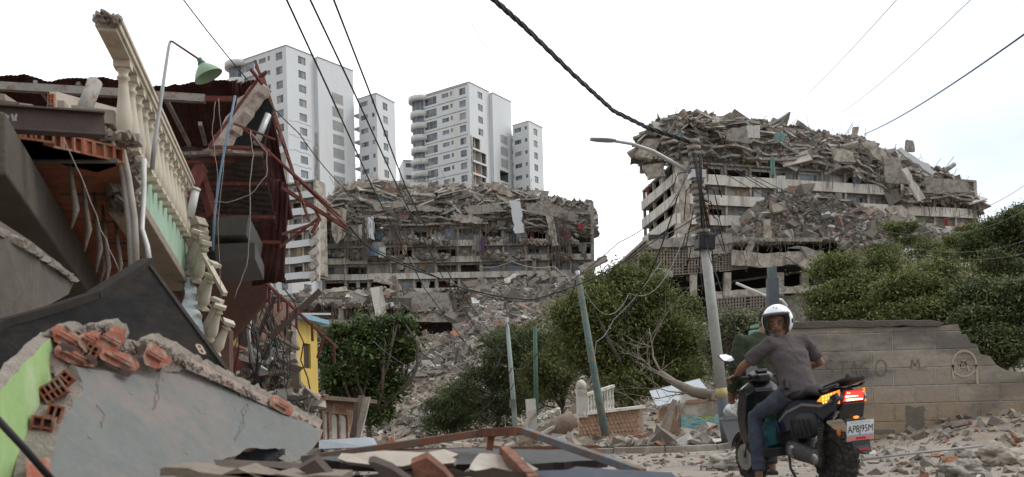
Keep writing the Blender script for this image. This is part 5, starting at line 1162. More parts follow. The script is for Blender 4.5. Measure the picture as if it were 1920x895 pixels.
m = MB(); a = [P(1277, 804.5, 26.94), P(1372, 802.5, 26.94), P(1372, 812, 26.94), P(1277, 814, 26.94)]; m.prism(a, (0, .03, 0)); m.build('lettering_band', [mat('ochre_paint', (.48, .42, .27), var=.2, scale=4)], mw)
def text_obj(body, loc, size, m_, parent, name, rot=(R(90), 0, 0), ext=.004, align='CENTER', squash=1):
    cu = bpy.data.curves.new(name, 'FONT'); cu.body = body; cu.size = size; cu.extrude = ext; cu.align_x = align; cu.align_y = 'CENTER'
    tmp = bpy.data.objects.new('t', cu); COL.objects.link(tmp); bpy.context.view_layer.update()
    me = bpy.data.meshes.new_from_object(tmp); bpy.data.objects.remove(tmp); me.materials.clear(); me.materials.append(m_)
    M_ = Matrix.Translation(loc) @ Euler(rot).to_matrix().to_4x4() @ Matrix.Diagonal((squash, 1, 1, 1)); me.transform(M_); return link(name, me, parent)
text_obj('CASA SEGUNDINO', P(1322, 808, 26.92), .16, mat('white_letters', (.6, .6, .58), bump=0), mw, 'wall_lettering', squash=.9)
for i, (a, b, c, d, lab) in enumerate((((1226, 826), (1262, 748), (1270, 752), (1240, 830), 'plank leaning against the broken pier of the painted wall'), ((1236, 830), (1258, 770), (1264, 772), (1250, 830), 'narrower plank leaning in front of the other one by the painted wall'))):
    m = MB(); m.prism([P(*a, 26.2 - i * .3), P(*b, 26.6 - i * .3), P(*c, 26.6 - i * .3), P(*d, 26.2 - i * .3)], (0, .07, 0)); o = m.build('leaning_plank', [mat('weathered_planks', 0)]); tag(o, lab, 'plank')
m = MB(); m.box(P(1345, 838, 20.5), (.95, .5, .14), Euler((.15, -.22, .3))); o = m.build('kerb_block', [CONC_L], bevel=.02); tag(o, 'pale broken kerb block tilted beside the lamp pole', 'slab')
rf_ = empty('low_roof', P(1300, 740, 30), 'low white corrugated roof with a small chimney behind the painted wall', 'roof')
m = MB(); a, b = P(1232, 764, 29), P(1332, 738, 30.5)
N = 34
for i in range(N):
    p = a.lerp(b, i / N); q_ = a.lerp(b, (i + 1) / N); pk = p.lerp(q_, .5) + Vector((0, 0, .05)); bk_ = Vector((.1, 2.2, .55))
    m.add([p, pk, pk + bk_, p + bk_], [(0,1,2,3)]); m.add([pk, q_, q_ + bk_, pk + bk_], [(0,1,2,3)])
m.build('roof_sheet', [mat('white_sheet', 0)], rf_)
m = MB(); m.box(P(1291, 742, 29.5), (.5, .4, .5)); m.build('chimney', [WHT], rf_)
m = MB(); m.prism([P(1236, 768, 29.5), P(1330, 748, 30.6), P(1330, 790, 30.6), P(1236, 790, 29.5)], (0, .3, 0)); m.build('house_wall', [mat('earth_render', 0)], rf_)
# rubble ridge between kerb and walls
V, F = join([scatter(1500, 2.0, 6.6, 19.6, 23.5, .04, .34, bias=2.8, lift=.3), scatter(900, -3, 2.5, 20, 26, .04, .34, bias=3, lift=.2)]); o = np_mesh('rubble_ridge', V, F, mat_island('street_bits', 0)); tag(o, 'ridge of broken stones piled between the kerb and the street walls', 'rubble', kind='stuff')
# waste bin tied to the lamp pole
wb_ = empty('waste_bin', P(1380, 845, 16.8), 'grey tapered plastic bin stuffed with white bags beside the lamp pole', 'bin')
BIN = mat('grey_plastic', (.19, .20, .215), rough=.5, var=.12, bump=.05)
m = MB(); t0 = [P(1359, 785, 16.8), P(1396, 782, 16.8)]; b0_ = [P(1377, 845, 16.8), P(1396, 850, 16.8)]
dv_ = Vector((0, .42, 0)); m.add([t0[0], t0[1], t0[1] + dv_, t0[0] + dv_, b0_[0], b0_[1], b0_[1] + dv_ * .6, b0_[0] + dv_ * .6], [(0,1,5,4),(1,2,6,5),(2,3,7,6),(3,0,4,7),(4,5,6,7)]); m.build('bin_body', [BIN], wb_, bevel=.01)
m = MB(); 
for a, b in ((t0[0], t0[1]), (t0[1], t0[1] + dv_), (t0[1] + dv_, t0[0] + dv_), (t0[0] + dv_, t0[0])): m.bar(a, b, .05, .05)
m.build('bin_rim', [BIN], wb_)
for i, (x, y, s) in enumerate(((1372, 772, .13), (1387, 765, .16), (1395, 756, .10))):
    bm_ = bmesh.new(); bmesh.ops.create_icosphere(bm_, subdivisions=3, radius=s); p = P(x, y, 16.95)
    for v in bm_.verts: v.co = v.co * (1 + .5 * mnoise.noise(v.co * 9 + Vector((i * 5, 0, 0)))) + p
    me = bpy.data.meshes.new('plastic_bag'); bm_.to_mesh(me); bm_.free(); me.materials.append(mat('white_bag', (.55, .56, .56), rough=.35, bump=.6, scale=6)); o = link('plastic_bag', me); tag(o, ['small white bag at the left edge of the grey bin', 'largest crumpled white bag bulging from the grey bin', 'white bag on top of the pile in the grey bin'][i], 'bag', 'bags stuffed in the grey bin')
# ------------------------------------------------------------------ wrecked house on the left
def plane3(a, b, c): n = (b - a).cross(c - a).normalized(); return (a, n)
def PP(px, py, pl):
    o = Vector((0, 0, CZ)); d = P(px, py, 1.0) - o; t = (pl[0] - o).dot(pl[1]) / d.dot(pl[1]); return o + d * t
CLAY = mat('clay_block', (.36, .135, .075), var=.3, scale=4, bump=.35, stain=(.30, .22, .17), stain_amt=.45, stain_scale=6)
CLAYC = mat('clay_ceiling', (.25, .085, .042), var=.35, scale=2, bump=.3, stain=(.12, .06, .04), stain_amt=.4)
MORT = mat('crumbled_mortar', (.29, .25, .21), var=.4, scale=9, bump=1.0, bscale=40)
CREAMB = mat('cream_balustrade', (.52, .47, .38), var=.08, scale=4, bump=.15, stain=(.42, .36, .27), stain_amt=.38, stain_scale=5)
PGREEN = mat('pale_green_render', (.33, .47, .36), var=.1, scale=2.5, bump=.2, stain=(.22, .28, .21), stain_amt=.35, stain_scale=3, streak=True)
RUST = mat('rusty_steel', (.14, .06, .04), var=.4, scale=6, bump=.3, stain=(.25, .11, .06), stain_amt=.4)
REDP = mat('red_primer_steel', (.125, .032, .026), var=.3, scale=4, bump=.15, stain=(.13, .06, .045), stain_amt=.5)
MAROON = mat('maroon_roof_sheet', (.055, .017, .015), var=.3, scale=1.5, bump=.2, stain=(.07, .028, .024), stain_amt=.5)
DSHEET = mat('dark_roof_sheet', (.07, .058, .052), var=.35, scale=1.5, bump=.2, stain=(.12, .065, .045), stain_amt=.4)
BLKP = mat('black_sheet_steel', (.016, .0155, .0155), var=.5, scale=1.2, rough=.8, bump=.25, stain=(.028, .024, .021), stain_amt=.5, spec=.05)
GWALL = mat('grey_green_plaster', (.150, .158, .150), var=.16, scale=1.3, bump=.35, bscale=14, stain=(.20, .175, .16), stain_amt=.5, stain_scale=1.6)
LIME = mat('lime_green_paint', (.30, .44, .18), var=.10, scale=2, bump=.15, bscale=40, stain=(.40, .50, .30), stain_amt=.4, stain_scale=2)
SHADEW = mat('shaded_plaster', (.13, .112, .095), var=.35, scale=1.5, bump=.3, stain=(.11, .095, .08), stain_amt=.5)  # beige-grey plaster with the shade of the interior put into its colour
PLAST = mat('beige_plaster', (.34, .30, .25), var=.15, scale=1.5, bump=.2, stain=(.28, .23, .18), stain_amt=.4)
WPIPE = mat('white_pvc', (.62, .62, .60), rough=.4, bump=0, var=.08)
BLUEH = mat('blue_hose', (.10, .19, .27), rough=.5, bump=0)
def hollow(mb, o, ux, uz, ud, W, Hh, D, nx, nz, t=.012, mi=0):
    """clay block: egg-crate of thin walls, open towards the viewer"""
    ux = Vector(ux).normalized(); uz = Vector(uz).normalized(); ud = Vector(ud).normalized(); o = Vector(o)
    def bx(a, b, c, d, e, f):
        p = o + ux * a + uz * c + ud * e; vs = [p, p + ux * (b - a), p + ux * (b - a) + uz * (d - c), p + uz * (d - c)]; vs += [v + ud * (f - e) for v in vs]
        mb.add(vs, [(0,1,2,3),(7,6,5,4),(0,4,5,1),(1,5,6,2),(2,6,7,3),(3,7,4,0)], mi)
    for i in range(nx + 1): x = (W - t) * i / nx; bx(x, x + t, 0, Hh, random.uniform(0, .012), D)
    for j in range(nz + 1):
        z = (Hh - t) * j / nz
        for i in range(nx): x = (W - t) * i / nx; bx(x + t, x + (W - t) / nx, z, z + t, random.uniform(.002, .02), D)
    bx(t, W - t, t, Hh - t, D - .01, D)
hs = empty('wrecked_house', (-5, 9, 0), 'wrecked two storey house on the left with clay block ceiling and maroon sheet roof', 'house')
Zc = 2.72
# ceiling of hollow clay planks
ce = [PZ(-120, 240, Zc), PZ(0, 262, Zc), PZ(75, 268, Zc), PZ(110, 282, Zc), PZ(165, 292, Zc), PZ(214, 303, Zc), PZ(252, 372, Zc), PZ(350, 530, Zc), PZ(-420, 530, Zc)]
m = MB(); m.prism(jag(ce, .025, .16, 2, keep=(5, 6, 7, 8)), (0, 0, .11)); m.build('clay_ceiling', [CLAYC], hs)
m = MB()
for y_ in (301, 364, 416, 456, 488, 512):
    a = PZ(60 + (y_ - 301) * .9, y_, Zc); b = PZ(222 + (y_ - 301) * .52, y_, Zc); m = MB(); m.bar(a - Vector((0, 0, .004)), b - Vector((0, 0, .004)), .035, .03); m.build('ceiling_joist', [CONC_D], hs)
m = MB()
for i in range(13):
    a = PZ(-20, 258, Zc).lerp(PZ(80, 270, Zc), i / 6) if i < 6 else PZ(86, 276, Zc).lerp(PZ(213, 304, Zc), (i - 6) / 6.4)
    d = (PZ(213, 304, Zc) - PZ(86, 276, Zc)).normalized() if i >= 6 else (PZ(80, 270, Zc) - PZ(-20, 258, Zc)).normalized()
    hollow(m, a + Vector((0, -.03 * random.random() - .05, .0)), d, (0, 0, 1), (-d.y, d.x, 0), .155 + .01 * (i % 2), .12, .4, 2, 1, t=.016)
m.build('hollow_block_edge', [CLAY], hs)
tp_ = [PZ(60, 232, 2.98), PZ(120, 243, 2.98), PZ(170, 262, 2.95), PZ(214, 284, 2.93), PZ(248, 335, 2.93), PZ(330, 470, 2.93), PZ(-200, 470, 2.98), PZ(-100, 232, 2.98)]
m = MB(); m.prism(jag(tp_, .04, .1, 3, keep=(4, 5, 6)), (0, 0, -.14)); m.build('floor_topping', [mat('grey_mortar', (.33, .32, .30), var=.35, scale=7, bump=1.0)], hs)
V, F = boxes(np.array([list(PZ(random.uniform(70, 240), random.uniform(238, 300), 2.9) + Vector((0, .15, 0))) for _ in range(160)]), np.array([[random.uniform(.03, .09), random.uniform(.03, .08), random.uniform(.02, .05)] for _ in range(160)]), rng.normal(0, .6, (160, 3)))
tag(np_mesh('mortar_lumps', V, F, MORT, hs), kind='stuff')
# plaster stalactites on the ceiling
for i, (x, y, L) in enumerate(((131, 308, .5), (155, 335, .6), (176, 360, .7), (192, 385, .8), (215, 400, .7), (186, 440, .5))):
    a = PZ(x, y, Zc); m = MB(); pts = [a, a + Vector((.02, 0, -L * .4)), a + Vector((.05, -.02, -L * .7)), a + Vector((.0, 0, -L))]; m.tube(pts, [.012, .022, .026, .006], 6); m.build('hanging_plaster', [MORT], hs)
# beams
m = MB(); m.bar(P(-40, 266, 5.9), P(160, 542, 11.4), .30, .40); m.build('ceiling_beam', [mat('raw_beam', (.095, .08, .065), var=.3, scale=3, bump=.6)], hs, bevel=.02)
a, b = P(-60, 218, 6.35), P(196, 235, 6.75)
m = MB(); u = (b - a).normalized()
m.bar(a, b, .012, .15); m.bar(a + Vector((0, 0, .077)), b + Vector((0, 0, .077)), .12, .012); m.bar(a - Vector((0, 0, .077)), b - Vector((0, 0, .077)), .12, .012); m.build('steel_beam', [mat('brown_steel', (.085, .06, .055), var=.3, scale=5, bump=.1, rough=.6)], hs)
m = MB()
for i, x in enumerate((2, 6, 11, 16, 22, 27, 31)): m.bar(P(x, 214 + (i % 2) * 3, 6.33), P(x + (3 if i % 3 else -3), 227, 6.34), .010, .004, up=Vector((0, 1, 0)))
m.build('chalk_marks', [mat('chalk', (.4, .38, .36), bump=0)], hs)
# rubble on upper floor
m = MB(); m.prism(jag([P(-30, 190, 7.2), P(8, 188, 7.2), P(60, 196, 7.3), P(72, 214, 7.3), P(-30, 216, 7.2)], .02, .08, 5), (0, .5, 0)); m.build('mortar_heap', [MORT], hs)
m = MB(); m.prism([P(-30, 172, 8), P(8, 176, 8), P(12, 196, 8), P(-30, 200, 8)], (0, .3, 0)); m.build('broken_panel', [CONC_L], hs)
# roof structure
def sheet(root, a, b, c, d, n, amp, mt, name='roof_sheet', sub=6, wob=.0, seed=0, th=.004, along=False):
    """corrugated sheet spanned by front edge a-b and back edge d-c"""
    r = random.Random(seed); V = []; nu = n * 4; a, b, c, d = map(Vector, (a, b, c, d)); nn = (b - a).cross(d - a).normalized()
    for j in range(sub + 1):
        for i in range(nu + 1):
            s = i / nu; t = j / sub; p = a.lerp(b, s).lerp(d.lerp(c, s), t); ph = (s if not along else t) * n * 2 * math.pi
            V.append(p + nn * (amp * math.sin(ph) + wob * fbm(s * 3, t * 2, 1, seed)) + (Vector((0, 0, .02 * fbm(s * 4, j, 1, seed + 2))) if j in (0, sub) else Vector()))
    F = [(j * (nu + 1) + i, j * (nu + 1) + i + 1, (j + 1) * (nu + 1) + i + 1, (j + 1) * (nu + 1) + i) for j in range(sub) for i in range(nu)]
    m = MB(); m.add(V, F, 0, True); o = m.build(name, [mt], root); s_ = o.modifiers.new('solid', 'SOLIDIFY'); s_.thickness = .006; return o
sheet(hs, P(-80, 138, 13), P(250, 152, 12.8), P(250, 300, 16), P(-80, 300, 16), 40, .004, MAROON, wob=.06, seed=1)
sheet(hs, P(240, 150, 12.9), P(440, 158, 13.2), P(500, 300, 16), P(240, 300, 16), 28, .004, MAROON, wob=.07, seed=2)
sheet(hs, P(425, 158, 13.1), P(478, 150, 12.2), P(505, 285, 14.5), P(440, 290, 15), 6, .016, MAROON, wob=.05, seed=3)
sheet(hs, P(336, 283, 12.6), P(492, 280, 12.4), P(536, 534, 13.6), P(330, 470, 14.2), 22, .022, DSHEET, wob=.05, seed=4, sub=80, along=True)
sheet(hs, P(488, 215, 12.9), P(510, 205, 12.9), P(549, 408, 13.2), P(500, 430, 13.2), 4, .016, MAROON, wob=.06, seed=5)
sheet(hs, P(500, 330, 13.0), P(540, 345, 13.0), P(532, 528, 13.2), P(470, 535, 13.3), 5, .016, MAROON, wob=.06, seed=6)
for (a, b, w_, h_, Ya, Yb) in (((-40, 160), (240, 176), .10, .10, 12.4, 12.6), ((240, 177), (385, 186), .10, .10, 12.6, 12.8)): m = MB(); m.bar(P(*a, Ya), P(*b, Yb), w_, h_); m.build('purlin', [mat('grey_painted_steel', (.30, .285, .26), var=.25, scale=3, bump=.1, stain=(.22, .11, .06), stain_amt=.35)], hs)
m = MB(); m.bar(P(385, 186, 12.75), P(470, 188, 12.8), .07, .07); m.build('red_purlin', [REDP], hs); m = MB()
for a, b in (((340, 305), (500, 303)), ((345, 346), (500, 345)), ((350, 405), (515, 408)), ((380, 452), (525, 455))): m.bar(P(*a, 12.5), P(*b, 12.6), .045, .04)
m.bar(P(372, 290, 12.4), P(505, 286, 12.3), .09, .08); m.build('red_purlin', [REDP], hs); m = MB(); m.bar(P(378, 315, 12.3), P(345, 372, 12.0), .13, .13); m.bar(P(376, 330, 12.4), P(400, 405, 12.3), .11, .11); m.build('red_purlin', [REDP], hs)
for a, b in (((66, 154), (105, 210)), ((146, 156), (215, 260)), ((308, 180), (355, 272)), ((375, 232), (385, 270))): m = MB(); m.bar(P(*a, 12.9), P(*b, 14.0), .05, .05); m.build('rafter', [mat('grey_painted_steel', 0)], hs)
m = MB(); m.tube([P(178, 154, 10), P(152, 222, 9.8)], .075, 14); m.build('steel_post', [mat('grey_painted_steel', 0)], hs)
m = MB(); m.prism([P(93, 172, 10.5), P(106, 172, 10.5), P(102, 222, 10.3), P(88, 222, 10.3)], (.6, .8, 0)); m.build('block_pier', [PLAST], hs)
m = MB()
for j in range(4): hollow(m, P(90, 216 - j * 10, 10.28) + Vector((.0, -.02, 0)), (1, 0, 0), (0, 0, 1), (0, 1, 0), .07, .055, .05, 2, 2, t=.008)
m.build('hollow_block', [CLAY], hs)
for i, (x, y, w_, h_) in enumerate(((122, 212, .06, .12), (180, 225, .35, .12), (150, 240, .5, .06))): m = MB(); m.box(P(x, y, 8.5), (w_, .3, h_), Euler((0, .1 * i, .2))); m.build('loose_block', [PLAST], hs)
# roof end: fallen wall panel with red channel and black board
m = MB(); m.prism(jag([P(478, 145, 11.6), P(492, 158, 11.6), P(412, 272, 11.4), P(380, 283, 11.4), P(398, 262, 11.4)], .015, .08, 6), (.05, .25, 0)); m.build('ridge_panel', [mat('panel_render', (.40, .35, .31), var=.2, scale=4, bump=.5, stain=(.25, .15, .12), stain_amt=.4)], hs)
m = MB(); m.bar(P(488, 143, 11.4), P(392, 275, 11.2), .03, .035); m.bar(P(392, 276, 11.2), P(470, 277, 11.3), .03, .035); m.bar(P(470, 130, 11.2), P(492, 158, 11.4), .03, .03); m.bar(P(488, 143, 11.3), P(500, 135, 11.2), .03, .03); m.build('red_channel', [REDP], hs)
m = MB(); m.prism([P(490, 160, 11.8), P(512, 202, 11.9), P(494, 275, 12), P(415, 274, 11.9)], (0, .06, 0)); m.build('black_board', [mat('black_board_paint', (.018, .018, .02), rough=.8, bump=.1)], hs)
m = MB(); m.tube([P(503, 215, 11.7), P(480, 270, 11.6)], .04, 10); m.build('grey_pipe', [GALV], hs)
m = MB(); m.prism(jag([P(342, 285, 12.2), P(420, 281, 12.0), P(492, 284, 12.2), P(490, 290, 12.2), P(440, 287, 12.0), P(345, 291, 12.2)], .01, .06, 9), (0, .1, 0)); m.build('torn_edge', [MORT], hs)
# inside of the house: rear wall, side wall, ground floor
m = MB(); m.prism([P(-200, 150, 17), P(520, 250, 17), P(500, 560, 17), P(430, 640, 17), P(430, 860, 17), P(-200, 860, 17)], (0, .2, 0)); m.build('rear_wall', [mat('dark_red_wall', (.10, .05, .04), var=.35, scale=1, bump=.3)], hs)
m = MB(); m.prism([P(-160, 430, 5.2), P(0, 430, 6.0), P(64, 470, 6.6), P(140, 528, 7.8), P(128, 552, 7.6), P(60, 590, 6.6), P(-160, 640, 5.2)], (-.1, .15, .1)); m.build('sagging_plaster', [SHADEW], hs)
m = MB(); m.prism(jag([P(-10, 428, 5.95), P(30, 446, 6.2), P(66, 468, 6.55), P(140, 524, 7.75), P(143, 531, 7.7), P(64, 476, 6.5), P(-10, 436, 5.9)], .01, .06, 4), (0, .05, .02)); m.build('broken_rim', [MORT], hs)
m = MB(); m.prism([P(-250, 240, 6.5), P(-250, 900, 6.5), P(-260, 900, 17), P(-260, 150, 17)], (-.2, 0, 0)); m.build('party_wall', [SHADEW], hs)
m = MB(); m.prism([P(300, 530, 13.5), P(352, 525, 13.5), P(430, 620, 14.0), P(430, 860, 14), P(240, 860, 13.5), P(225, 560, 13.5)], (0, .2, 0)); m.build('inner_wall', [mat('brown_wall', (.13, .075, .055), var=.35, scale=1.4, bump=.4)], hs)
# balcony slab edge
m = MB(); fp = plane3(P(262, 295, 8.4), P(262, 378, 8.4), P(355, 530, 11.9)); fa = [PP(262, 293, fp), PP(270, 305, fp), PP(355, 468, fp), PP(352, 500, fp), PP(356, 528, fp), PP(262, 380, fp), PP(260, 320, fp)]
m.prism(jag(fa, .012, .12, 8, keep=(4,)), (-.14, 0, 0)); m.build('green_fascia', [PGREEN], hs)
m = MB(); m.bar(PP(262, 380, fp) + Vector((-.12, 0, -.04)), PP(354, 532, fp) + Vector((-.12, 0, -.04)), .3, .1); m.build('slab_lip', [mat('brown_lip', (.30, .24, .19), var=.3, scale=4, bump=.7)], hs, bevel=.01)
m = MB(); m.prism([PP(262, 292, fp) + Vector((-.02, 0, 0)), PP(355, 466, fp) + Vector((-.02, 0, 0)), PP(355, 466, fp) + Vector((-.9, 0, .02)), PP(262, 292, fp) + Vector((-.9, 0, .02))], (0, 0, -.2)); m.build('balcony_slab', [CONC], hs)
n = 420; q = [P(random.uniform(218, 262), 0, 8.2) for _ in range(n)]
pos = np.array([list(P(random.uniform(214, 250), random.uniform(272, 392), random.uniform(8.0, 8.7))) for _ in range(n)]); V, F = boxes(pos, rng.uniform(.03, .12, (n, 3)), rng.normal(0, .8, (n, 3)))
tag(np_mesh('crumbled_corner', V, F, mat('corner_mortar', (.27, .22, .18), var=.4, scale=9, bump=1.0), hs), kind='stuff')
# balustrade
bl = empty('balustrade', P(262, 300, 8.4), 'long cream balustrade with its handrail broken off against the sky, on the balcony edge', 'balustrade')
m = MB(); ra, rb_ = P(201, 44, 6.9), P(350, 350, 11.7)
m.bar(ra, rb_, .17, .05); m.bar(ra + Vector((0, 0, .045)), rb_ + Vector((0, 0, .045)), .20, .04); m.bar(ra - Vector((0, 0, .04)), rb_ - Vector((0, 0, .04)), .13, .03); m.build('handrail', [CREAMB], bl, bevel=.006)
n = 60; pos = np.array([list(P(random.uniform(182, 218), random.uniform(24, 42), 6.85) + Vector((0, random.uniform(-.03, .08), 0))) for _ in range(n)]); V, F = boxes(pos, rng.uniform(.012, .045, (n, 3)), rng.normal(0, .8, (n, 3))); tag(np_mesh('broken_stub', V, F, MORT, bl), kind='stuff')
def baluster_mb(L=.62, k=1.0):
    m = MB(); z = lambda f: L * f
    m.box((0, 0, z(.03)), (.125 * k, .125 * k, L * .06)); m.box((0, 0, z(.955)), (.125 * k, .125 * k, L * .085))
    m.lathe([(r * k, z(h)) for r, h in ((.052, .06), (.056, .085), (.044, .11), (.048, .13), (.062, .20), (.064, .28), (.056, .40), (.044, .55), (.037, .70), (.035, .76), (.05, .785), (.05, .805), (.035, .83), (.04, .87), (.055, .91))], Matrix.Identity(4), 16)
    return m
proto_b = baluster_mb().build('baluster', [CREAMB]); pme = proto_b.data; bpy.data.objects.remove(proto_b)
def put_bal(root, foot, topv=None, rotz=0, sc=1.0):
    o = bpy.data.objects.new('baluster', pme); COL.objects.link(o); o.parent = root; o.matrix_parent_inverse = Matrix.Translation(root.location).inverted()
    up = (topv - foot).normalized() if topv is not None else Vector((0, 0, 1)); q = Vector((0, 0, 1)).rotation_difference(up); L = ((topv - foot).length / .62) if topv is not None else 1
    o.matrix_basis = Matrix.Translation(foot) @ q.to_matrix().to_4x4() @ Matrix.Rotation(rotz, 4, 'Z') @ Matrix.Diagonal((sc, sc, L, 1)); return o
for i in range(13):
    Yb = 7.5 + i * .325; t = (Yb - ra.y) / (rb_.y - ra.y); c = ra.lerp(rb_, t) - Vector((0, 0, .055)); put_bal(bl, c - Vector((0, 0, .62)), c, .2)
m = MB(); m.bar(PP(264, 290, fp) + Vector((-.08, 0, .02)), PP(355, 462, fp) + Vector((-.08, 0, .05)), .16, .06); m.build('bottom_rail', [CREAMB], bl)
m = MB(); m.box(P(244, 262, 7.5) , (.17, .17, .07), Euler((.05, .05, .2))); m.build('foot_block', [CONC], bl, bevel=.008)
# fallen continuation
fb2 = empty('fallen_balustrade', P(395, 560, 12), 'collapsed lower run of cream balusters leaning out with a pedestal and blue-white edge', 'balustrade')
m = MB(); m.prism([P(343, 415, 11.6), P(368, 410, 11.6), P(374, 428, 11.7), P(364, 492, 11.9), P(352, 500, 11.9), P(340, 455, 11.7)], (.05, .22, 0)); m.prism([P(340, 412, 11.5), P(366, 404, 11.5), P(374, 420, 11.6), P(352, 424, 11.6)], (.04, .26, .02)); m.build('pedestal', [CREAMB], fb2, bevel=.01)
for i, (t_, f_) in enumerate((((372, 432), (352, 505)), ((385, 442), (362, 518)), ((388, 452), (368, 530)), ((403, 492), (374, 562)), ((398, 515), (378, 580)), ((408, 560), (384, 632)), ((414, 572), (392, 640)), ((430, 602), (402, 664)))):
    put_bal(fb2, P(*f_, 11.6 - i * .12), P(*t_, 11.5 - i * .12), .3 * i, 1.0)
m = MB(); m.bar(P(381, 478, 11.2), P(422, 552, 10.8), .05, .05); m.build('rail_fragment', [CREAMB], fb2)
m = MB(); m.prism(jag([P(350, 500, 11.6), P(362, 505, 11.5), P(372, 560, 11.2), P(382, 632, 10.6), P(345, 585, 10.8), P(347, 545, 11.2)], .02, .1, 5), (-.05, .1, 0)); m.build('edge_fragment', [mat('blue_white_render', (.47, .54, .56), var=.15, scale=3, bump=.4, stain=(.3, .27, .24), stain_amt=.4)], fb2)
m = MB(); m.tube([P(356, 408, 11.4), P(367, 356, 11.4)], .048, 14); m.tube([P(366.5, 357, 11.4), P(368, 352, 11.4)], .055, 14); o = m.build('white_pipe', [WPIPE]); tag(o, 'short white plastic pipe standing on the cream pedestal', 'pipe')
# conduits at the slab corner
m = MB()
for pts in ([(217, 262), (232, 330), (243, 420), (247, 502)], [(224, 258), (240, 330), (252, 410), (256, 500)]): m.tube([P(*p, 7.6) for p in pts], .028, 8)
o = m.build('conduit_bundle', [mat('dirty_conduit', (.38, .35, .32), var=.25, scale=5, bump=.1)]); tag(o, 'pair of dirty conduits hanging from the broken slab corner', 'conduit')
m = MB(); m.tube([P(270, 298, 8.0), P(270, 350, 8), P(266, 430, 7.9), P(276, 462, 7.8), P(281, 495, 7.8)], .022, 8); o = m.build('drain_pipe', [WPIPE]); tag(o, 'thin white bent pipe crossing the pale green fascia', 'pipe')
m = MB(); m.tube([P(441, 180, 10.6), P(425, 260, 10.5), P(412, 330, 10.4), P(403, 400, 10.3), P(399, 470, 10.2)], .013, 8); o = m.build('blue_hose', [BLUEH]); tag(o, 'blue hose hanging in front of the dark roof sheet', 'hose')
for i, (pts, r_, lab) in enumerate([([(470, 245), (475, 290), (468, 350), (470, 420), (462, 500), (440, 560)], .0045, 'pale wire hanging left of the roof end'), ([(472, 250), (500, 285), (500, 330), (470, 365), (430, 380), (400, 378)], .004, 'pale wire looping from the red tubes to the blue hose'), ([(403, 190), (398, 250), (408, 330), (400, 420)], .003, 'thin wire hanging inside beside the blue hose'), ([(122, 262), (150, 330), (190, 430), (222, 505)], .0035, 'thin bright wire hanging under the clay ceiling'), ([(410, 185), (420, 300), (408, 420), (415, 560)], .003, 'thin brown wire right of the blue hose')]):
    m = MB(); L = []
    P3 = [P(*p, 9.5 if i != 3 else 7.0) for p in pts]
    for a, b in zip(P3[:-1], P3[1:]):
        for k in range(4): L.append(a.lerp(b, k / 4) + Vector((random.gauss(0, .004), 0, random.gauss(0, .003))))
    m.tube(L + [P3[-1]], r_, 5); o = m.build('hanging_wire', [mat('dull_wire', (.30, .27, .25), bump=0)]); tag(o, lab, 'wire', 'wires hanging in the wrecked house')
m = MB(); m.prism([P(398, 408, 11.3), P(466, 404, 11.3), P(461, 440, 11.4), P(398, 442, 11.4)], (-.15, 1.2, -.1)); m.prism([P(400, 458, 11.5), P(478, 455, 11.5), P(478, 485, 11.6), P(405, 490, 11.6)], (-.15, 1.0, -.1)); o = m.build('metal_duct', [mat('dull_duct', (.09, .09, .09), rough=.5, var=.2, bump=.1)], hs)
# yard lamp on a bent pole
yl = empty('yard_lamp', P(290, 330, 8.6), 'green metal lamp shade on a thin bent pole beside the balustrade', 'lamp')
m = MB(); m.tube([P(285, 318, 8.4), P(291, 260, 8.4), P(300, 200, 8.4), P(310, 130, 8.4), P(316, 90, 8.4), P(318.5, 79, 8.4)], [.022, .022, .017, .016, .014, .013], 8); m.build('lamp_pole', [GALV], yl)
m = MB(); m.tube([P(318, 78, 8.4), P(323, 78, 8.4), P(374, 112, 8.3)], .010, 8); m.build('lamp_arm', [RUST], yl)
ax = (P(392, 138, 8.2) - P(372, 108, 8.3)).normalized(); ax = (ax + Vector((-.05, -.25, -.1))).normalized(); M_ = Matrix.Translation(P(373, 110, 8.3)) @ Vector((0, 0, 1)).rotation_difference(Vector((.42, .10, -.86)).normalized()).to_matrix().to_4x4()
m = MB(); m.lathe([(.0, -.01), (.022, 0), (.026, .03), (.036, .04), (.036, .07)], M_, 20); m.build('lamp_socket', [mat('dark_green_enamel', (.05, .09, .06), rough=.4, bump=0)], yl)
m = MB(); m.lathe([(.034, .055), (.045, .062), (.075, .09), (.105, .125), (.128, .165), (.131, .17), (.126, .168), (.10, .128), (.07, .095), (.04, .068)], M_, 32); m.build('lamp_shade', [mat('green_enamel', (.20, .30, .19), rough=.4, var=.12, scale=8, bump=.05)], yl)
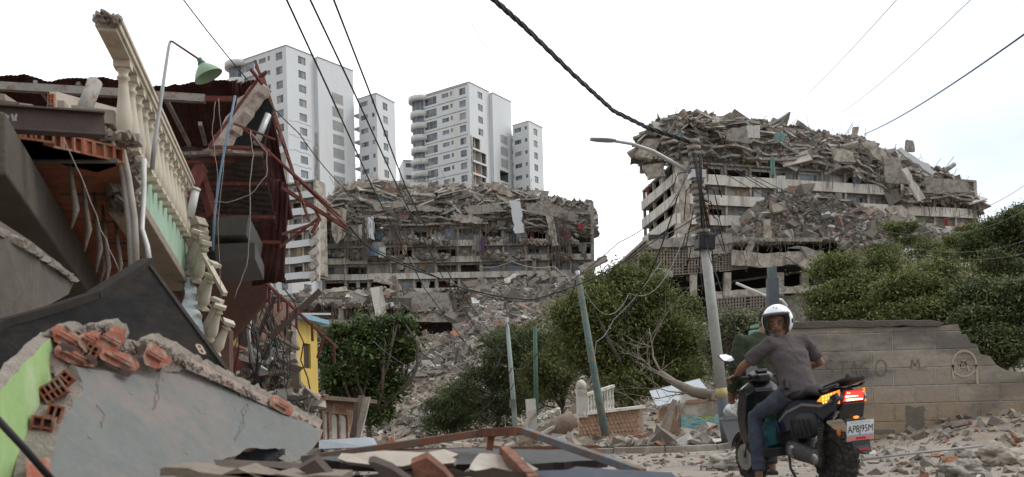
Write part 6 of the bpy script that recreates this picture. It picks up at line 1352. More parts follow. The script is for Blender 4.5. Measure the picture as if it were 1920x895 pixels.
# red tubes bundle and trusses
def bars(name, lab, cat, segs, w_, m_, root=None, grp=None, Y=11):
    m = MB()
    for s in segs: (a, b, Ya, Yb) = s if len(s) == 4 else (s[0], s[1], Y, Y); m.bar(P(*a, Ya), P(*b, Yb), w_, w_)
    o = m.build(name, [m_], root); return tag(o, lab, cat, grp) if root is None else o
GRB = 'bent red steel bars from the roof'
bars('steel_tube_bundle', 'bundle of red tubes hanging from the roof end down to the right', 'steel bars', [((470, 252), (650, 425), 11, 12.5), ((478, 262), (612, 380), 11, 12.2), ((474, 258), (640, 408), 10.95, 12.4), ((438, 232), (516, 262), 10.8, 11), ((455, 240), (480, 262), 10.9, 11)], .02, REDP, grp=GRB)
bars('steel_bar', 'straight red bar below the tube bundle ending in the air', 'steel bars', [((528, 352), (650, 428), 12.4, 12.8)], .045, REDP, grp=GRB)
bars('steel_bar', 'short forked red bars sticking out right of the dark roof sheet', 'steel bars', [((524, 464), (600, 408), 12.6, 12.8), ((528, 440), (588, 420), 12.5, 12.7), ((590, 392), (600, 412), 12.8, 12.8), ((585, 437), (600, 410), 12.7, 12.8)], .035, REDP, grp=GRB)
bars('roof_truss', 'thin rusty lattice truss leaning in front of the tallest tower', 'truss', [((478, 113), (580, 416), 12, 12.4), ((492, 140), (574, 400), 12.25, 12.6)] + [((480 + 9.6 * i, 125 + 28 * i), (494 + 8.4 * i, 150 + 26 * i), 12.05, 12.3) for i in range(10)], .028, RUST)
bars('red_frame', 'red frame of welded bars sloping down past the yellow house', 'steel frame', [((495, 528), (632, 652), 14, 15)] + [((505 + i * 17, 540 + i * 15), (505 + i * 17, 570 + i * 15), 14.1, 14.1) for i in range(4)] + [((556, 580), (556, 612), 14.3, 14.3), ((585, 607), (586, 640), 14.4, 14.4), ((608, 628), (595, 672), 14.5, 14.5), ((626, 648), (627, 682), 14.6, 14.6)], .035, REDP)
bars('crossing_beam', 'dark beam crossing behind the red frame', 'beam', [((506, 634), (600, 546), 14.6, 14.9)], .09, mat('dark_timber', (.08, .06, .05), var=.3, scale=4, bump=.4))
# black door leaf
pl = plane3(P(0, 612, 5.4), P(276, 492, 6.7), P(434, 708, 6.1))
bd = empty('black_door', PP(200, 640, pl), 'torn black steel door leaf with an oval lock plate, lying above the broken brick wall', 'door')
m = MB(); m.prism([PP(-120, 672, pl), PP(0, 614, pl), PP(80, 590, pl), PP(170, 560, pl), PP(230, 522, pl), PP(276, 496, pl), PP(300, 520, pl), PP(434, 710, pl), PP(300, 740, pl), PP(0, 770, pl), PP(-120, 800, pl)], pl[1] * (.045 if pl[1].y > 0 else -.045)); m.build('leaf', [BLKP], bd, bevel=.004)
m = MB(); 
for a, b in (((-120, 664), (0, 606)), ((0, 606), (80, 584)), ((80, 584), (172, 554)), ((172, 554), (232, 516)), ((232, 516), (276, 489))): m.bar(PP(*a, pl) + Vector((0, .02, 0)), PP(*b, pl) + Vector((0, .02, 0)), .10, .045)
m.bar(PP(277, 492, pl) + Vector((0, -.01, 0)), PP(436, 708, pl) + Vector((0, -.01, 0)), .03, .02); m.build('folded_edge', [mat('dark_rust', (.026, .02, .017), var=.5, scale=8, bump=.4)], bd)
c = PP(376, 656, pl); uv = (PP(380, 664, pl) - PP(371, 648, pl)).normalized(); sv = uv.cross(pl[1]).normalized(); nv = pl[1] if pl[1].y < 0 else -pl[1]
def oval(c, r, L, th, m, mi=0): 
    pts = [c + uv * (L * (1 if math.cos(a) > 0 else -1) * .5 + r * math.cos(a)) + sv * r * math.sin(a) for a in [2 * math.pi * i / 20 for i in range(20)]]; m.prism(pts, nv * th, mi)
m = MB(); oval(c - nv * .001, .024, .062, .006, m); lkp = m.build('lock_plate', [mat('tan_lock_plate', (.30, .22, .17), var=.2, scale=20, bump=.1, rough=.6)], bd)
m = MB(); oval(c - uv * .025, .009, .006, .008, m); oval(c + uv * .02, .007, .018, .008, m); k_ = m.build('keyhole', [BLACKP], lkp); k_.matrix_parent_inverse = Matrix.Translation(bd.location).inverted().inverted() @ Matrix.Identity(4) if False else lkp.matrix_world.inverted() if False else Matrix.Identity(4)
# broken brick wall in front
pg = plane3(P(150, 690, 4.3), P(600, 806, 6.3), P(200, 890, 4.0))
wl = empty('broken_brick_wall', PP(300, 880, pg), 'toppled hollow brick wall in front, grey-green inside face and lime green outside', 'wall')
nv2 = pg[1] if pg[1].y > 0 else -pg[1]; thv = (nv2 + Vector((-.22, 0, 1.05))).normalized() * .15
gtop = [(142, 687), (175, 696), (205, 697), (222, 702), (237, 709), (258, 703), (290, 700), (320, 696), (343, 690), (390, 705), (438, 731), (490, 757), (547, 783), (608, 808)]
gout = gtop + [(590, 836), (562, 863), (535, 866), (530, 846), (500, 842), (470, 840), (440, 856), (410, 868), (393, 884), (390, 930), (85, 930), (90, 895), (103, 840), (112, 800), (128, 775), (150, 745), (155, 718)]
gp3 = jag([PP(x, y, pg) for x, y in gout], .006, .05, 4, keep=(23, 24))
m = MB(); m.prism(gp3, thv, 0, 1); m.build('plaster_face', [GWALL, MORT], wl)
pgn = plane3(P(92, 625, 4.35), P(-20, 700, 3.6), P(40, 880, 3.9))
gr = [(92, 623), (97, 650), (98, 672), (101, 688), (90, 702), (80, 722), (66, 740), (56, 765), (47, 790), (45, 830), (41, 862), (36, 930), (-60, 930), (-60, 760), (-20, 712), (0, 696), (20, 672), (40, 655), (58, 638), (76, 623)]
m = MB(); m.prism(jag([PP(x, y, pgn) for x, y in gr], .004, .035, 6), Vector((.04, .06, 0)), 0, 1); m.build('green_face', [LIME, MORT], wl)
m = MB(); a = [PP(x, y, pgn) - Vector((0, .004, 0)) for x, y in ((43, 692), (38, 700), (28, 718), (14, 734), (0, 752), (6, 740), (22, 716), (30, 704))]; m.prism(a, (.0, .01, 0)); m.build('scrape', [MORT], wl)
# mortar body between the two faces (broken section)
bm1 = [(90, 624), (110, 619), (130, 621), (165, 621), (180, 615), (205, 612), (222, 622), (228, 640), (222, 652), (243, 656), (262, 644), (285, 640), (310, 654), (345, 674), (392, 698), (440, 722), (500, 752), (555, 780), (600, 803), (547, 786), (490, 760), (438, 734), (390, 708), (343, 692), (320, 698), (258, 706), (237, 712), (205, 700), (160, 692), (142, 688), (157, 715), (152, 745), (130, 777), (114, 802), (105, 842), (92, 897), (88, 930), (38, 930), (46, 832), (50, 790), (60, 760), (82, 722), (101, 692), (98, 660)]
pm_ = plane3(P(142, 690, 4.36), P(600, 806, 6.38), P(60, 900, 4.05))
m = MB(); m.prism(jag([PP(x, y, pm_) for x, y in bm1], .007, .03, 9), Vector((0, .10, .05))); m.build('broken_mortar', [MORT], wl)
def shard(pts, d0, m_, th, nm='brick_shard', sd=0, jt=.0012):
    pl_ = plane3(P(142, 690, 4.36 + d0), P(600, 806, 6.38 + d0), P(60, 900, 4.05 + d0)); m = MB(); m.prism(jag([PP(x, y, pl_) for x, y in pts], jt, .04, sd), Vector((0, th, th * .5)))
    if nm == 'brick_shard' and len(pts) > 4:
        q = [PP(x, y, pl_) for x, y in pts]; i0, j0 = max(((i, j) for i in range(len(q)) for j in range(i)), key=lambda t: (q[t[0]] - q[t[1]]).length); ax_ = (PP(150, 668, pl_) - PP(100, 642, pl_)).normalized() * min(.5 * (q[i0] - q[j0]).length, .11); mid_ = sum(q, Vector()) / len(q); pr = ax_.normalized().cross(Vector((0, 1, 0))).normalized()
        for k in (-1.5, -.5, .5, 1.5): c = mid_ + pr * (.017 * k); hl_ = ax_ * (.9 - .2 * abs(k)) * random.uniform(.7, 1.05); m.bar(c - hl_ + Vector((0, -.004, 0)), c + hl_ * .9 + Vector((0, -.004, 0)), .010, .006, up=pr)
    return m.build(nm, [m_], wl)
CLAYF = mat('fresh_broken_clay', (.27, .09, .055), var=.4, scale=9, bump=.4, stain=(.30, .215, .165), stain_amt=.5, stain_scale=16)
for i, pts in enumerate([[(97, 617), (110, 620), (143, 640), (158, 662), (135, 660), (102, 640)], [(100, 655), (122, 660), (176, 682), (176, 689), (140, 684), (104, 668)], [(143, 635), (168, 628), (181, 632), (178, 645), (162, 662), (150, 650)], [(180, 640), (205, 618), (228, 626), (226, 648), (218, 660), (190, 658), (178, 650)], [(178, 655), (216, 668), (245, 676), (256, 694), (246, 697), (218, 688), (190, 674)], [(268, 668), (276, 648), (300, 664), (318, 684), (296, 692), (272, 684)]]):
    shard(pts, -.05 - .012 * i, CLAYF, .05, sd=i)
for i, pts in enumerate([[(112, 645), (134, 652), (138, 660), (116, 658)], [(160, 668), (178, 676), (180, 686), (172, 682)], [(225, 690), (248, 700), (240, 708), (228, 702)], [(258, 652), (272, 645), (268, 664), (258, 668)]]): shard(pts, -.125, mat('cavity_shade_paint', (.05, .028, .022), var=.3, bump=.2), .02, 'painted_cavity', sd=i)  # solid dark pieces, shade inside the broken bricks put into their colour
def hb(px, py, Y, W, Hh, nx, nz, rz=0, rx=0, ry=0, D=.09):
    M = Euler((rx, ry, rz)).to_matrix(); m = MB(); hollow(m, P(px, py, Y), M @ Vector((1, 0, 0)), M @ Vector((0, 0, 1)), M @ Vector((0, 1, 0)), W, Hh, D, nx, nz, t=.009); return m.build('hollow_brick', [CLAYF], wl)
hb(48, 838, 3.84, .085, .13, 2, 3, rz=.25, ry=.18); hb(78, 800, 3.90, .06, .10, 2, 2, rz=.4, ry=.3); hb(88, 758, 4.02, .10, .075, 4, 2, rz=.35, ry=-.55); hb(110, 738, 4.06, .09, .06, 3, 2, rz=.35, ry=-.75); hb(268, 682, 4.85, .09, .08, 2, 2, rz=.4, ry=.45); hb(288, 692, 5.0, .085, .055, 2, 1, rz=.4, ry=.5); hb(150, 668, 4.35, .06, .075, 2, 3, rz=.3, ry=.5)
m = MB(); m.prism([PP(104, 668, pm_) - Vector((0, .10, 0)), PP(128, 672, pm_) - Vector((0, .10, 0)), PP(156, 712, pm_) - Vector((0, .06, 0)), PP(150, 720, pm_) - Vector((0, .06, 0)), PP(126, 714, pm_) - Vector((0, .10, 0))], (0, .06, .02)); m.build('plaster_shard', [mat('pinkish_plaster', (.34, .275, .24), var=.25, scale=9, bump=.6, stain=(.30, .17, .12), stain_amt=.35)], wl)
shard([(345, 676), (392, 700), (440, 724), (500, 754), (545, 777), (600, 803), (547, 783), (490, 757), (438, 731), (400, 713), (350, 692)], -.03, mat('pinkish_plaster', 0), .05, 'plaster_rim', 3)
shard([(505, 750), (528, 756), (545, 770), (546, 780), (528, 774), (506, 760)], -.06, CLAYF, .05, sd=4); m = MB(); m.prism([PP(x, y, pg) - nv2 * .006 for x, y in ((46, 862), (80, 860), (88, 895), (84, 930), (50, 930))], (0, .05, 0)); m.build('brick_shard', [CLAYF], wl)
n = 240; pos = np.array([list(PP(*random.choice([(random.uniform(95, 345), random.uniform(612, 700)), (random.uniform(45, 130), random.uniform(720, 900)), (random.uniform(340, 600), 0)]), pm_)) for _ in range(n)])
pos = []; 
for _ in range(1100):
    k = random.random(); i = random.randint(0, 17) if k < .55 else random.randint(29, len(bm1) - 2); a = bm1[i]; b = bm1[i + 1]; t = random.random(); x = a[0] + (b[0] - a[0]) * t; y = a[1] + (b[1] - a[1]) * t + random.uniform(0, 8); pos.append(list(PP(x, y, pm_) - Vector((0, random.uniform(-.02, .05), 0))))
V, F = boxes(np.array(pos), rng.uniform(.006, .034, (len(pos), 3)), rng.normal(0, .8, (len(pos), 3))); tag(np_mesh('mortar_crumbs', V, F, MORT, wl), kind='stuff')
m = MB(); m.tube([P(-20, 770, 3.1), P(45, 840, 3.2), P(110, 915, 3.3)], .013, 8); o = m.build('black_cable', [WIRE]); tag(o, 'black cable slanting across the lime green corner', 'cable')
# black rag in the hole of the grey face
m = MB(); m.prism(jag([P(436, 866, 5.5), P(450, 848, 5.5), P(490, 838, 5.55), P(530, 842, 5.6), P(536, 860, 5.6), P(500, 872, 5.5)], .015, .05, 3), (0, .1, 0)); o = m.build('black_tarp', [mat('black_tarp_fabric', (.03, .031, .035), bump=1.0, scale=3, rough=.7)]); tag(o, 'crumpled black tarp poking through the hole low in the grey wall', 'tarp')

# hairline cracks and chips in the plaster
CHIP = mat('chip_in_plaster', (.23, .19, .155), var=.3, scale=20, bump=.5)
for i, pts in enumerate([[(300, 702), (292, 722), (298, 745), (286, 770)], [(470, 750), (452, 772), (458, 796), (440, 826)], [(180, 760), (196, 778), (190, 802)]]):
    m = MB(); L = jag([PP(x, y, pg) - nv2 * .003 for x, y in pts] , .003, .02, i)[:-3]
    for a, b in zip(L[:-1], L[1:]): m.bar(a, b, .0022, .002, up=nv2)
    m.build('plaster_crack', [CHIP], wl)
for i, (x, y, r_) in enumerate(((246, 738, .012), (305, 712, .016), (385, 775, .009), (500, 800, .013), (350, 850, .010), (168, 820, .012), (440, 765, .007))):
    m = MB(); c = PP(x, y, pg) - nv2 * .002; e1 = (PP(x + 5, y, pg) - PP(x, y, pg)).normalized(); e2 = e1.cross(nv2); m.prism([c + e1 * r_ * random.uniform(.5, 1.3) * math.cos(k * .9) + e2 * r_ * random.uniform(.4, 1) * math.sin(k * .9) for k in range(7)], nv2 * .004); m.build('plaster_chip', [CHIP], wl)
# ------------------------------------------------------------------ small houses behind the wreck
YELLOW = mat('yellow_paint', (.58, .42, .11), var=.1, scale=1.5, bump=.15, stain=(.40, .29, .11), stain_amt=.4, streak=True, stain_scale=2)
BRK = mat('pinkish_block', (.24, .135, .105), var=.3, scale=2, bump=.5, stain=(.20, .16, .13), stain_amt=.5)
yh = empty('yellow_house', P(575, 800, 26), 'narrow yellow house front with one dark shuttered window and blue roof edge', 'house')
o = P(556, 735, 26); ud = (P(597, 735, 27.4) - o); ud.z = 0; ud.normalize(); W_ = ((P(597, 735, 27.4) - o).xy).length; zt = P(556, 596, 26).z
m = MB(); wh = (W_ * .36, W_ * .68, P(570, 690, 26.5).z, P(570, 643, 26.5).z); wall_grid(m, o, ud, W_, 0, zt, [wh], th=.15); inn = Vector((-ud.y, ud.x, 0)); a = Vector((o.x, o.y, 0)); b = a + ud * W_
for p, q in ((b, b + inn * 5), (b + inn * 5, a + inn * 5), (a + inn * 5, a)): m.add([p, q, q + Vector((0, 0, zt)), p + Vector((0, 0, zt))], [(0,1,2,3)])
m.build('wall', [YELLOW], yh)
m = MB(); nb = 7
for i in range(nb): m.bar(a + ud * (wh[0] + (wh[1] - wh[0]) * (i + .5) / nb) + inn * .08 + Vector((0, 0, wh[2])), a + ud * (wh[0] + (wh[1] - wh[0]) * (i + .5) / nb) + inn * .08 + Vector((0, 0, wh[3])), .05, .05)
fr = m.build('window', [mat('dark_shutter', (.10, .085, .06), bump=.1)], yh)
m = MB(); m.add([a + ud * wh[0] + inn * .13 + Vector((0, 0, wh[2])), a + ud * wh[1] + inn * .13 + Vector((0, 0, wh[2])), a + ud * wh[1] + inn * .13 + Vector((0, 0, wh[3])), a + ud * wh[0] + inn * .13 + Vector((0, 0, wh[3]))], [(0,1,2,3)]); m.build('pane', [GLASS_D], yh)
m = MB(); m.bar(a + Vector((0, 0, zt + .02)) - inn * .15 - ud * .15, b + Vector((0, 0, zt + .02)) - inn * .15 + ud * .2, .30, .12); m.build('roof_edge', [mat('sky_blue_paint', (.22, .38, .50), var=.2, scale=4, bump=.2)], yh)
m = MB(); m.prism([p + Vector((0, 0, zt + .08)) for p in (a - ud * .1, b + ud * .2, b + inn * 5, a + inn * 5)], (0, 0, .1)); m.build('roof', [CONC], yh)
# bare block wall left of it
m = MB(); a2 = P(466, 560, 25); b2 = P(556, 560, 26.2)
m.prism(jag([P(460, 800, 25), P(462, 600, 25), P(478, 575, 25.2), P(505, 572, 25.4), P(548, 566, 26), P(552, 800, 26)], .04, .3, 5), (0, .25, 0)); bwl = m.build('block_house_wall', [BRK]); tag(bwl, 'bare pinkish block wall with a torn edge left of the yellow house', 'wall')
m = MB(); m.prism(jag([P(546, 590, 25.8), P(557, 590, 25.85), P(557, 700, 25.85), P(546, 700, 25.8)], .03, .15, 6), (0, .2, 0)); o_ = m.build('torn_pillar', [CONC_L]); tag(o_, 'torn grey concrete pillar edging the yellow house', 'pillar')
# collapsed clutter between
ck = empty('roof_wreckage', P(500, 700, 20), 'tangle of snapped rafters, pipes and torn sheets piled left of the yellow house', 'wreckage')
WOODD = mat('dark_timber', 0); WOODL = mat('pale_timber', (.19, .155, .12), var=.3, scale=5, bump=.4)
segs = [((455, 560), (515, 720)), ((470, 540), (560, 700)), ((488, 560), (530, 640)), ((500, 600), (545, 730)), ((520, 640), (575, 765)), ((462, 600), (500, 735)), ((530, 600), (560, 720)), ((448, 640), (520, 690)), ((540, 700), (600, 760)), ((508, 660), (508, 740)), ((478, 610), (560, 655)), ((440, 700), (500, 655)), ((515, 555), (480, 640)), ((545, 620), (520, 700))]
for i, (a, b) in enumerate(segs):
    m = MB(); Y = 19 + (i * 1.7) % 4; m.bar(P(*a, Y), P(*b, Y + .6), .08 + .04 * (i % 3), .06); m.build('rafter_piece', [[WOODD, WOODL, RUST][i % 3]], ck)
for i, (pts, mm) in enumerate([([(490, 640), (520, 648), (532, 700), (506, 690)], mat('dark_green_sheet', (.05, .085, .07), var=.3, bump=.2)), ([(515, 690), (560, 700), (575, 740), (530, 730)], WOODL), ([(455, 720), (520, 700), (560, 745), (500, 760)], CONC), ([(520, 650), (548, 664), (556, 700), (536, 690)], PLAST), ([(430, 650), (470, 660), (468, 720), (425, 700)], mat('red_wall', (.20, .07, .06), var=.25, bump=.3)), ([(545, 745), (600, 770), (590, 800), (540, 790)], CONC_L), ([(440, 605), (480, 590), (490, 640), (450, 660)], DSHEET)]):
    m = MB(); m.prism(jag([P(x, y, 20 + i * .4) for x, y in pts], .04, .2, i), (.02, .06, .05)); m.build('torn_sheet', [mm], ck)
pos = np.array([list(P(random.gauss(497, 20), random.uniform(655, 770), random.uniform(18.5, 22.5))) for _ in range(900)]); V, F = boxes(pos, rng.uniform(.03, .26, (900, 1)) * rng.uniform(.2, 1.6, (900, 3)) * np.array([1.2, .7, .4]), rng.normal(0, .8, (900, 3))); tag(np_mesh('rubble', V, F, RUB, ck), kind='stuff')
pos = np.array([list(P(random.uniform(430, 590), random.uniform(742, 800), random.uniform(17.5, 22))) for _ in range(1100)]); V, F = boxes(pos, rng.uniform(.03, .26, (1100, 1)) * rng.uniform(.2, 1.6, (1100, 3)) * np.array([1.2, .7, .4]), rng.normal(0, .8, (1100, 3))); tag(np_mesh('rubble', V, F, RUBG, ck), kind='stuff')
lines = []
for _ in range(34):
    q = np.array(P(random.uniform(430, 560), random.uniform(520, 650), random.uniform(17, 20))); L = random.uniform(.5, 2.2); lines.append([q + np.array([random.gauss(0, .1) + .3 * t * math.sin(_), 0, -L * t]) for t in (0, .25, .5, .75, 1)])
V, F = strands(lines, [.008, .013], 4); tag(np_mesh('dangling_wire', V, F, WIRE, ck), kind='stuff')
m = MB(); m.tube([P(462, 575, 18), P(470, 590, 18), P(466, 625, 18), P(474, 680, 18)], .035, 8); m.build('bent_pipe', [mat('dull_duct', (.2, .2, .2)) if False else GALV], ck)
bars('white_pole', 'thin white pole sticking out level above the yellow house roof', 'pole', [((556, 589), (620, 589), 25.5, 26)], .05, WPIPE)
# low terracotta arcade
ah = empty('arcade_house', P(620, 830, 22), 'low terracotta house with white rounded window panels under a thin tiled roof edge', 'house')
TER = mat('terracotta_paint', (.33, .18, .12), var=.25, scale=2, bump=.3, stain=(.42, .36, .30), stain_amt=.45)
o = P(578, 830, 21); e = P(664, 830, 23.5); ud = (e - o); ud.z = 0; W_ = ud.length; ud.normalize(); inn = Vector((-ud.y, ud.x, 0)); zt = P(578, 752, 21).z; zb = -.8
hh = [(W_ * s0, W_ * s1, P(600, 824, 22).z, P(600, y1, 22).z) for s0, s1, y1 in ((.18, .30, 772), (.34, .44, 774), (.50, .66, 776), (.70, .86, 778))]
m = MB(); wall_grid(m, o, ud, W_, zb, zt, hh, th=.2); a = Vector((o.x, o.y, 0)); b = a + ud * W_
for p, q in ((b, b + inn * 4), (b + inn * 4, a + inn * 4), (a + inn * 4, a)): m.add([p + Vector((0, 0, zb)), q + Vector((0, 0, zb)), q + Vector((0, 0, zt)), p + Vector((0, 0, zt))], [(0,1,2,3)])
m.build('wall', [TER], ah)
for i, h in enumerate(hh):
    m = MB(); pts = []; r_ = (h[1] - h[0]) / 2; cx = (h[0] + h[1]) / 2
    for k in range(9): an = math.pi * k / 8; pts.append(a + ud * (cx + r_ * .95 * math.cos(an)) + Vector((0, 0, h[3] - r_ * .6 + r_ * .55 * math.sin(an))) + inn * .05)
    pts += [a + ud * (h[0] + .02) + inn * .05 + Vector((0, 0, h[2])), a + ud * (h[1] - .02) + inn * .05 + Vector((0, 0, h[2]))]
    m.prism(pts, inn * .06); m.build('window_panel', [mat('pale_shutter', (.46, .46, .43), var=.2, scale=3, bump=.2)], ah)
m = MB(); m.bar(a + Vector((0, 0, zt + .05)) - inn * .2 - ud * .3, b + Vector((0, 0, zt + .02)) - inn * .2 + ud * .2, .7, .09); m.build('roof_edge', [mat('dark_tile', (.15, .11, .085), var=.3, scale=8, bump=.6)], ah)
m = MB(); m.prism([p + Vector((0, 0, zt - .02)) for p in (a, b, b + inn * 4, a + inn * 4)], (0, 0, .08)); m.build('roof', [mat('dark_tile', 0)], ah)
for i, (a, b, w_) in enumerate((((661, 820), (678, 742), .16), ((672, 822), (690, 745), .14), ((664, 818), (668, 755), .10))):
    m = MB(); m.bar(P(*a, 21.5 - i * .3), P(*b, 21.8 - i * .3), w_, .04); o_ = m.build('leaning_plank', [[WOODL, CONC_L, WOODD][i]]); tag(o_, ['widest pale plank leaning at the right end of the terracotta house', 'grey plank leaning nearest the leafy tree trunk', 'narrow dark plank leaning on the terracotta house corner'][i], 'plank', 'planks leaning by the leafy tree')
m = MB(); m.prism([P(598, 826, 14), P(690, 820, 14.6), P(700, 838, 14.4), P(598, 842, 13.9)], (0, .6, -.02)); o_ = m.build('sheet_metal', [mat('pale_blue_grey_sheet', (.30, .33, .36), var=.15, bump=.1)]); tag(o_, 'pale blue-grey sheet lying behind the end of the grey-green wall', 'sheet')
m = MB(); m.bar(P(737, 830, 30), P(737, 800, 30), .10, .10); o_ = m.build('short_stake', [CONC_L]); tag(o_, 'short pale stake standing by the man on the rubble', 'post')

# ------------------------------------------------------------------ debris right in front of the camera
def flat_mound(x, y):
    c = .10 + .26 * np.exp(-((x + .9) / 1.5) ** 2) * np.exp(-((y - 4.4) / 1.3) ** 2) + .05 * fbm(x, y, 2.0, 9)
    return c * sstep(1.0, .2, np.abs(x + .75) / 2.2) * sstep(2.4, 3.0, y) * sstep(7.0, 5.8, y) + H(x, y) - .03
DEB = mat_island('dark_debris', [(0, (.16, .135, .11)), (.2, (.10, .08, .065)), (.4, (.24, .20, .165)), (.55, (.14, .07, .045)), (.7, (.07, .06, .055)), (.82, (.33, .30, .26)), (.93, (.20, .10, .06))], bscale=14, mscale=2)
V, F = grid(np.arange(-2.9, 1.3, .08), np.arange(2.5, 7, .08), flat_mound); mo = empty('debris_pile', (-.9, 4.5, 0), 'low dark pile of splintered boards and rubble along the bottom edge', 'debris')
np_mesh('pile_core', V, F, mat('dark_dirt', (.10, .085, .07), var=.4, scale=4, bump=1.0, bscale=20), mo)
def sc2(n, x0, x1, y0, y1, a0, a1, flat=.35, elong=1.6):
    x = rng.uniform(x0, x1, n); y = rng.uniform(y0, y1, n); s = a0 + (a1 - a0) * rng.uniform(0, 1, n) ** 2; z = flat_mound(x, y) + s * .12
    return boxes(np.stack([x, y, z], 1), np.stack([s * rng.uniform(.8, elong, n), s * rng.uniform(.4, 1, n), s * rng.uniform(.08, .35, n)], 1), np.stack([rng.normal(0, flat, n), rng.normal(0, flat, n), rng.uniform(0, 6.28, n)], 1), .12)
V, F = join([sc2(2200, -2.7, 1.0, 3.0, 6.6, .03, .15), sc2(5000, -2.8, 1.2, 2.9, 6.8, .012, .07), sc2(260, -2.4, .8, 3.2, 6.2, .06, .22, .2, 3.0)]); tag(np_mesh('splinters', V, F, DEB, mo), kind='stuff')
def board(pts, Y, th, m_, lab, name='board', cat='board', grp='boards and sheets in the foreground pile', sd=0, amp=.011):
    Ys = Y if hasattr(Y, '__len__') else [Y] * len(pts)
    m = MB(); m.prism(jag([P(x, y, yy) for (x, y), yy in zip(pts, Ys)], amp, .06, sd), Vector(th)); o = m.build(name, [m_]); return tag(o, lab, cat, grp)
board([(300, 880), (310, 876), (520, 888), (640, 893), (640, 905), (300, 893)], 3.4, (0, .25, .01), WOODL, 'long pale board along the bottom edge, left of centre')
board([(400, 862), (440, 862), (600, 870), (640, 880), (560, 893), (420, 885)], [4.4, 4.5, 4.6, 4.6, 4.2, 4.2], (0, .05, -.03), mat('dark_brown_board', (.085, .065, .05), var=.4, scale=6, bump=.6), 'dark slab edge directly under the hole of the grey wall')
board([(590, 858), (760, 845), (930, 838), (1090, 846), (1140, 862), (960, 872), (640, 868)], [4.6, 5.0, 5.3, 5.2, 4.9, 4.6, 4.4], (0, .02, -.04), mat('black_sheet', (.035, .032, .03), var=.5, scale=2, rough=.6, bump=.3), 'large black sheet lying under the rusty frame', sd=2)
board([(640, 850), (720, 845), (860, 852), (850, 868), (700, 872), (650, 866)], [4.25, 4.3, 4.3, 4.1, 4.1, 4.1], (0, .1, -.02), PLAST, 'pale torn plaster sheet in the middle of the pile', sd=3, amp=.015)
board([(900, 850), (980, 858), (1010, 880), (930, 893), (880, 880)], [4.2, 4.3, 4.2, 4.0, 4.0], (0, .08, -.02), CONC_L, 'rounded pale slab piece under the rusty frame', sd=4, amp=.012)
board([(560, 880), (590, 862), (620, 895), (600, 905)], 3.5, (0, .06, .02), WOODD, 'small dark splinter standing on the pale board', sd=5)
board([(770, 870), (800, 858), (850, 905), (780, 905)], 3.6, (0, .05, .02), RUST, 'brown rusty plate standing in the pile left of the leaning bar', sd=6)
board([(690, 868), (700, 866), (770, 905), (740, 905)], 3.5, (0, .04, .02), WOODD, 'dark stick poking up from the pile centre', sd=7)
board([(1000, 884), (1120, 878), (1260, 886), (1270, 905), (1000, 905)], [3.9, 4.1, 4.2, 3.9, 3.8], (0, .1, -.02), mat('dark_blue_board', (.05, .058, .075), var=.3, scale=4, bump=.3), 'dark blue-grey board at the bottom right of the frame', sd=8)
FRM = mat('rusty_frame_paint', (.135, .105, .09), var=.35, scale=7, bump=.3, stain=(.20, .08, .04), stain_amt=.55, stain_scale=5)
rfm = empty('rusty_frame', P(900, 830, 4.6), 'bent rusty steel frame lying over the pile, its long arm reaching to the right', 'steel frame')
m = MB(); m.bar(P(566, 862, 4.9), P(905, 812, 5.0), .06, .04); m.build('left_bar', [FRM], rfm, bevel=.004)
m = MB(); m.bar(P(900, 812, 4.95), P(985, 808, 4.85), .05, .045); m.build('joint_bar', [RUST], rfm, bevel=.004)
m = MB(); m.bar(P(975, 806, 4.85), P(1206, 886, 4.3), .05, .035); m.build('right_arm', [mat('blue_grey_flaking', (.13, .15, .165), var=.3, scale=6, bump=.3, stain=(.18, .09, .05), stain_amt=.5)], rfm, bevel=.004)
m = MB(); m.bar(P(945, 846, 4.3), P(1002, 905, 3.7), .045, .05); m.build('leaning_bar', [RUST], rfm, bevel=.004)
m = MB(); m.bar(P(700, 846, 5.2), P(1120, 838, 5.3), .05, .02); m.build('rear_bar', [RUST], rfm); m = MB(); m.bar(P(922, 812, 4.95), P(918, 845, 4.95), .035, .035); m.build('stub', [FRM], rfm)
for nm, pts in (('sheet_edge', [(560, 893), (900, 882), (1000, 886), (1000, 895), (560, 900)]),): board(pts, 3.75, (0, .12, -.01), mat('dark_brown_board', 0), 'dark plank edge running along the bottom of the pile', sd=11)
# ------------------------------------------------------------------ people
def loft(m, pts, rad, n=14, side=None, mi=0):
    """tapered limb or trunk; rad: (half width, half depth) per ring; side: width direction"""
    pts = [Vector(p) for p in pts]; vs = []
    if side is None: side = (pts[-1] - pts[0]).normalized().orthogonal()
    for i, p in enumerate(pts):
        t = (pts[min(i + 1, len(pts) - 1)] - pts[max(i - 1, 0)]).normalized(); s = Vector(side) if side is not None else t.orthogonal(); s = (s - t * s.dot(t)).normalized(); b = t.cross(s)
        a_, b_ = rad[i] if hasattr(rad[i], '__len__') else (rad[i], rad[i])
        for k in range(n): an = 2 * math.pi * k / n; vs.append(p + s * a_ * math.cos(an) + b * b_ * math.sin(an))
    fs = [(i * n + k, i * n + (k + 1) % n, (i + 1) * n + (k + 1) % n, (i + 1) * n + k) for i in range(len(pts) - 1) for k in range(n)]
    m.add(vs, fs + [tuple(range(n - 1, -1, -1)), tuple(range(len(vs) - n, len(vs)))], mi, True)
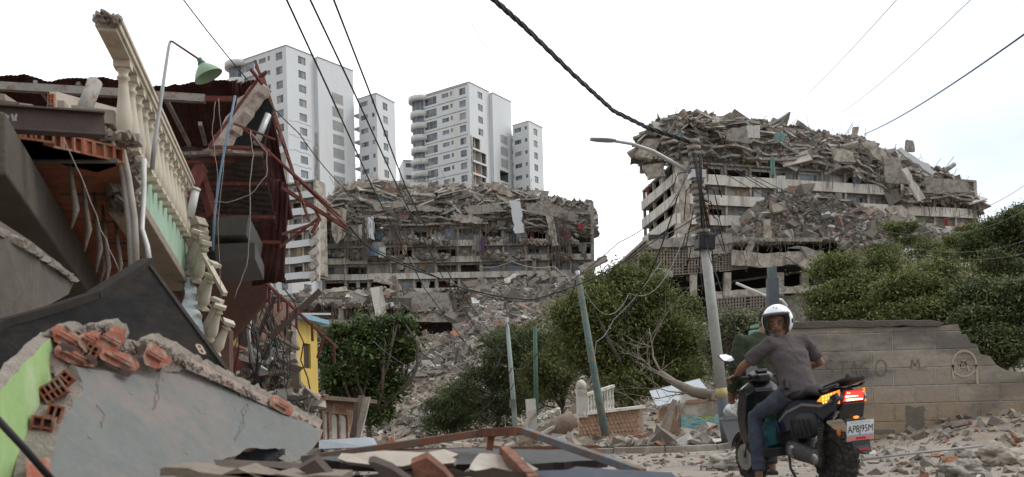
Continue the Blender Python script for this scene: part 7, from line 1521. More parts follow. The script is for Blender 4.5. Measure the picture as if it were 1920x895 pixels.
def ball(m, c, r, mi=0, sub=2, M=None):
    bm = bmesh.new(); bmesh.ops.create_icosphere(bm, subdivisions=sub, radius=1); bm.verts.ensure_lookup_table()
    rr = Vector(r) if hasattr(r, '__len__') else Vector((r, r, r)); R3 = M if M is not None else Matrix.Identity(3)
    m.add([Vector(c) + R3 @ Vector((v.co.x * rr.x, v.co.y * rr.y, v.co.z * rr.z)) for v in bm.verts], [[v.index for v in f.verts] for f in bm.faces], mi, True); bm.free()
def fused(m, name, mats, parent, voxel=.011, smooth=3, W=None, wrinkle=0):
    """join overlapping volumes into one continuous skin"""
    if W is not None: m.v = [tuple(W @ Vector(v)) for v in m.v]
    me = bpy.data.meshes.new('t'); me.from_pydata(m.v, [], m.f); o = bpy.data.objects.new('t', me); COL.objects.link(o)
    bm = bmesh.new(); bm.from_mesh(me); bmesh.ops.recalc_face_normals(bm, faces=bm.faces); bm.to_mesh(me); bm.free()
    r = o.modifiers.new('r', 'REMESH'); r.mode = 'VOXEL'; r.voxel_size = voxel; r.use_smooth_shade = True
    s = o.modifiers.new('s', 'SMOOTH'); s.factor = .5; s.iterations = smooth
    bpy.context.view_layer.update(); dg = bpy.context.evaluated_depsgraph_get(); me2 = bpy.data.meshes.new_from_object(o.evaluated_get(dg)); bpy.data.objects.remove(o)
    me2.name = name; me2.materials.clear()
    for q in (mats if isinstance(mats, (list, tuple)) else [mats]): me2.materials.append(q)
    if wrinkle:
        bm = bmesh.new(); bm.from_mesh(me2); bm.normal_update()
        for v in bm.verts: v.co += v.normal * wrinkle * (mnoise.noise(Vector((v.co.x * 9, v.co.y * 9, v.co.z * 15))) + .5 * mnoise.noise(v.co * 26))
        bm.to_mesh(me2); bm.free()
    me2.polygons.foreach_set('use_smooth', [True] * len(me2.polygons)); return link(name, me2, parent)
SKIN = mat('brown_skin', (.21, .105, .065), var=.15, scale=12, rough=.55, bump=.08)
def person(root, J, W, shirt, trousers, shoe, k=1.0, sleeve=.55, voxel=.012, face=(0, 1, 0), hands=True, vox2=.008):
    """J: joints in the local frame of W (x forward, y left, z up)"""
    J = {a: Vector(b) for a, b in J.items()}; side = (J['shL'] - J['shR']).normalized(); hside = (J['hipL'] - J['hipR']).normalized()
    fwd = Vector(face).normalized(); up = Vector((0, 0, 1)); fs = up.cross(fwd).normalized(); HM = Matrix((fwd, fs, fwd.cross(fs))).transposed()
    b = MB(); neck = J['neck']; head = J['head']
    loft(b, [neck - Vector((0, 0, .06)), neck, head - Vector((0, 0, .04))], [.062, .056, .055])
    # head: skull, jaw, nose, ears, brow
    ball(b, head + HM @ Vector((-.008, 0, .03)), (.098, .077, .095), M=HM, sub=3); ball(b, head + HM @ Vector((.022, 0, -.045)), (.066, .058, .066), M=HM, sub=3); ball(b, head + HM @ Vector((.055, 0, -.088)), (.030, .032, .024), M=HM)
    loft(b, [head + HM @ Vector((.083, 0, .015)), head + HM @ Vector((.103, 0, -.02)), head + HM @ Vector((.095, 0, -.034))], [.011, .017, .017]); ball(b, head + HM @ Vector((.080, 0, .028)), (.018, .055, .012), M=HM)
    ball(b, head + HM @ Vector((.078, 0, -.060)), (.018, .028, .012), M=HM)
    for s in (1, -1): ball(b, head + HM @ Vector((-.005, .078 * s, -.012)), (.022, .010, .034), M=HM)
    for S_ in ('L', 'R'):
        sh, el, wr = J['sh' + S_], J['el' + S_], J['wr' + S_]
        loft(b, [sh, sh.lerp(el, .4), el, el.lerp(wr, .3), wr], [.052, .047, .039, .041, .027])
        h, kn, an = J['hip' + S_], J['kn' + S_], J['an' + S_]
        loft(b, [h, kn, kn.lerp(an, .35), an], [.085, .056, .056, .034]); loft(b, [an + Vector((0, 0, .02)), an - Vector((0, 0, .05))], [.036, .034])
        # hand: palm, four fingers of different length, thumb
        hd = (wr - el).normalized() if 'hd' + S_ not in J else J['hd' + S_].normalized(); ps = hd.cross(up).normalized() if abs(hd.z) < .9 else Vector((0, 1, 0)); dn = hd.cross(ps)
        pc = wr + hd * .045; loft(b, [wr, wr + hd * .03, wr + hd * .085], [(.026, .018), (.04, .017), (.038, .015)], side=ps)
        if hands:
            for i, L in enumerate((.062, .072, .068, .054)):
                f0 = wr + hd * .08 + ps * (.029 - .019 * i); curl = -1 if dn.z > 0 else 1; dd = dn * curl
                loft(b, [f0, f0 + hd * L * .42 + dd * .008, f0 + hd * L * .55 + dd * L * .45, f0 + hd * L * .25 + dd * L * .75], [.0095, .009, .008, .007], n=8)
            t0 = wr + hd * .03 + ps * .034 * (1 if S_ == 'R' else -1); dd = dn * (-1 if dn.z > 0 else 1); loft(b, [t0, t0 + hd * .03 + ps * .018 * (1 if S_ == 'R' else -1) + dd * .012, t0 + hd * .05 + dd * .035], [.012, .011, .009], n=8)
    tor = [J['pelvis'], J['pelvis'].lerp(J['chest'], .5), J['chest'], neck]
    loft(b, tor, [(.14, .10), (.13, .095), (.155, .105), (.07, .06)], side=side)
    body = fused(b, 'body', [SKIN], root, voxel=vox2, smooth=2, W=W)
    sp = J['pelvis'].lerp(J['chest'], .45); m = MB()
    loft(m, [J['pelvis'] - (J['chest'] - J['pelvis']).normalized() * .06, J['pelvis'], sp, J['chest'] - Vector((0, 0, .02)), J['chest'].lerp(neck, .45), neck + Vector((0, 0, .0))], [(.175, .135), (.172, .13), (.165, .128), (.195, .135), (.165, .105), (.072, .066)], side=side, n=20)
    for S_ in ('L', 'R'):
        sh, el = J['sh' + S_], J['el' + S_]; e = sh.lerp(el, sleeve * 1.35 if sleeve < .9 else 1.0)
        loft(m, [J['chest'].lerp(neck, .3), sh, sh.lerp(e, .5), e], [.09, .080, .074, .073])
        if sleeve >= .9: loft(m, [el, J['wr' + S_]], [.055, .045])
    st = fused(m, 'shirt', [shirt], root, voxel=voxel, smooth=4, W=W, wrinkle=.011)
    m = MB(); loft(m, [J['pelvis'] - Vector((0, 0, .10)), J['pelvis'] + Vector((0, 0, .06))], [(.16, .13), (.155, .12)], side=hside, n=18)
    for S_ in ('L', 'R'):
        h, kn, an = J['hip' + S_], J['kn' + S_], J['an' + S_]
        loft(m, [h, h.lerp(kn, .5), kn, kn.lerp(an, .4), kn.lerp(an, .93)], [.105, .092, .074, .073, .058]); 
    fused(m, 'trousers', [trousers], root, voxel=voxel, smooth=4, W=W, wrinkle=.009)
    for S_ in ('L', 'R'):
        an = J['an' + S_]; toe = J['toe' + S_] if 'toe' + S_ in J else an + Vector((.16, 0, -.05)); m = MB(); d = (toe - an); d.z = 0; d.normalize(); g0 = an + Vector((0, 0, -.055))
        loft(m, [g0 - d * .07, g0, g0 + d * .09, g0 + d * .17, g0 + d * .20], [(.034, .03), (.042, .042), (.044, .032), (.04, .024), (.02, .012)], side=d.cross(up)); fused(m, 'shoe', [shoe], root, voxel=voxel, smooth=2, W=W)
    # eyes, brows, moustache as small parts
    EW = mat('eye_white', (.20, .17, .155), bump=0, rough=.3); DH = mat('dark_hair', (.02, .016, .014), bump=0)
    def hp(c, r, nm, q, par=root): mm = MB(); ball(mm, head + HM @ Vector(c), r, M=HM); mm.v = [tuple(W @ Vector(v)) for v in mm.v]; o_ = mm.build(nm, [q], root); return o_
    for s in (1, -1):
        hp((.080, .031 * s, .008), (.010, .013, .009), 'eye', EW); hp((.0885, .031 * s, .008), (.004, .0062, .0062), 'pupil', DH); hp((.088, .032 * s, .030), (.008, .022, .005), 'eyebrow', DH)
    m = MB(); loft(m, [head + HM @ Vector((.082, .040, -.060)), head + HM @ Vector((.098, .018, -.046)), head + HM @ Vector((.101, 0, -.043)), head + HM @ Vector((.098, -.018, -.046)), head + HM @ Vector((.082, -.040, -.060))], [.005, .009, .009, .009, .005], n=8); m.v = [tuple(W @ Vector(v)) for v in m.v]; m.build('moustache', [mat('grey_stubble', (.13, .11, .10), bump=.3, scale=60)], root)
    m = MB(); ball(m, head + HM @ Vector((.058, 0, -.094)), (.028, .036, .026), M=HM, sub=3); m.v = [tuple(W @ Vector(v)) for v in m.v]; m.build('beard', [mat('grey_stubble', 0)], root)
    return body, HM
# ---- scooter frame of reference
hdg = Vector((-.32, .947, 0)).normalized(); ang = math.atan2(hdg.y, hdg.x)
SY = 8.3; sb_ = P(1571, 860, SY); sb_.z = Hz(sb_.x, sb_.y) - .01
if abs(sb_.z) > .2: sb_.z = .0
W = Matrix.Translation(sb_) @ Matrix.Rotation(ang, 4, 'Z') @ Matrix.Rotation(R(4), 4, 'X').inverted()
DKBLUE = mat('dark_blue_lacquer', (.006, .012, .027), rough=.22, var=.2, bump=0, coat=.6, spec=.5); BLKG = mat('gloss_black', (.010, .010, .012), rough=.28, bump=0, spec=.5, coat=.3); BLKM = mat('matt_black_plastic', (.022, .022, .024), rough=.6, bump=.15, scale=20)
TYRE = mat('tyre_rubber', (.028, .026, .025), rough=.85, bump=.4, scale=10, stain=(.10, .085, .07), stain_amt=.4); RIM = mat('dark_rim', (.05, .05, .052), rough=.4, metal=.6, bump=0); STEEL = mat('brushed_metal', (.32, .32, .32), rough=.35, metal=.8, bump=0); ENG = mat('engine_metal', (.10, .10, .10), rough=.5, metal=.5, var=.3, scale=20, bump=.3)
LRED = mat_emit('red_tail_lamp', (1.0, .03, .02), 2.2); LREDD = mat('red_lens', (.35, .02, .02), rough=.2, bump=0); LAMB = mat_emit('amber_lamp', (.9, .22, .02), 1.2); LAMC = mat('amber_lens', (.6, .18, .03), rough=.25, bump=0); LHOT = mat_emit('hot_led', (1.0, .55, .30), 6.0); LHOTY = mat_emit('hot_amber_led', (1.0, .55, .10), 4.0)
sc = empty('motor_scooter', sb_, 'black and dark blue motor scooter with lit red and amber tail lights', 'scooter')
def warp(v):
    x, y, z = v
    if z > .3:
        k = max(0, min(1, (.35 - x) / .6)); k = k * k * (3 - 2 * k) * max(0, min(1, (z - .3) / .2)); z -= .125 * k
    if x < 0: x *= .60 if z > .3 else .7
    return (x, y, z)
def part(m, name, mats, parent=None, bevel=0, Wm=None, smooth=False):
    if Wm is None and parent is None and name not in ('tyre', 'rim', 'brake_disc', 'transmission_case', 'engine_cover', 'air_box', 'air_box_rib'): m.v = [warp(v) for v in m.v]
    Wm = Wm or W; m.v = [tuple(Wm @ Vector(v)) for v in m.v]; return m.build(name, mats, parent or sc, bevel=bevel, smooth=smooth)
def sub(child, par): child.parent = par; child.matrix_parent_inverse = Matrix.Identity(4) @ par.matrix_parent_inverse.inverted() if False else (par.matrix_parent_inverse.inverted() if False else Matrix.Identity(4)); return child
def wheel(cx, r, wdt, nm, knob=True):
    M = Matrix.Translation((cx, 0, r)) @ Matrix.Rotation(R(90), 4, 'X'); m = MB(); h = wdt / 2
    m.lathe([(r * .64, -h * .75), (r * .80, -h), (r * .93, -h * .85), (r * .985, -h * .45), (r, 0), (r * .985, h * .45), (r * .93, h * .85), (r * .80, h), (r * .64, h * .75), (r * .62, 0), (r * .64, -h * .75)], M, 48)
    if knob:
        for k in range(30):
            a = 2 * math.pi * k / 30
            for s in (-1, 1): m.box(M @ Vector((r * .985 * math.cos(a + s * .05), r * .985 * math.sin(a + s * .05), s * h * .42)), (.026, h * .58, .013), Euler((0, -a - s * .05 + math.pi / 2, 0)))
    t = part(m, 'tyre', [TYRE]); m = MB(); m.lathe([(r * .63, -h * .6), (r * .58, -h * .5), (r * .56, 0), (r * .58, h * .5), (r * .63, h * .6), (r * .64, 0), (r * .63, -h * .6)], M, 40); m.lathe([(.0, -.05), (.05, -.05), (.055, 0), (.05, .05), (0, .05)], M, 20)
    for k in range(5):
        a = 2 * math.pi * k / 5 + .3; m.bar(M @ Vector((.045 * math.cos(a), .045 * math.sin(a), 0)), M @ Vector((r * .6 * math.cos(a + .15), r * .6 * math.sin(a + .15), 0)), .035, .035)
    part(m, 'rim', [RIM], bevel=.003)
wheel(0, .25, .13, 'rear'); wheel(1.30, .25, .11, 'front')
m = MB(); m.lathe([(.13, -.012), (.13, .0), (.07, .0), (.07, -.012)], Matrix.Translation((1.30, .075, .25)) @ Matrix.Rotation(R(90), 4, 'X'), 28); part(m, 'brake_disc', [STEEL])
def shell(side_pts, y0, y1, nm, m_, bev=.012, taper=None, parent=None):
    """closed body panel: outline in the x-z plane between y0 and y1; taper: inner scale towards the sides"""
    m = MB(); n = len(side_pts); cx = sum(p[0] for p in side_pts) / n; cz = sum(p[1] for p in side_pts) / n; ys = [y0, y0 + (y1 - y0) * .25, y0 + (y1 - y0) * .75, y1]; sc_ = [taper or .86, 1, 1, taper or .86]; vs = []
    for y, k in zip(ys, sc_): vs += [(cx + (x - cx) * k, y, cz + (z - cz) * k) for x, z in side_pts]
    fs = [(j * n + i, j * n + (i + 1) % n, (j + 1) * n + (i + 1) % n, (j + 1) * n + i) for j in range(3) for i in range(n)] + [tuple(range(n - 1, -1, -1)), tuple(range(3 * n, 4 * n))]
    m.add(vs, fs, 0, False); return part(m, nm, [m_], parent, bevel=bev)
# tail and side panels (left, right), seat, grab rail
for s in (1, -1):
    y0, y1 = (.02, .155) if s > 0 else (-.155, -.02)
    shell([(.66, .60), (.60, .74), (.30, .80), (-.10, .88), (-.46, .965), (-.50, .90), (-.36, .80), (-.10, .70), (.16, .60), (.42, .50), (.62, .46)], y0, y1, 'side_panel', DKBLUE, taper=.93)
    m = MB(); yy = .158 * s; pts = [(.56, .60), (.44, .68), (.20, .765), (-.10, .83), (-.36, .895)]
    for a, b in zip(pts[:-1], pts[1:]): m.bar((a[0], yy, a[1]), (b[0], yy * .98, b[1]), .012, .022, up=Vector((0, 0, 1)))
    part(m, 'silver_trim', [STEEL])
shell([(.70, .42), (.68, .62), (.52, .70), (.40, .50), (.30, .40), (.50, .34)], -.13, .13, 'lower_body', BLKG, taper=.9)
m = MB(); loft(m, [(.72, 0, .76), (.62, 0, .80), (.40, 0, .815), (.22, 0, .84), (.16, 0, .885), (-.05, 0, .92), (-.28, 0, .955), (-.36, 0, .965)], [(.07, .03), (.12, .045), (.155, .05), (.155, .05), (.145, .05), (.135, .045), (.11, .035), (.07, .02)], side=(0, 1, 0), n=18); part(m, 'seat', [mat('seat_vinyl', (.018, .018, .019), rough=.55, bump=.2, scale=30)])
m = MB(); m.prism([(-.14, .14, .985), (-.52, .12, 1.045), (-.575, .09, 1.05), (-.575, -.09, 1.05), (-.52, -.12, 1.045), (-.14, -.14, .985)], (0, 0, .022)); part(m, 'rear_spoiler', [BLKM], bevel=.006)
m = MB(); m.lathe([(.028, 0), (.03, .02), (.018, .05), (0, .055)], Matrix.Translation((-.42, 0, 1.055)), 12); part(m, 'rack_knob', [BLKM])
for s in (1, -1): m = MB(); m.tube([(-.05, .12 * s, .93), (-.10, .16 * s, .97), (-.30, .16 * s, .995), (-.46, .13 * s, 1.02)], .014, 10); part(m, 'grab_rail', [BLKG])
# tail lamp cluster
m = MB(); m.prism([(-.465, .115, .86), (-.515, .09, .965), (-.53, -.09, .965), (-.475, -.115, .86)], (.05, 0, 0)); tl = part(m, 'tail_lamp', [LREDD], bevel=.008)
def leds(y0, y1, z0, z1, ny, nz, x, m_, nm, r=.0085, sk=0):
    m = MB()
    for i in range(ny):
        for j in range(nz): ball(m, (x - .012 * j, y0 + (y1 - y0) * (i + .5 * (j % 2)) / ny, z0 + (z1 - z0) * j / max(1, nz - 1) + sk * i), (r, r, r), sub=2)
    return part(m, nm, [m_])
m = MB(); m.prism([(-.472, .098, .875), (-.518, .078, .955), (-.534, -.078, .955), (-.482, -.098, .875)], (-.006, 0, 0)); part(m, 'red_light_strip', [LRED])
leds(-.085, .085, .885, .945, 9, 3, -.488, LHOT, 'tail_led')
for s in (1, -1):
    m = MB(); m.prism([(-.06, .168 * s, .86), (-.16, .165 * s, .925), (-.475, .122 * s, .975), (-.47, .129 * s, .86)], (0, .006 * s, 0)); part(m, 'turn_signal', [LAMB], bevel=0)
    m = MB()
    for i in range(6):
        for j in range(3): ball(m, (-.20 - .046 * i, (.172 - .0085 * i) * s, .875 + .006 * i + .026 * j), (.007, .005, .007), sub=1)
    part(m, 'amber_led', [LHOTY])
    m = MB(); m.lathe([(.0, .012), (.028, .010), (.032, 0), (.032, -.01)], Matrix.Translation((-.40, .135 * s, .62)) @ Matrix.Rotation(R(-90 * s), 4, 'X'), 16); part(m, 'round_reflector', [LAMC])
m = MB(); m.prism([(-.46, .10, .73), (-.50, .11, .86), (-.50, -.11, .86), (-.46, -.10, .73)], (.10, 0, 0)); part(m, 'tail_housing', [BLKG], bevel=.008)
m = MB(); ball(m, (-.51, 0, .735), (.014, .030, .012)); part(m, 'plate_lamp', [LAMB])
# mudguard with number plate and reflector
m = MB(); m.prism([(-.34, .10, .78), (-.50, .10, .72), (-.60, .085, .36), (-.60, -.085, .36), (-.50, -.10, .72), (-.34, -.10, .78)], (.02, 0, -.02)); part(m, 'mudguard', [BLKM], bevel=.006)
m = MB(); m.prism([(-.56, .09, .52), (-.60, .09, .34), (-.66, .0, .30), (-.60, -.09, .34), (-.56, -.09, .52)], (.03, 0, 0)); part(m, 'mud_flap', [BLKM], bevel=.004)
m = MB(); m.prism([(-.615, .05, .445), (-.62, .05, .40), (-.62, -.05, .40), (-.615, -.05, .445)], (-.008, 0, 0)); part(m, 'red_reflector', [LREDD])
PL = Matrix.Translation((-.575, 0, .625)) @ Euler((0, R(-12), 0)).to_matrix().to_4x4()
m = MB(); pw_, ph_ = .135, .085; m.prism([PL @ Vector(q) for q in ((0, pw_, -ph_), (0, pw_, ph_), (0, -pw_, ph_), (0, -pw_, -ph_))], (-.004, 0, 0)); plt = part(m, 'number_plate', [mat('plate_white', (.62, .64, .66), bump=0, rough=.4)], bevel=.002)
for nm, z0, z1, y0, y1, q in (('plate_band', -.082, -.040, .132, -.132, mat('plate_salmon', (.55, .22, .20), bump=0)), ('plate_band', -.040, -.028, .132, -.132, mat('plate_blue', (.25, .42, .62), bump=0)), ('plate_top_band', .062, .080, .10, -.10, mat('plate_top_grey', (.45, .52, .50), bump=0)), ('plate_seal', -.072, -.054, .045, -.055, mat('plate_red', (.50, .03, .03), bump=0))):
    m = MB(); x_ = -.0052 if 'seal' not in nm else -.0062; m.prism([PL @ Vector(q2) for q2 in ((x_, y0, z0), (x_, y0, z1), (x_, y1, z1), (x_, y1, z0))], (-.0006, 0, 0)); part(m, nm, [q])
t_ = text_obj('AP8J95M', Vector((0, 0, 0)), .088, mat('plate_letters', (.03, .03, .04), bump=0), None, 'plate_lettering', rot=(0, 0, 0), ext=.0006, squash=.78)
# stand the text up facing backwards: letters run from left (+y) to right (-y)
t_.data.transform(PL @ Matrix.Translation((-.0075, 0, .014)) @ Matrix(((0, 0, -1, 0), (-1, 0, 0, 0), (0, 1, 0, 0), (0, 0, 0, 1))))
for v in t_.data.vertices: v.co = W @ Vector(warp(v.co))
t_.parent = sc; t_.matrix_parent_inverse = Matrix.Translation(sc.location).inverted()
m = MB(); m.box((-.02, 0, .535), (.52, .13, .02), Euler((0, -.25, 0))); part(m, 'inner_fender', [BLKM], bevel=.006)
# engine, transmission, air box, shock, exhaust
m = MB(); loft(m, [(.02, .13, .27), (.14, .14, .29), (.34, .14, .33), (.48, .13, .35)], [(.085, .04), (.075, .045), (.085, .05), (.075, .04)], side=(0, 0, 1), n=16); part(m, 'transmission_case', [ENG])
m = MB(); loft(m, [(.00, .14, .52), (.06, .15, .56), (.20, .16, .56), (.30, .15, .53), (.36, .13, .47)], [(.06, .05), (.11, .07), (.12, .075), (.10, .07), (.05, .04)], side=(0, 0, 1), n=18); ab = part(m, 'air_box', [BLKM])
for i in range(5): m = MB(); m.bar((.03 + i * .06, .225, .48), (.05 + i * .06, .225, .62), .012, .012); part(m, 'air_box_rib', [BLKM])
m = MB(); loft(m, [(.30, 0, .33), (.46, 0, .36), (.60, 0, .38)], [.10, .11, .07], n=14); part(m, 'engine_block', [ENG])
m = MB(); m.lathe([(.0, .02), (.055, .018), (.06, 0)], Matrix.Translation((.38, .165, .33)) @ Matrix.Rotation(R(-90), 4, 'X'), 18); m.lathe([(.0, .02), (.045, .018), (.05, 0)], Matrix.Translation((.06, .165, .27)) @ Matrix.Rotation(R(-90), 4, 'X'), 18); part(m, 'engine_cover', [STEEL])
m = MB(); m.tube([(.02, .15, .29), (-.02, .14, .70)], .016, 8)
for i in range(11): m.tube([(.012 - i * .003, .148, .38 + i * .024), (.010 - i * .003, .148, .388 + i * .024)], .03, 10)
part(m, 'shock_absorber', [ENG]); m = MB(); loft(m, [(.35, -.16, .28), (.05, -.18, .30), (-.25, -.19, .36)], [.035, .055, .05], n=12); part(m, 'exhaust', [ENG])
m = MB(); m.tube([(.45, .16, .30), (.40, .19, .18), (.32, .20, .10)], .012, 8); part(m, 'side_stand', [BLKM]); m = MB(); m.bar((.50, .20, .36), (.58, .24, .36), .03, .012); part(m, 'footpeg', [BLKM])
# floorboard, tunnel, leg shield, front
shell([(.58, .28), (.58, .36), (1.05, .36), (1.12, .42), (1.14, .34), (1.05, .26)], -.17, .17, 'floorboard', BLKM, taper=.94)
shell([(1.02, .36), (1.06, .60), (1.00, .90), (1.05, 1.0), (1.14, .98), (1.20, .80), (1.24, .60), (1.20, .42), (1.12, .32)], -.19, .19, 'leg_shield', BLKG, taper=.80)
shell([(1.10, .62), (1.08, .90), (1.14, .96), (1.24, .84), (1.30, .66), (1.24, .56)], -.16, .16, 'front_cowl', BLKG, taper=.72)
m = MB(); m.prism([(1.12, .09, 1.0), (1.20, .06, 1.16), (1.20, -.06, 1.16), (1.12, -.09, 1.0)], (.012, 0, 0)); part(m, 'windscreen', [BLKG])
m = MB(); loft(m, [(1.17, 0, .52), (1.24, 0, .40), (1.29, 0, .27)], [.05, .04, .035], n=10); m.tube([(1.15, .07, .62), (1.30, .075, .25)], .018, 8); m.tube([(1.15, -.07, .62), (1.30, -.075, .25)], .018, 8); part(m, 'fork', [BLKM])
m = MB(); vs = []; N_ = 12
for i in range(N_ + 1):
    a = R(20 + 150 * i / N_)
    for j, y in enumerate((-.08, -.05, .05, .08)): rr_ = .285 - (.02 if j in (0, 3) else 0); vs.append((1.30 + rr_ * math.cos(a), y, .25 + rr_ * math.sin(a)))
m.add(vs, [(i * 4 + j, i * 4 + j + 1, (i + 1) * 4 + j + 1, (i + 1) * 4 + j) for i in range(N_) for j in range(3)], 0, True); ff = part(m, 'front_fender', [BLKG]); sd_ = ff.modifiers.new('s', 'SOLIDIFY'); sd_.thickness = .006
m = MB(); m.box((1.24, .095, .40), (.05, .008, .045)); part(m, 'orange_reflector', [LAMC])
# handlebar, grips, levers, mirrors, head cowl
m = MB(); m.tube([(.98, .34, 1.03), (1.03, .18, 1.03), (1.05, 0, 1.01), (1.03, -.18, 1.03), (.98, -.34, 1.03)], .013, 10); m.tube([(1.05, 0, 1.02), (1.12, 0, .86)], .022, 10); part(m, 'handlebar', [BLKM])
for s in (1, -1):
    m = MB(); m.tube([(1.0, .235 * s, 1.032), (.975, .36 * s, 1.032)], .019, 12); part(m, 'grip', [BLKM]); m = MB(); m.tube([(1.05, .20 * s, 1.03), (1.05, .30 * s, 1.02), (1.03, .37 * s, 1.01)], .006, 6); part(m, 'brake_lever', [STEEL])
    m = MB(); m.tube([(1.04, .19 * s, 1.04), (1.06, .24 * s, 1.14), (1.05, .30 * s, 1.21)], .008, 8); part(m, 'mirror_stalk', [BLKM])
    mc = Vector((1.05, .345 * s, 1.235)); m = MB(); out_ = [(.0, -.075 * s, -.030), (0, -.06 * s, .012), (0, .0, .038), (0, .07 * s, .040), (0, .085 * s, .020), (0, .05 * s, -.028), (0, -.03 * s, -.045)]
    m.prism([mc + Vector((q[2] * .5, q[1], q[2])) for q in out_], (.022, 0, 0)); mi_ = part(m, 'mirror', [BLKG], bevel=.006); m = MB(); m.prism([mc + Vector((-.004 + q[2] * .45, q[1] * .88, q[2] * .85)) for q in out_], (.003, 0, 0)); part(m, 'mirror_glass', [mat('mirror_silver', (.85, .87, .9), rough=.04, metal=1, bump=0, var=.02)])
shell([(.96, .98), (.98, 1.05), (1.06, 1.09), (1.13, 1.06), (1.12, .96)], -.12, .12, 'handlebar_cowl', BLKG, taper=.7)
m = MB(); m.box((1.03, 0, 1.075), (.07, .12, .03), Euler((0, .4, 0))); part(m, 'instrument_panel', [BLKG], bevel=.005)
# teal bag between the knees
m = MB(); loft(m, [(.78, .02, .37), (.80, .03, .46), (.82, .02, .58), (.83, .02, .66)], [(.14, .11), (.16, .12), (.13, .10), (.05, .04)], side=(0, 1, 0), n=16); bg_ = fused(m, 'shopping_bag', [mat('teal_bag_plastic', (.02, .12, .14), rough=.5, bump=.5, scale=8)], None, voxel=.012, smooth=1, W=W, wrinkle=.02); tag(bg_, 'teal plastic bag standing on the scooter floorboard between the knees', 'bag')
m = MB(); ball(m, (.80, .06, .66), (.05, .06, .04)); gb_ = fused(m, 'green_bundle', [mat('leafy_green', (.08, .20, .04), bump=.6, scale=14)], None, voxel=.01, smooth=1, W=W, wrinkle=.03); tag(gb_, 'bright green leafy bundle on top of the teal bag', 'bundle')
# ---- the rider
SHIRT = mat('taupe_tshirt', (.092, .077, .079), var=.14, scale=4, rough=.95, bump=.4, bscale=60); JEANS = mat('slate_trousers', (.050, .060, .085), var=.22, scale=5, rough=.95, bump=.5, bscale=60, stain=(.075, .08, .10), stain_amt=.35)
rd_ = empty('person', W @ Vector((.5, 0, 0)), 'man in white open helmet, taupe T-shirt and slate trousers astride the scooter, looking back', 'person')
J = dict(pelvis=(.44, 0, .87), chest=(.57, -.01, 1.20), neck=(.64, -.005, 1.37), head=(.68, .005, 1.49), shL=(.61, .17, 1.31), shR=(.59, -.195, 1.32), elL=(.80, .34, 1.13), elR=(.64, -.40, 1.10), wrL=(.955, .31, 1.06), wrR=(.93, -.33, 1.07),
         hipL=(.46, .10, .84), hipR=(.46, -.10, .84), knL=(.80, .255, .66), knR=(.86, -.17, .70), anL=(.70, .33, .12), anR=(.92, -.13, .43), toeL=(.86, .38, .05), toeR=(1.1, -.13, .4), hdL=(.62, .30, -.18), hdR=(.62, -.2, -.25))
Wi = W.to_3x3().inverted(); fdir = Wi @ Vector((-.40, -.90, -.06))
body, HM = person(rd_, J, W, SHIRT, JEANS, mat('dark_shoe', (.03, .035, .05), bump=.2), face=fdir, voxel=.011, vox2=.0065)
# white open-face helmet
hc = Vector(J['head']) + HM @ Vector((-.012, 0, .035)); m = MB(); nu, nv = 36, 22; vs = []; fs = []
for j in range(nv + 1):
    ph = math.pi * .74 * j / nv
    for i in range(nu):
        th = 2 * math.pi * i / nu; x, y, z = math.sin(ph) * math.cos(th), math.sin(ph) * math.sin(th), math.cos(ph); vs.append(hc + HM @ Vector((x * .158, y * .135, z * .148 + .0)))
for j in range(nv):
    for i in range(nu):
        th = 2 * math.pi * (i + .5) / nu; ph = math.pi * .74 * (j + .5) / nv; az = math.degrees(abs((th + math.pi) % (2 * math.pi) - math.pi)); el_ = 90 - math.degrees(ph)
        if az < 62 and el_ < 21: continue
        fs.append((j * nu + i, j * nu + (i + 1) % nu, (j + 1) * nu + (i + 1) % nu, (j + 1) * nu + i))
m.add(vs, fs, 0, True); m.v = [tuple(W @ Vector(v)) for v in m.v]; hl = m.build('helmet', [mat('helmet_white', (.80, .81, .83), rough=.15, bump=0, var=.02, spec=.5, coat=.5), BLKM], None)
hl.data.polygons.foreach_set('use_smooth', [True] * len(hl.data.polygons)); so = hl.modifiers.new('s', 'SOLIDIFY'); so.thickness = .016; so.offset = 0; so.material_offset = 0; so.material_offset_rim = 1
tag(hl, 'white open-face helmet with a dark brow band worn by the man on the scooter', 'helmet')
def hpart(m, nm, mm): m.v = [tuple(W @ Vector(v)) for v in m.v]; o = m.build(nm, mm, hl); o.matrix_parent_inverse = Matrix.Identity(4); return o
m = MB(); L = []
for i in range(15):
    th = R(-66 + 132 * i / 14); el_ = R(24); L.append((hc + HM @ Vector((math.cos(th) * math.cos(el_) * .170, math.sin(th) * math.cos(el_) * .146, math.sin(el_) * .150))))
m.tube(L, [.006] + [.014] * 13 + [.006], 8); hpart(m, 'brow_visor', [mat('smoke_visor', (.10, .12, .14), rough=.2, bump=0)])
for s in (1, -1): m = MB(); ball(m, hc + HM @ Vector((.03, .137 * s, -.01)), (.028, .010, .026), M=HM); hpart(m, 'side_vent', [BLKM])
m = MB(); L = [hc + HM @ Vector((.080, .100 * s, z)) for s, z in ((1, .02), (1, -.10), (.5, -.155), (-.5, -.155), (-1, -.10), (-1, .02))]; m.tube(L, .010, 6); hpart(m, 'chin_strap', [BLKM])
for k, (a, b) in enumerate((((-.10, .30), (-.04, .36)), ((.10, .20), (.13, .23)))):
    m = MB(); L = [hc + HM @ Vector((math.cos(y_) * math.cos(e_ + .55) * .167, math.sin(y_) * .144, math.sin(e_ + .55) * .157)) for y_, e_ in ((a[0], a[1]), ((a[0] + b[0]) / 2, (a[1] + b[1]) / 2 + .06), (b[0], b[1] + .1))]; m.tube(L, .004, 5); hpart(m, 'helmet_mark', [mat('mark_grey', (.2, .2, .2), bump=0)])
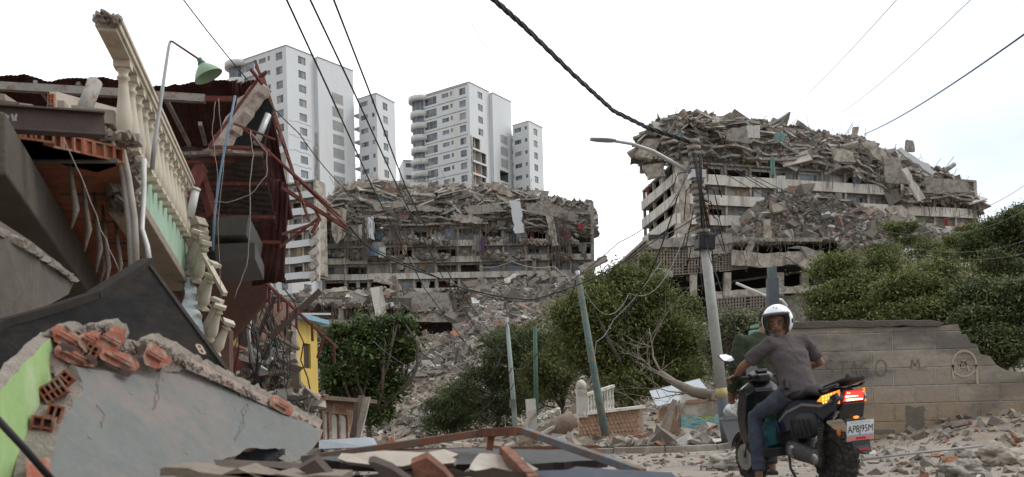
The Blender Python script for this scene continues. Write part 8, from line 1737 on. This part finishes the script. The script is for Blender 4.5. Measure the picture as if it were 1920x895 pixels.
m = MB(); m.tube([Vector(J['wrL']) + Vector((-.02, 0, 0)), Vector(J['wrL']) + Vector((-.035, 0, .002))], .034, 14); part(m, 'wrist_watch', [BLKM], rd_)
m = MB(); m.box((.40, .165, .93), (.05, .03, .09), Euler((.2, .4, 0))); part(m, 'belt_pouch', [BLKM], rd_, bevel=.004); m = MB(); m.tube([(.44, .15, .95), (.50, .16, .90)], .006, 6); part(m, 'key_ring', [STEEL], rd_)
# ---- second person, standing beyond the scooter
OLV = mat('olive_shirt', (.035, .045, .025), var=.25, scale=4, rough=.95, bump=.4)
q = P(1424, 800, 10.2); q.z = Hz(q.x, q.y); W2 = Matrix.Translation(q) @ Matrix.Rotation(R(100), 4, 'Z') @ Matrix.Scale(1.14, 4)
J0 = J
p2 = empty('person', q, 'person in a dark olive shirt mostly hidden behind the helmeted man', 'person')
std = dict(pelvis=(0, 0, .88), chest=(.01, 0, 1.16), neck=(.02, 0, 1.32), head=(.04, 0, 1.44), shL=(0, .18, 1.25), shR=(0, -.18, 1.25), elL=(-.02, .23, .99), elR=(-.02, -.23, .99), wrL=(.10, .22, .80), wrR=(.10, -.22, .80), hipL=(0, .09, .84), hipR=(0, -.09, .84), knL=(.03, .10, .45), knR=(.02, -.10, .45), anL=(0, .10, .08), anR=(-.03, -.10, .08), hdL=(.2, 0, -.8), hdR=(.2, 0, -.8))
person(p2, dict(std, head=(.05, -.13, 1.43), neck=(.03, -.06, 1.32)), W2, OLV, mat('black_trousers', (.03, .03, .033), bump=.3), BLKM, face=(1, 0, 0), sleeve=1.0)
m = MB(); ball(m, Vector((.032, -.13, 1.475)), (.098, .086, .095), sub=3); part(m, 'hair', [mat('dark_hair', 0)], p2, Wm=W2)
# ---- man on the rubble, far off
q = P(723, 843, 50); q.z = Hz(q.x, q.y); zt = P(723, 808, 50).z; kk = (zt - q.z) / 1.58; q.z += 0
W3 = Matrix.Translation(q) @ Matrix.Rotation(R(60), 4, 'Z') @ Matrix.Scale(max(.8, min(1.15, kk)), 4)
p3 = empty('person', q, 'far off person in a tan shirt at the foot of the rubble', 'person')
person(p3, std, W3, mat('tan_shirt', (.32, .25, .17), bump=.2), mat('grey_trousers', (.12, .115, .11), bump=.2), BLKM, face=(1, 0, 0), hands=False, voxel=.03, vox2=.02)
m = MB(); ball(m, Vector(std['head']) + Vector((-.018, 0, .045)), (.1, .088, .098), sub=2); part(m, 'hair', [mat('dark_hair', 0)], p3, Wm=W3)
# ---- far motorcyclist
q = P(866, 850, 56); q.z = Hz(q.x, q.y); dz_ = P(862, 831, 56).z; W4 = Matrix.Translation(Vector((q.x, q.y, dz_ - .72))) @ Matrix.Rotation(R(84), 4, 'Z')
mc_ = empty('motorcycle', W4.translation, 'far off motorcycle with a glowing red tail light in front of the dark bushes', 'motorcycle')
for cx in (0, 1.25): m = MB(); M = Matrix.Translation((cx, 0, .3)) @ Matrix.Rotation(R(90), 4, 'X'); m.lathe([(.2, -.05), (.28, -.05), (.30, 0), (.28, .05), (.2, .05), (.2, -.05)], M, 20); part(m, 'wheel', [TYRE], mc_, Wm=W4)
m = MB(); loft(m, [(-.2, 0, .78), (.3, 0, .74), (.7, 0, .82), (1.0, 0, .75)], [(.10, .06), (.13, .08), (.13, .12), (.08, .1)], side=(0, 1, 0)); loft(m, [(.3, 0, .35), (.8, 0, .4)], [.15, .15]); m.tube([(1.0, 0, .9), (1.25, 0, .3)], .04, 6); m.tube([(.95, .35, 1.0), (1.0, 0, .98), (.95, -.35, 1.0)], .018, 6); part(m, 'frame', [BLKG], mc_, Wm=W4)
m = MB(); ball(m, (-.24, 0, .74), (.04, .16, .09)); part(m, 'tail_light', [mat_emit('far_red_lamp', (1, .03, .03), 4)], mc_, Wm=W4)
p4 = empty('person', W4 @ Vector((.3, 0, 0)), 'far off rider with dark helmet and blue top on the distant motorcycle', 'person')
person(p4, dict(J, pelvis=(.2, 0, .88), chest=(.32, 0, 1.18), neck=(.38, 0, 1.35), head=(.42, 0, 1.48), shL=(.34, .18, 1.28), shR=(.34, -.18, 1.28), elL=(.6, .3, 1.1), elR=(.6, -.3, 1.1), wrL=(.88, .33, 1.04), wrR=(.88, -.33, 1.04), hipL=(.22, .1, .85), hipR=(.22, -.1, .85), knL=(.62, .22, .65), knR=(.62, -.22, .65), anL=(.5, .2, .3), anR=(.5, -.2, .3), toeL=(.6, .2, .28), toeR=(.6, -.2, .28)), W4, mat('blue_top', (.06, .10, .16), bump=.2), mat('grey_trousers', 0), BLKM, face=(1, 0, 0), hands=False, voxel=.03, vox2=.02)
m = MB(); ball(m, (.41, 0, 1.50), (.14, .125, .135), sub=3); part(m, 'helmet', [mat('grey_helmet', (.12, .13, .14), rough=.3, bump=0)], p4, Wm=W4)
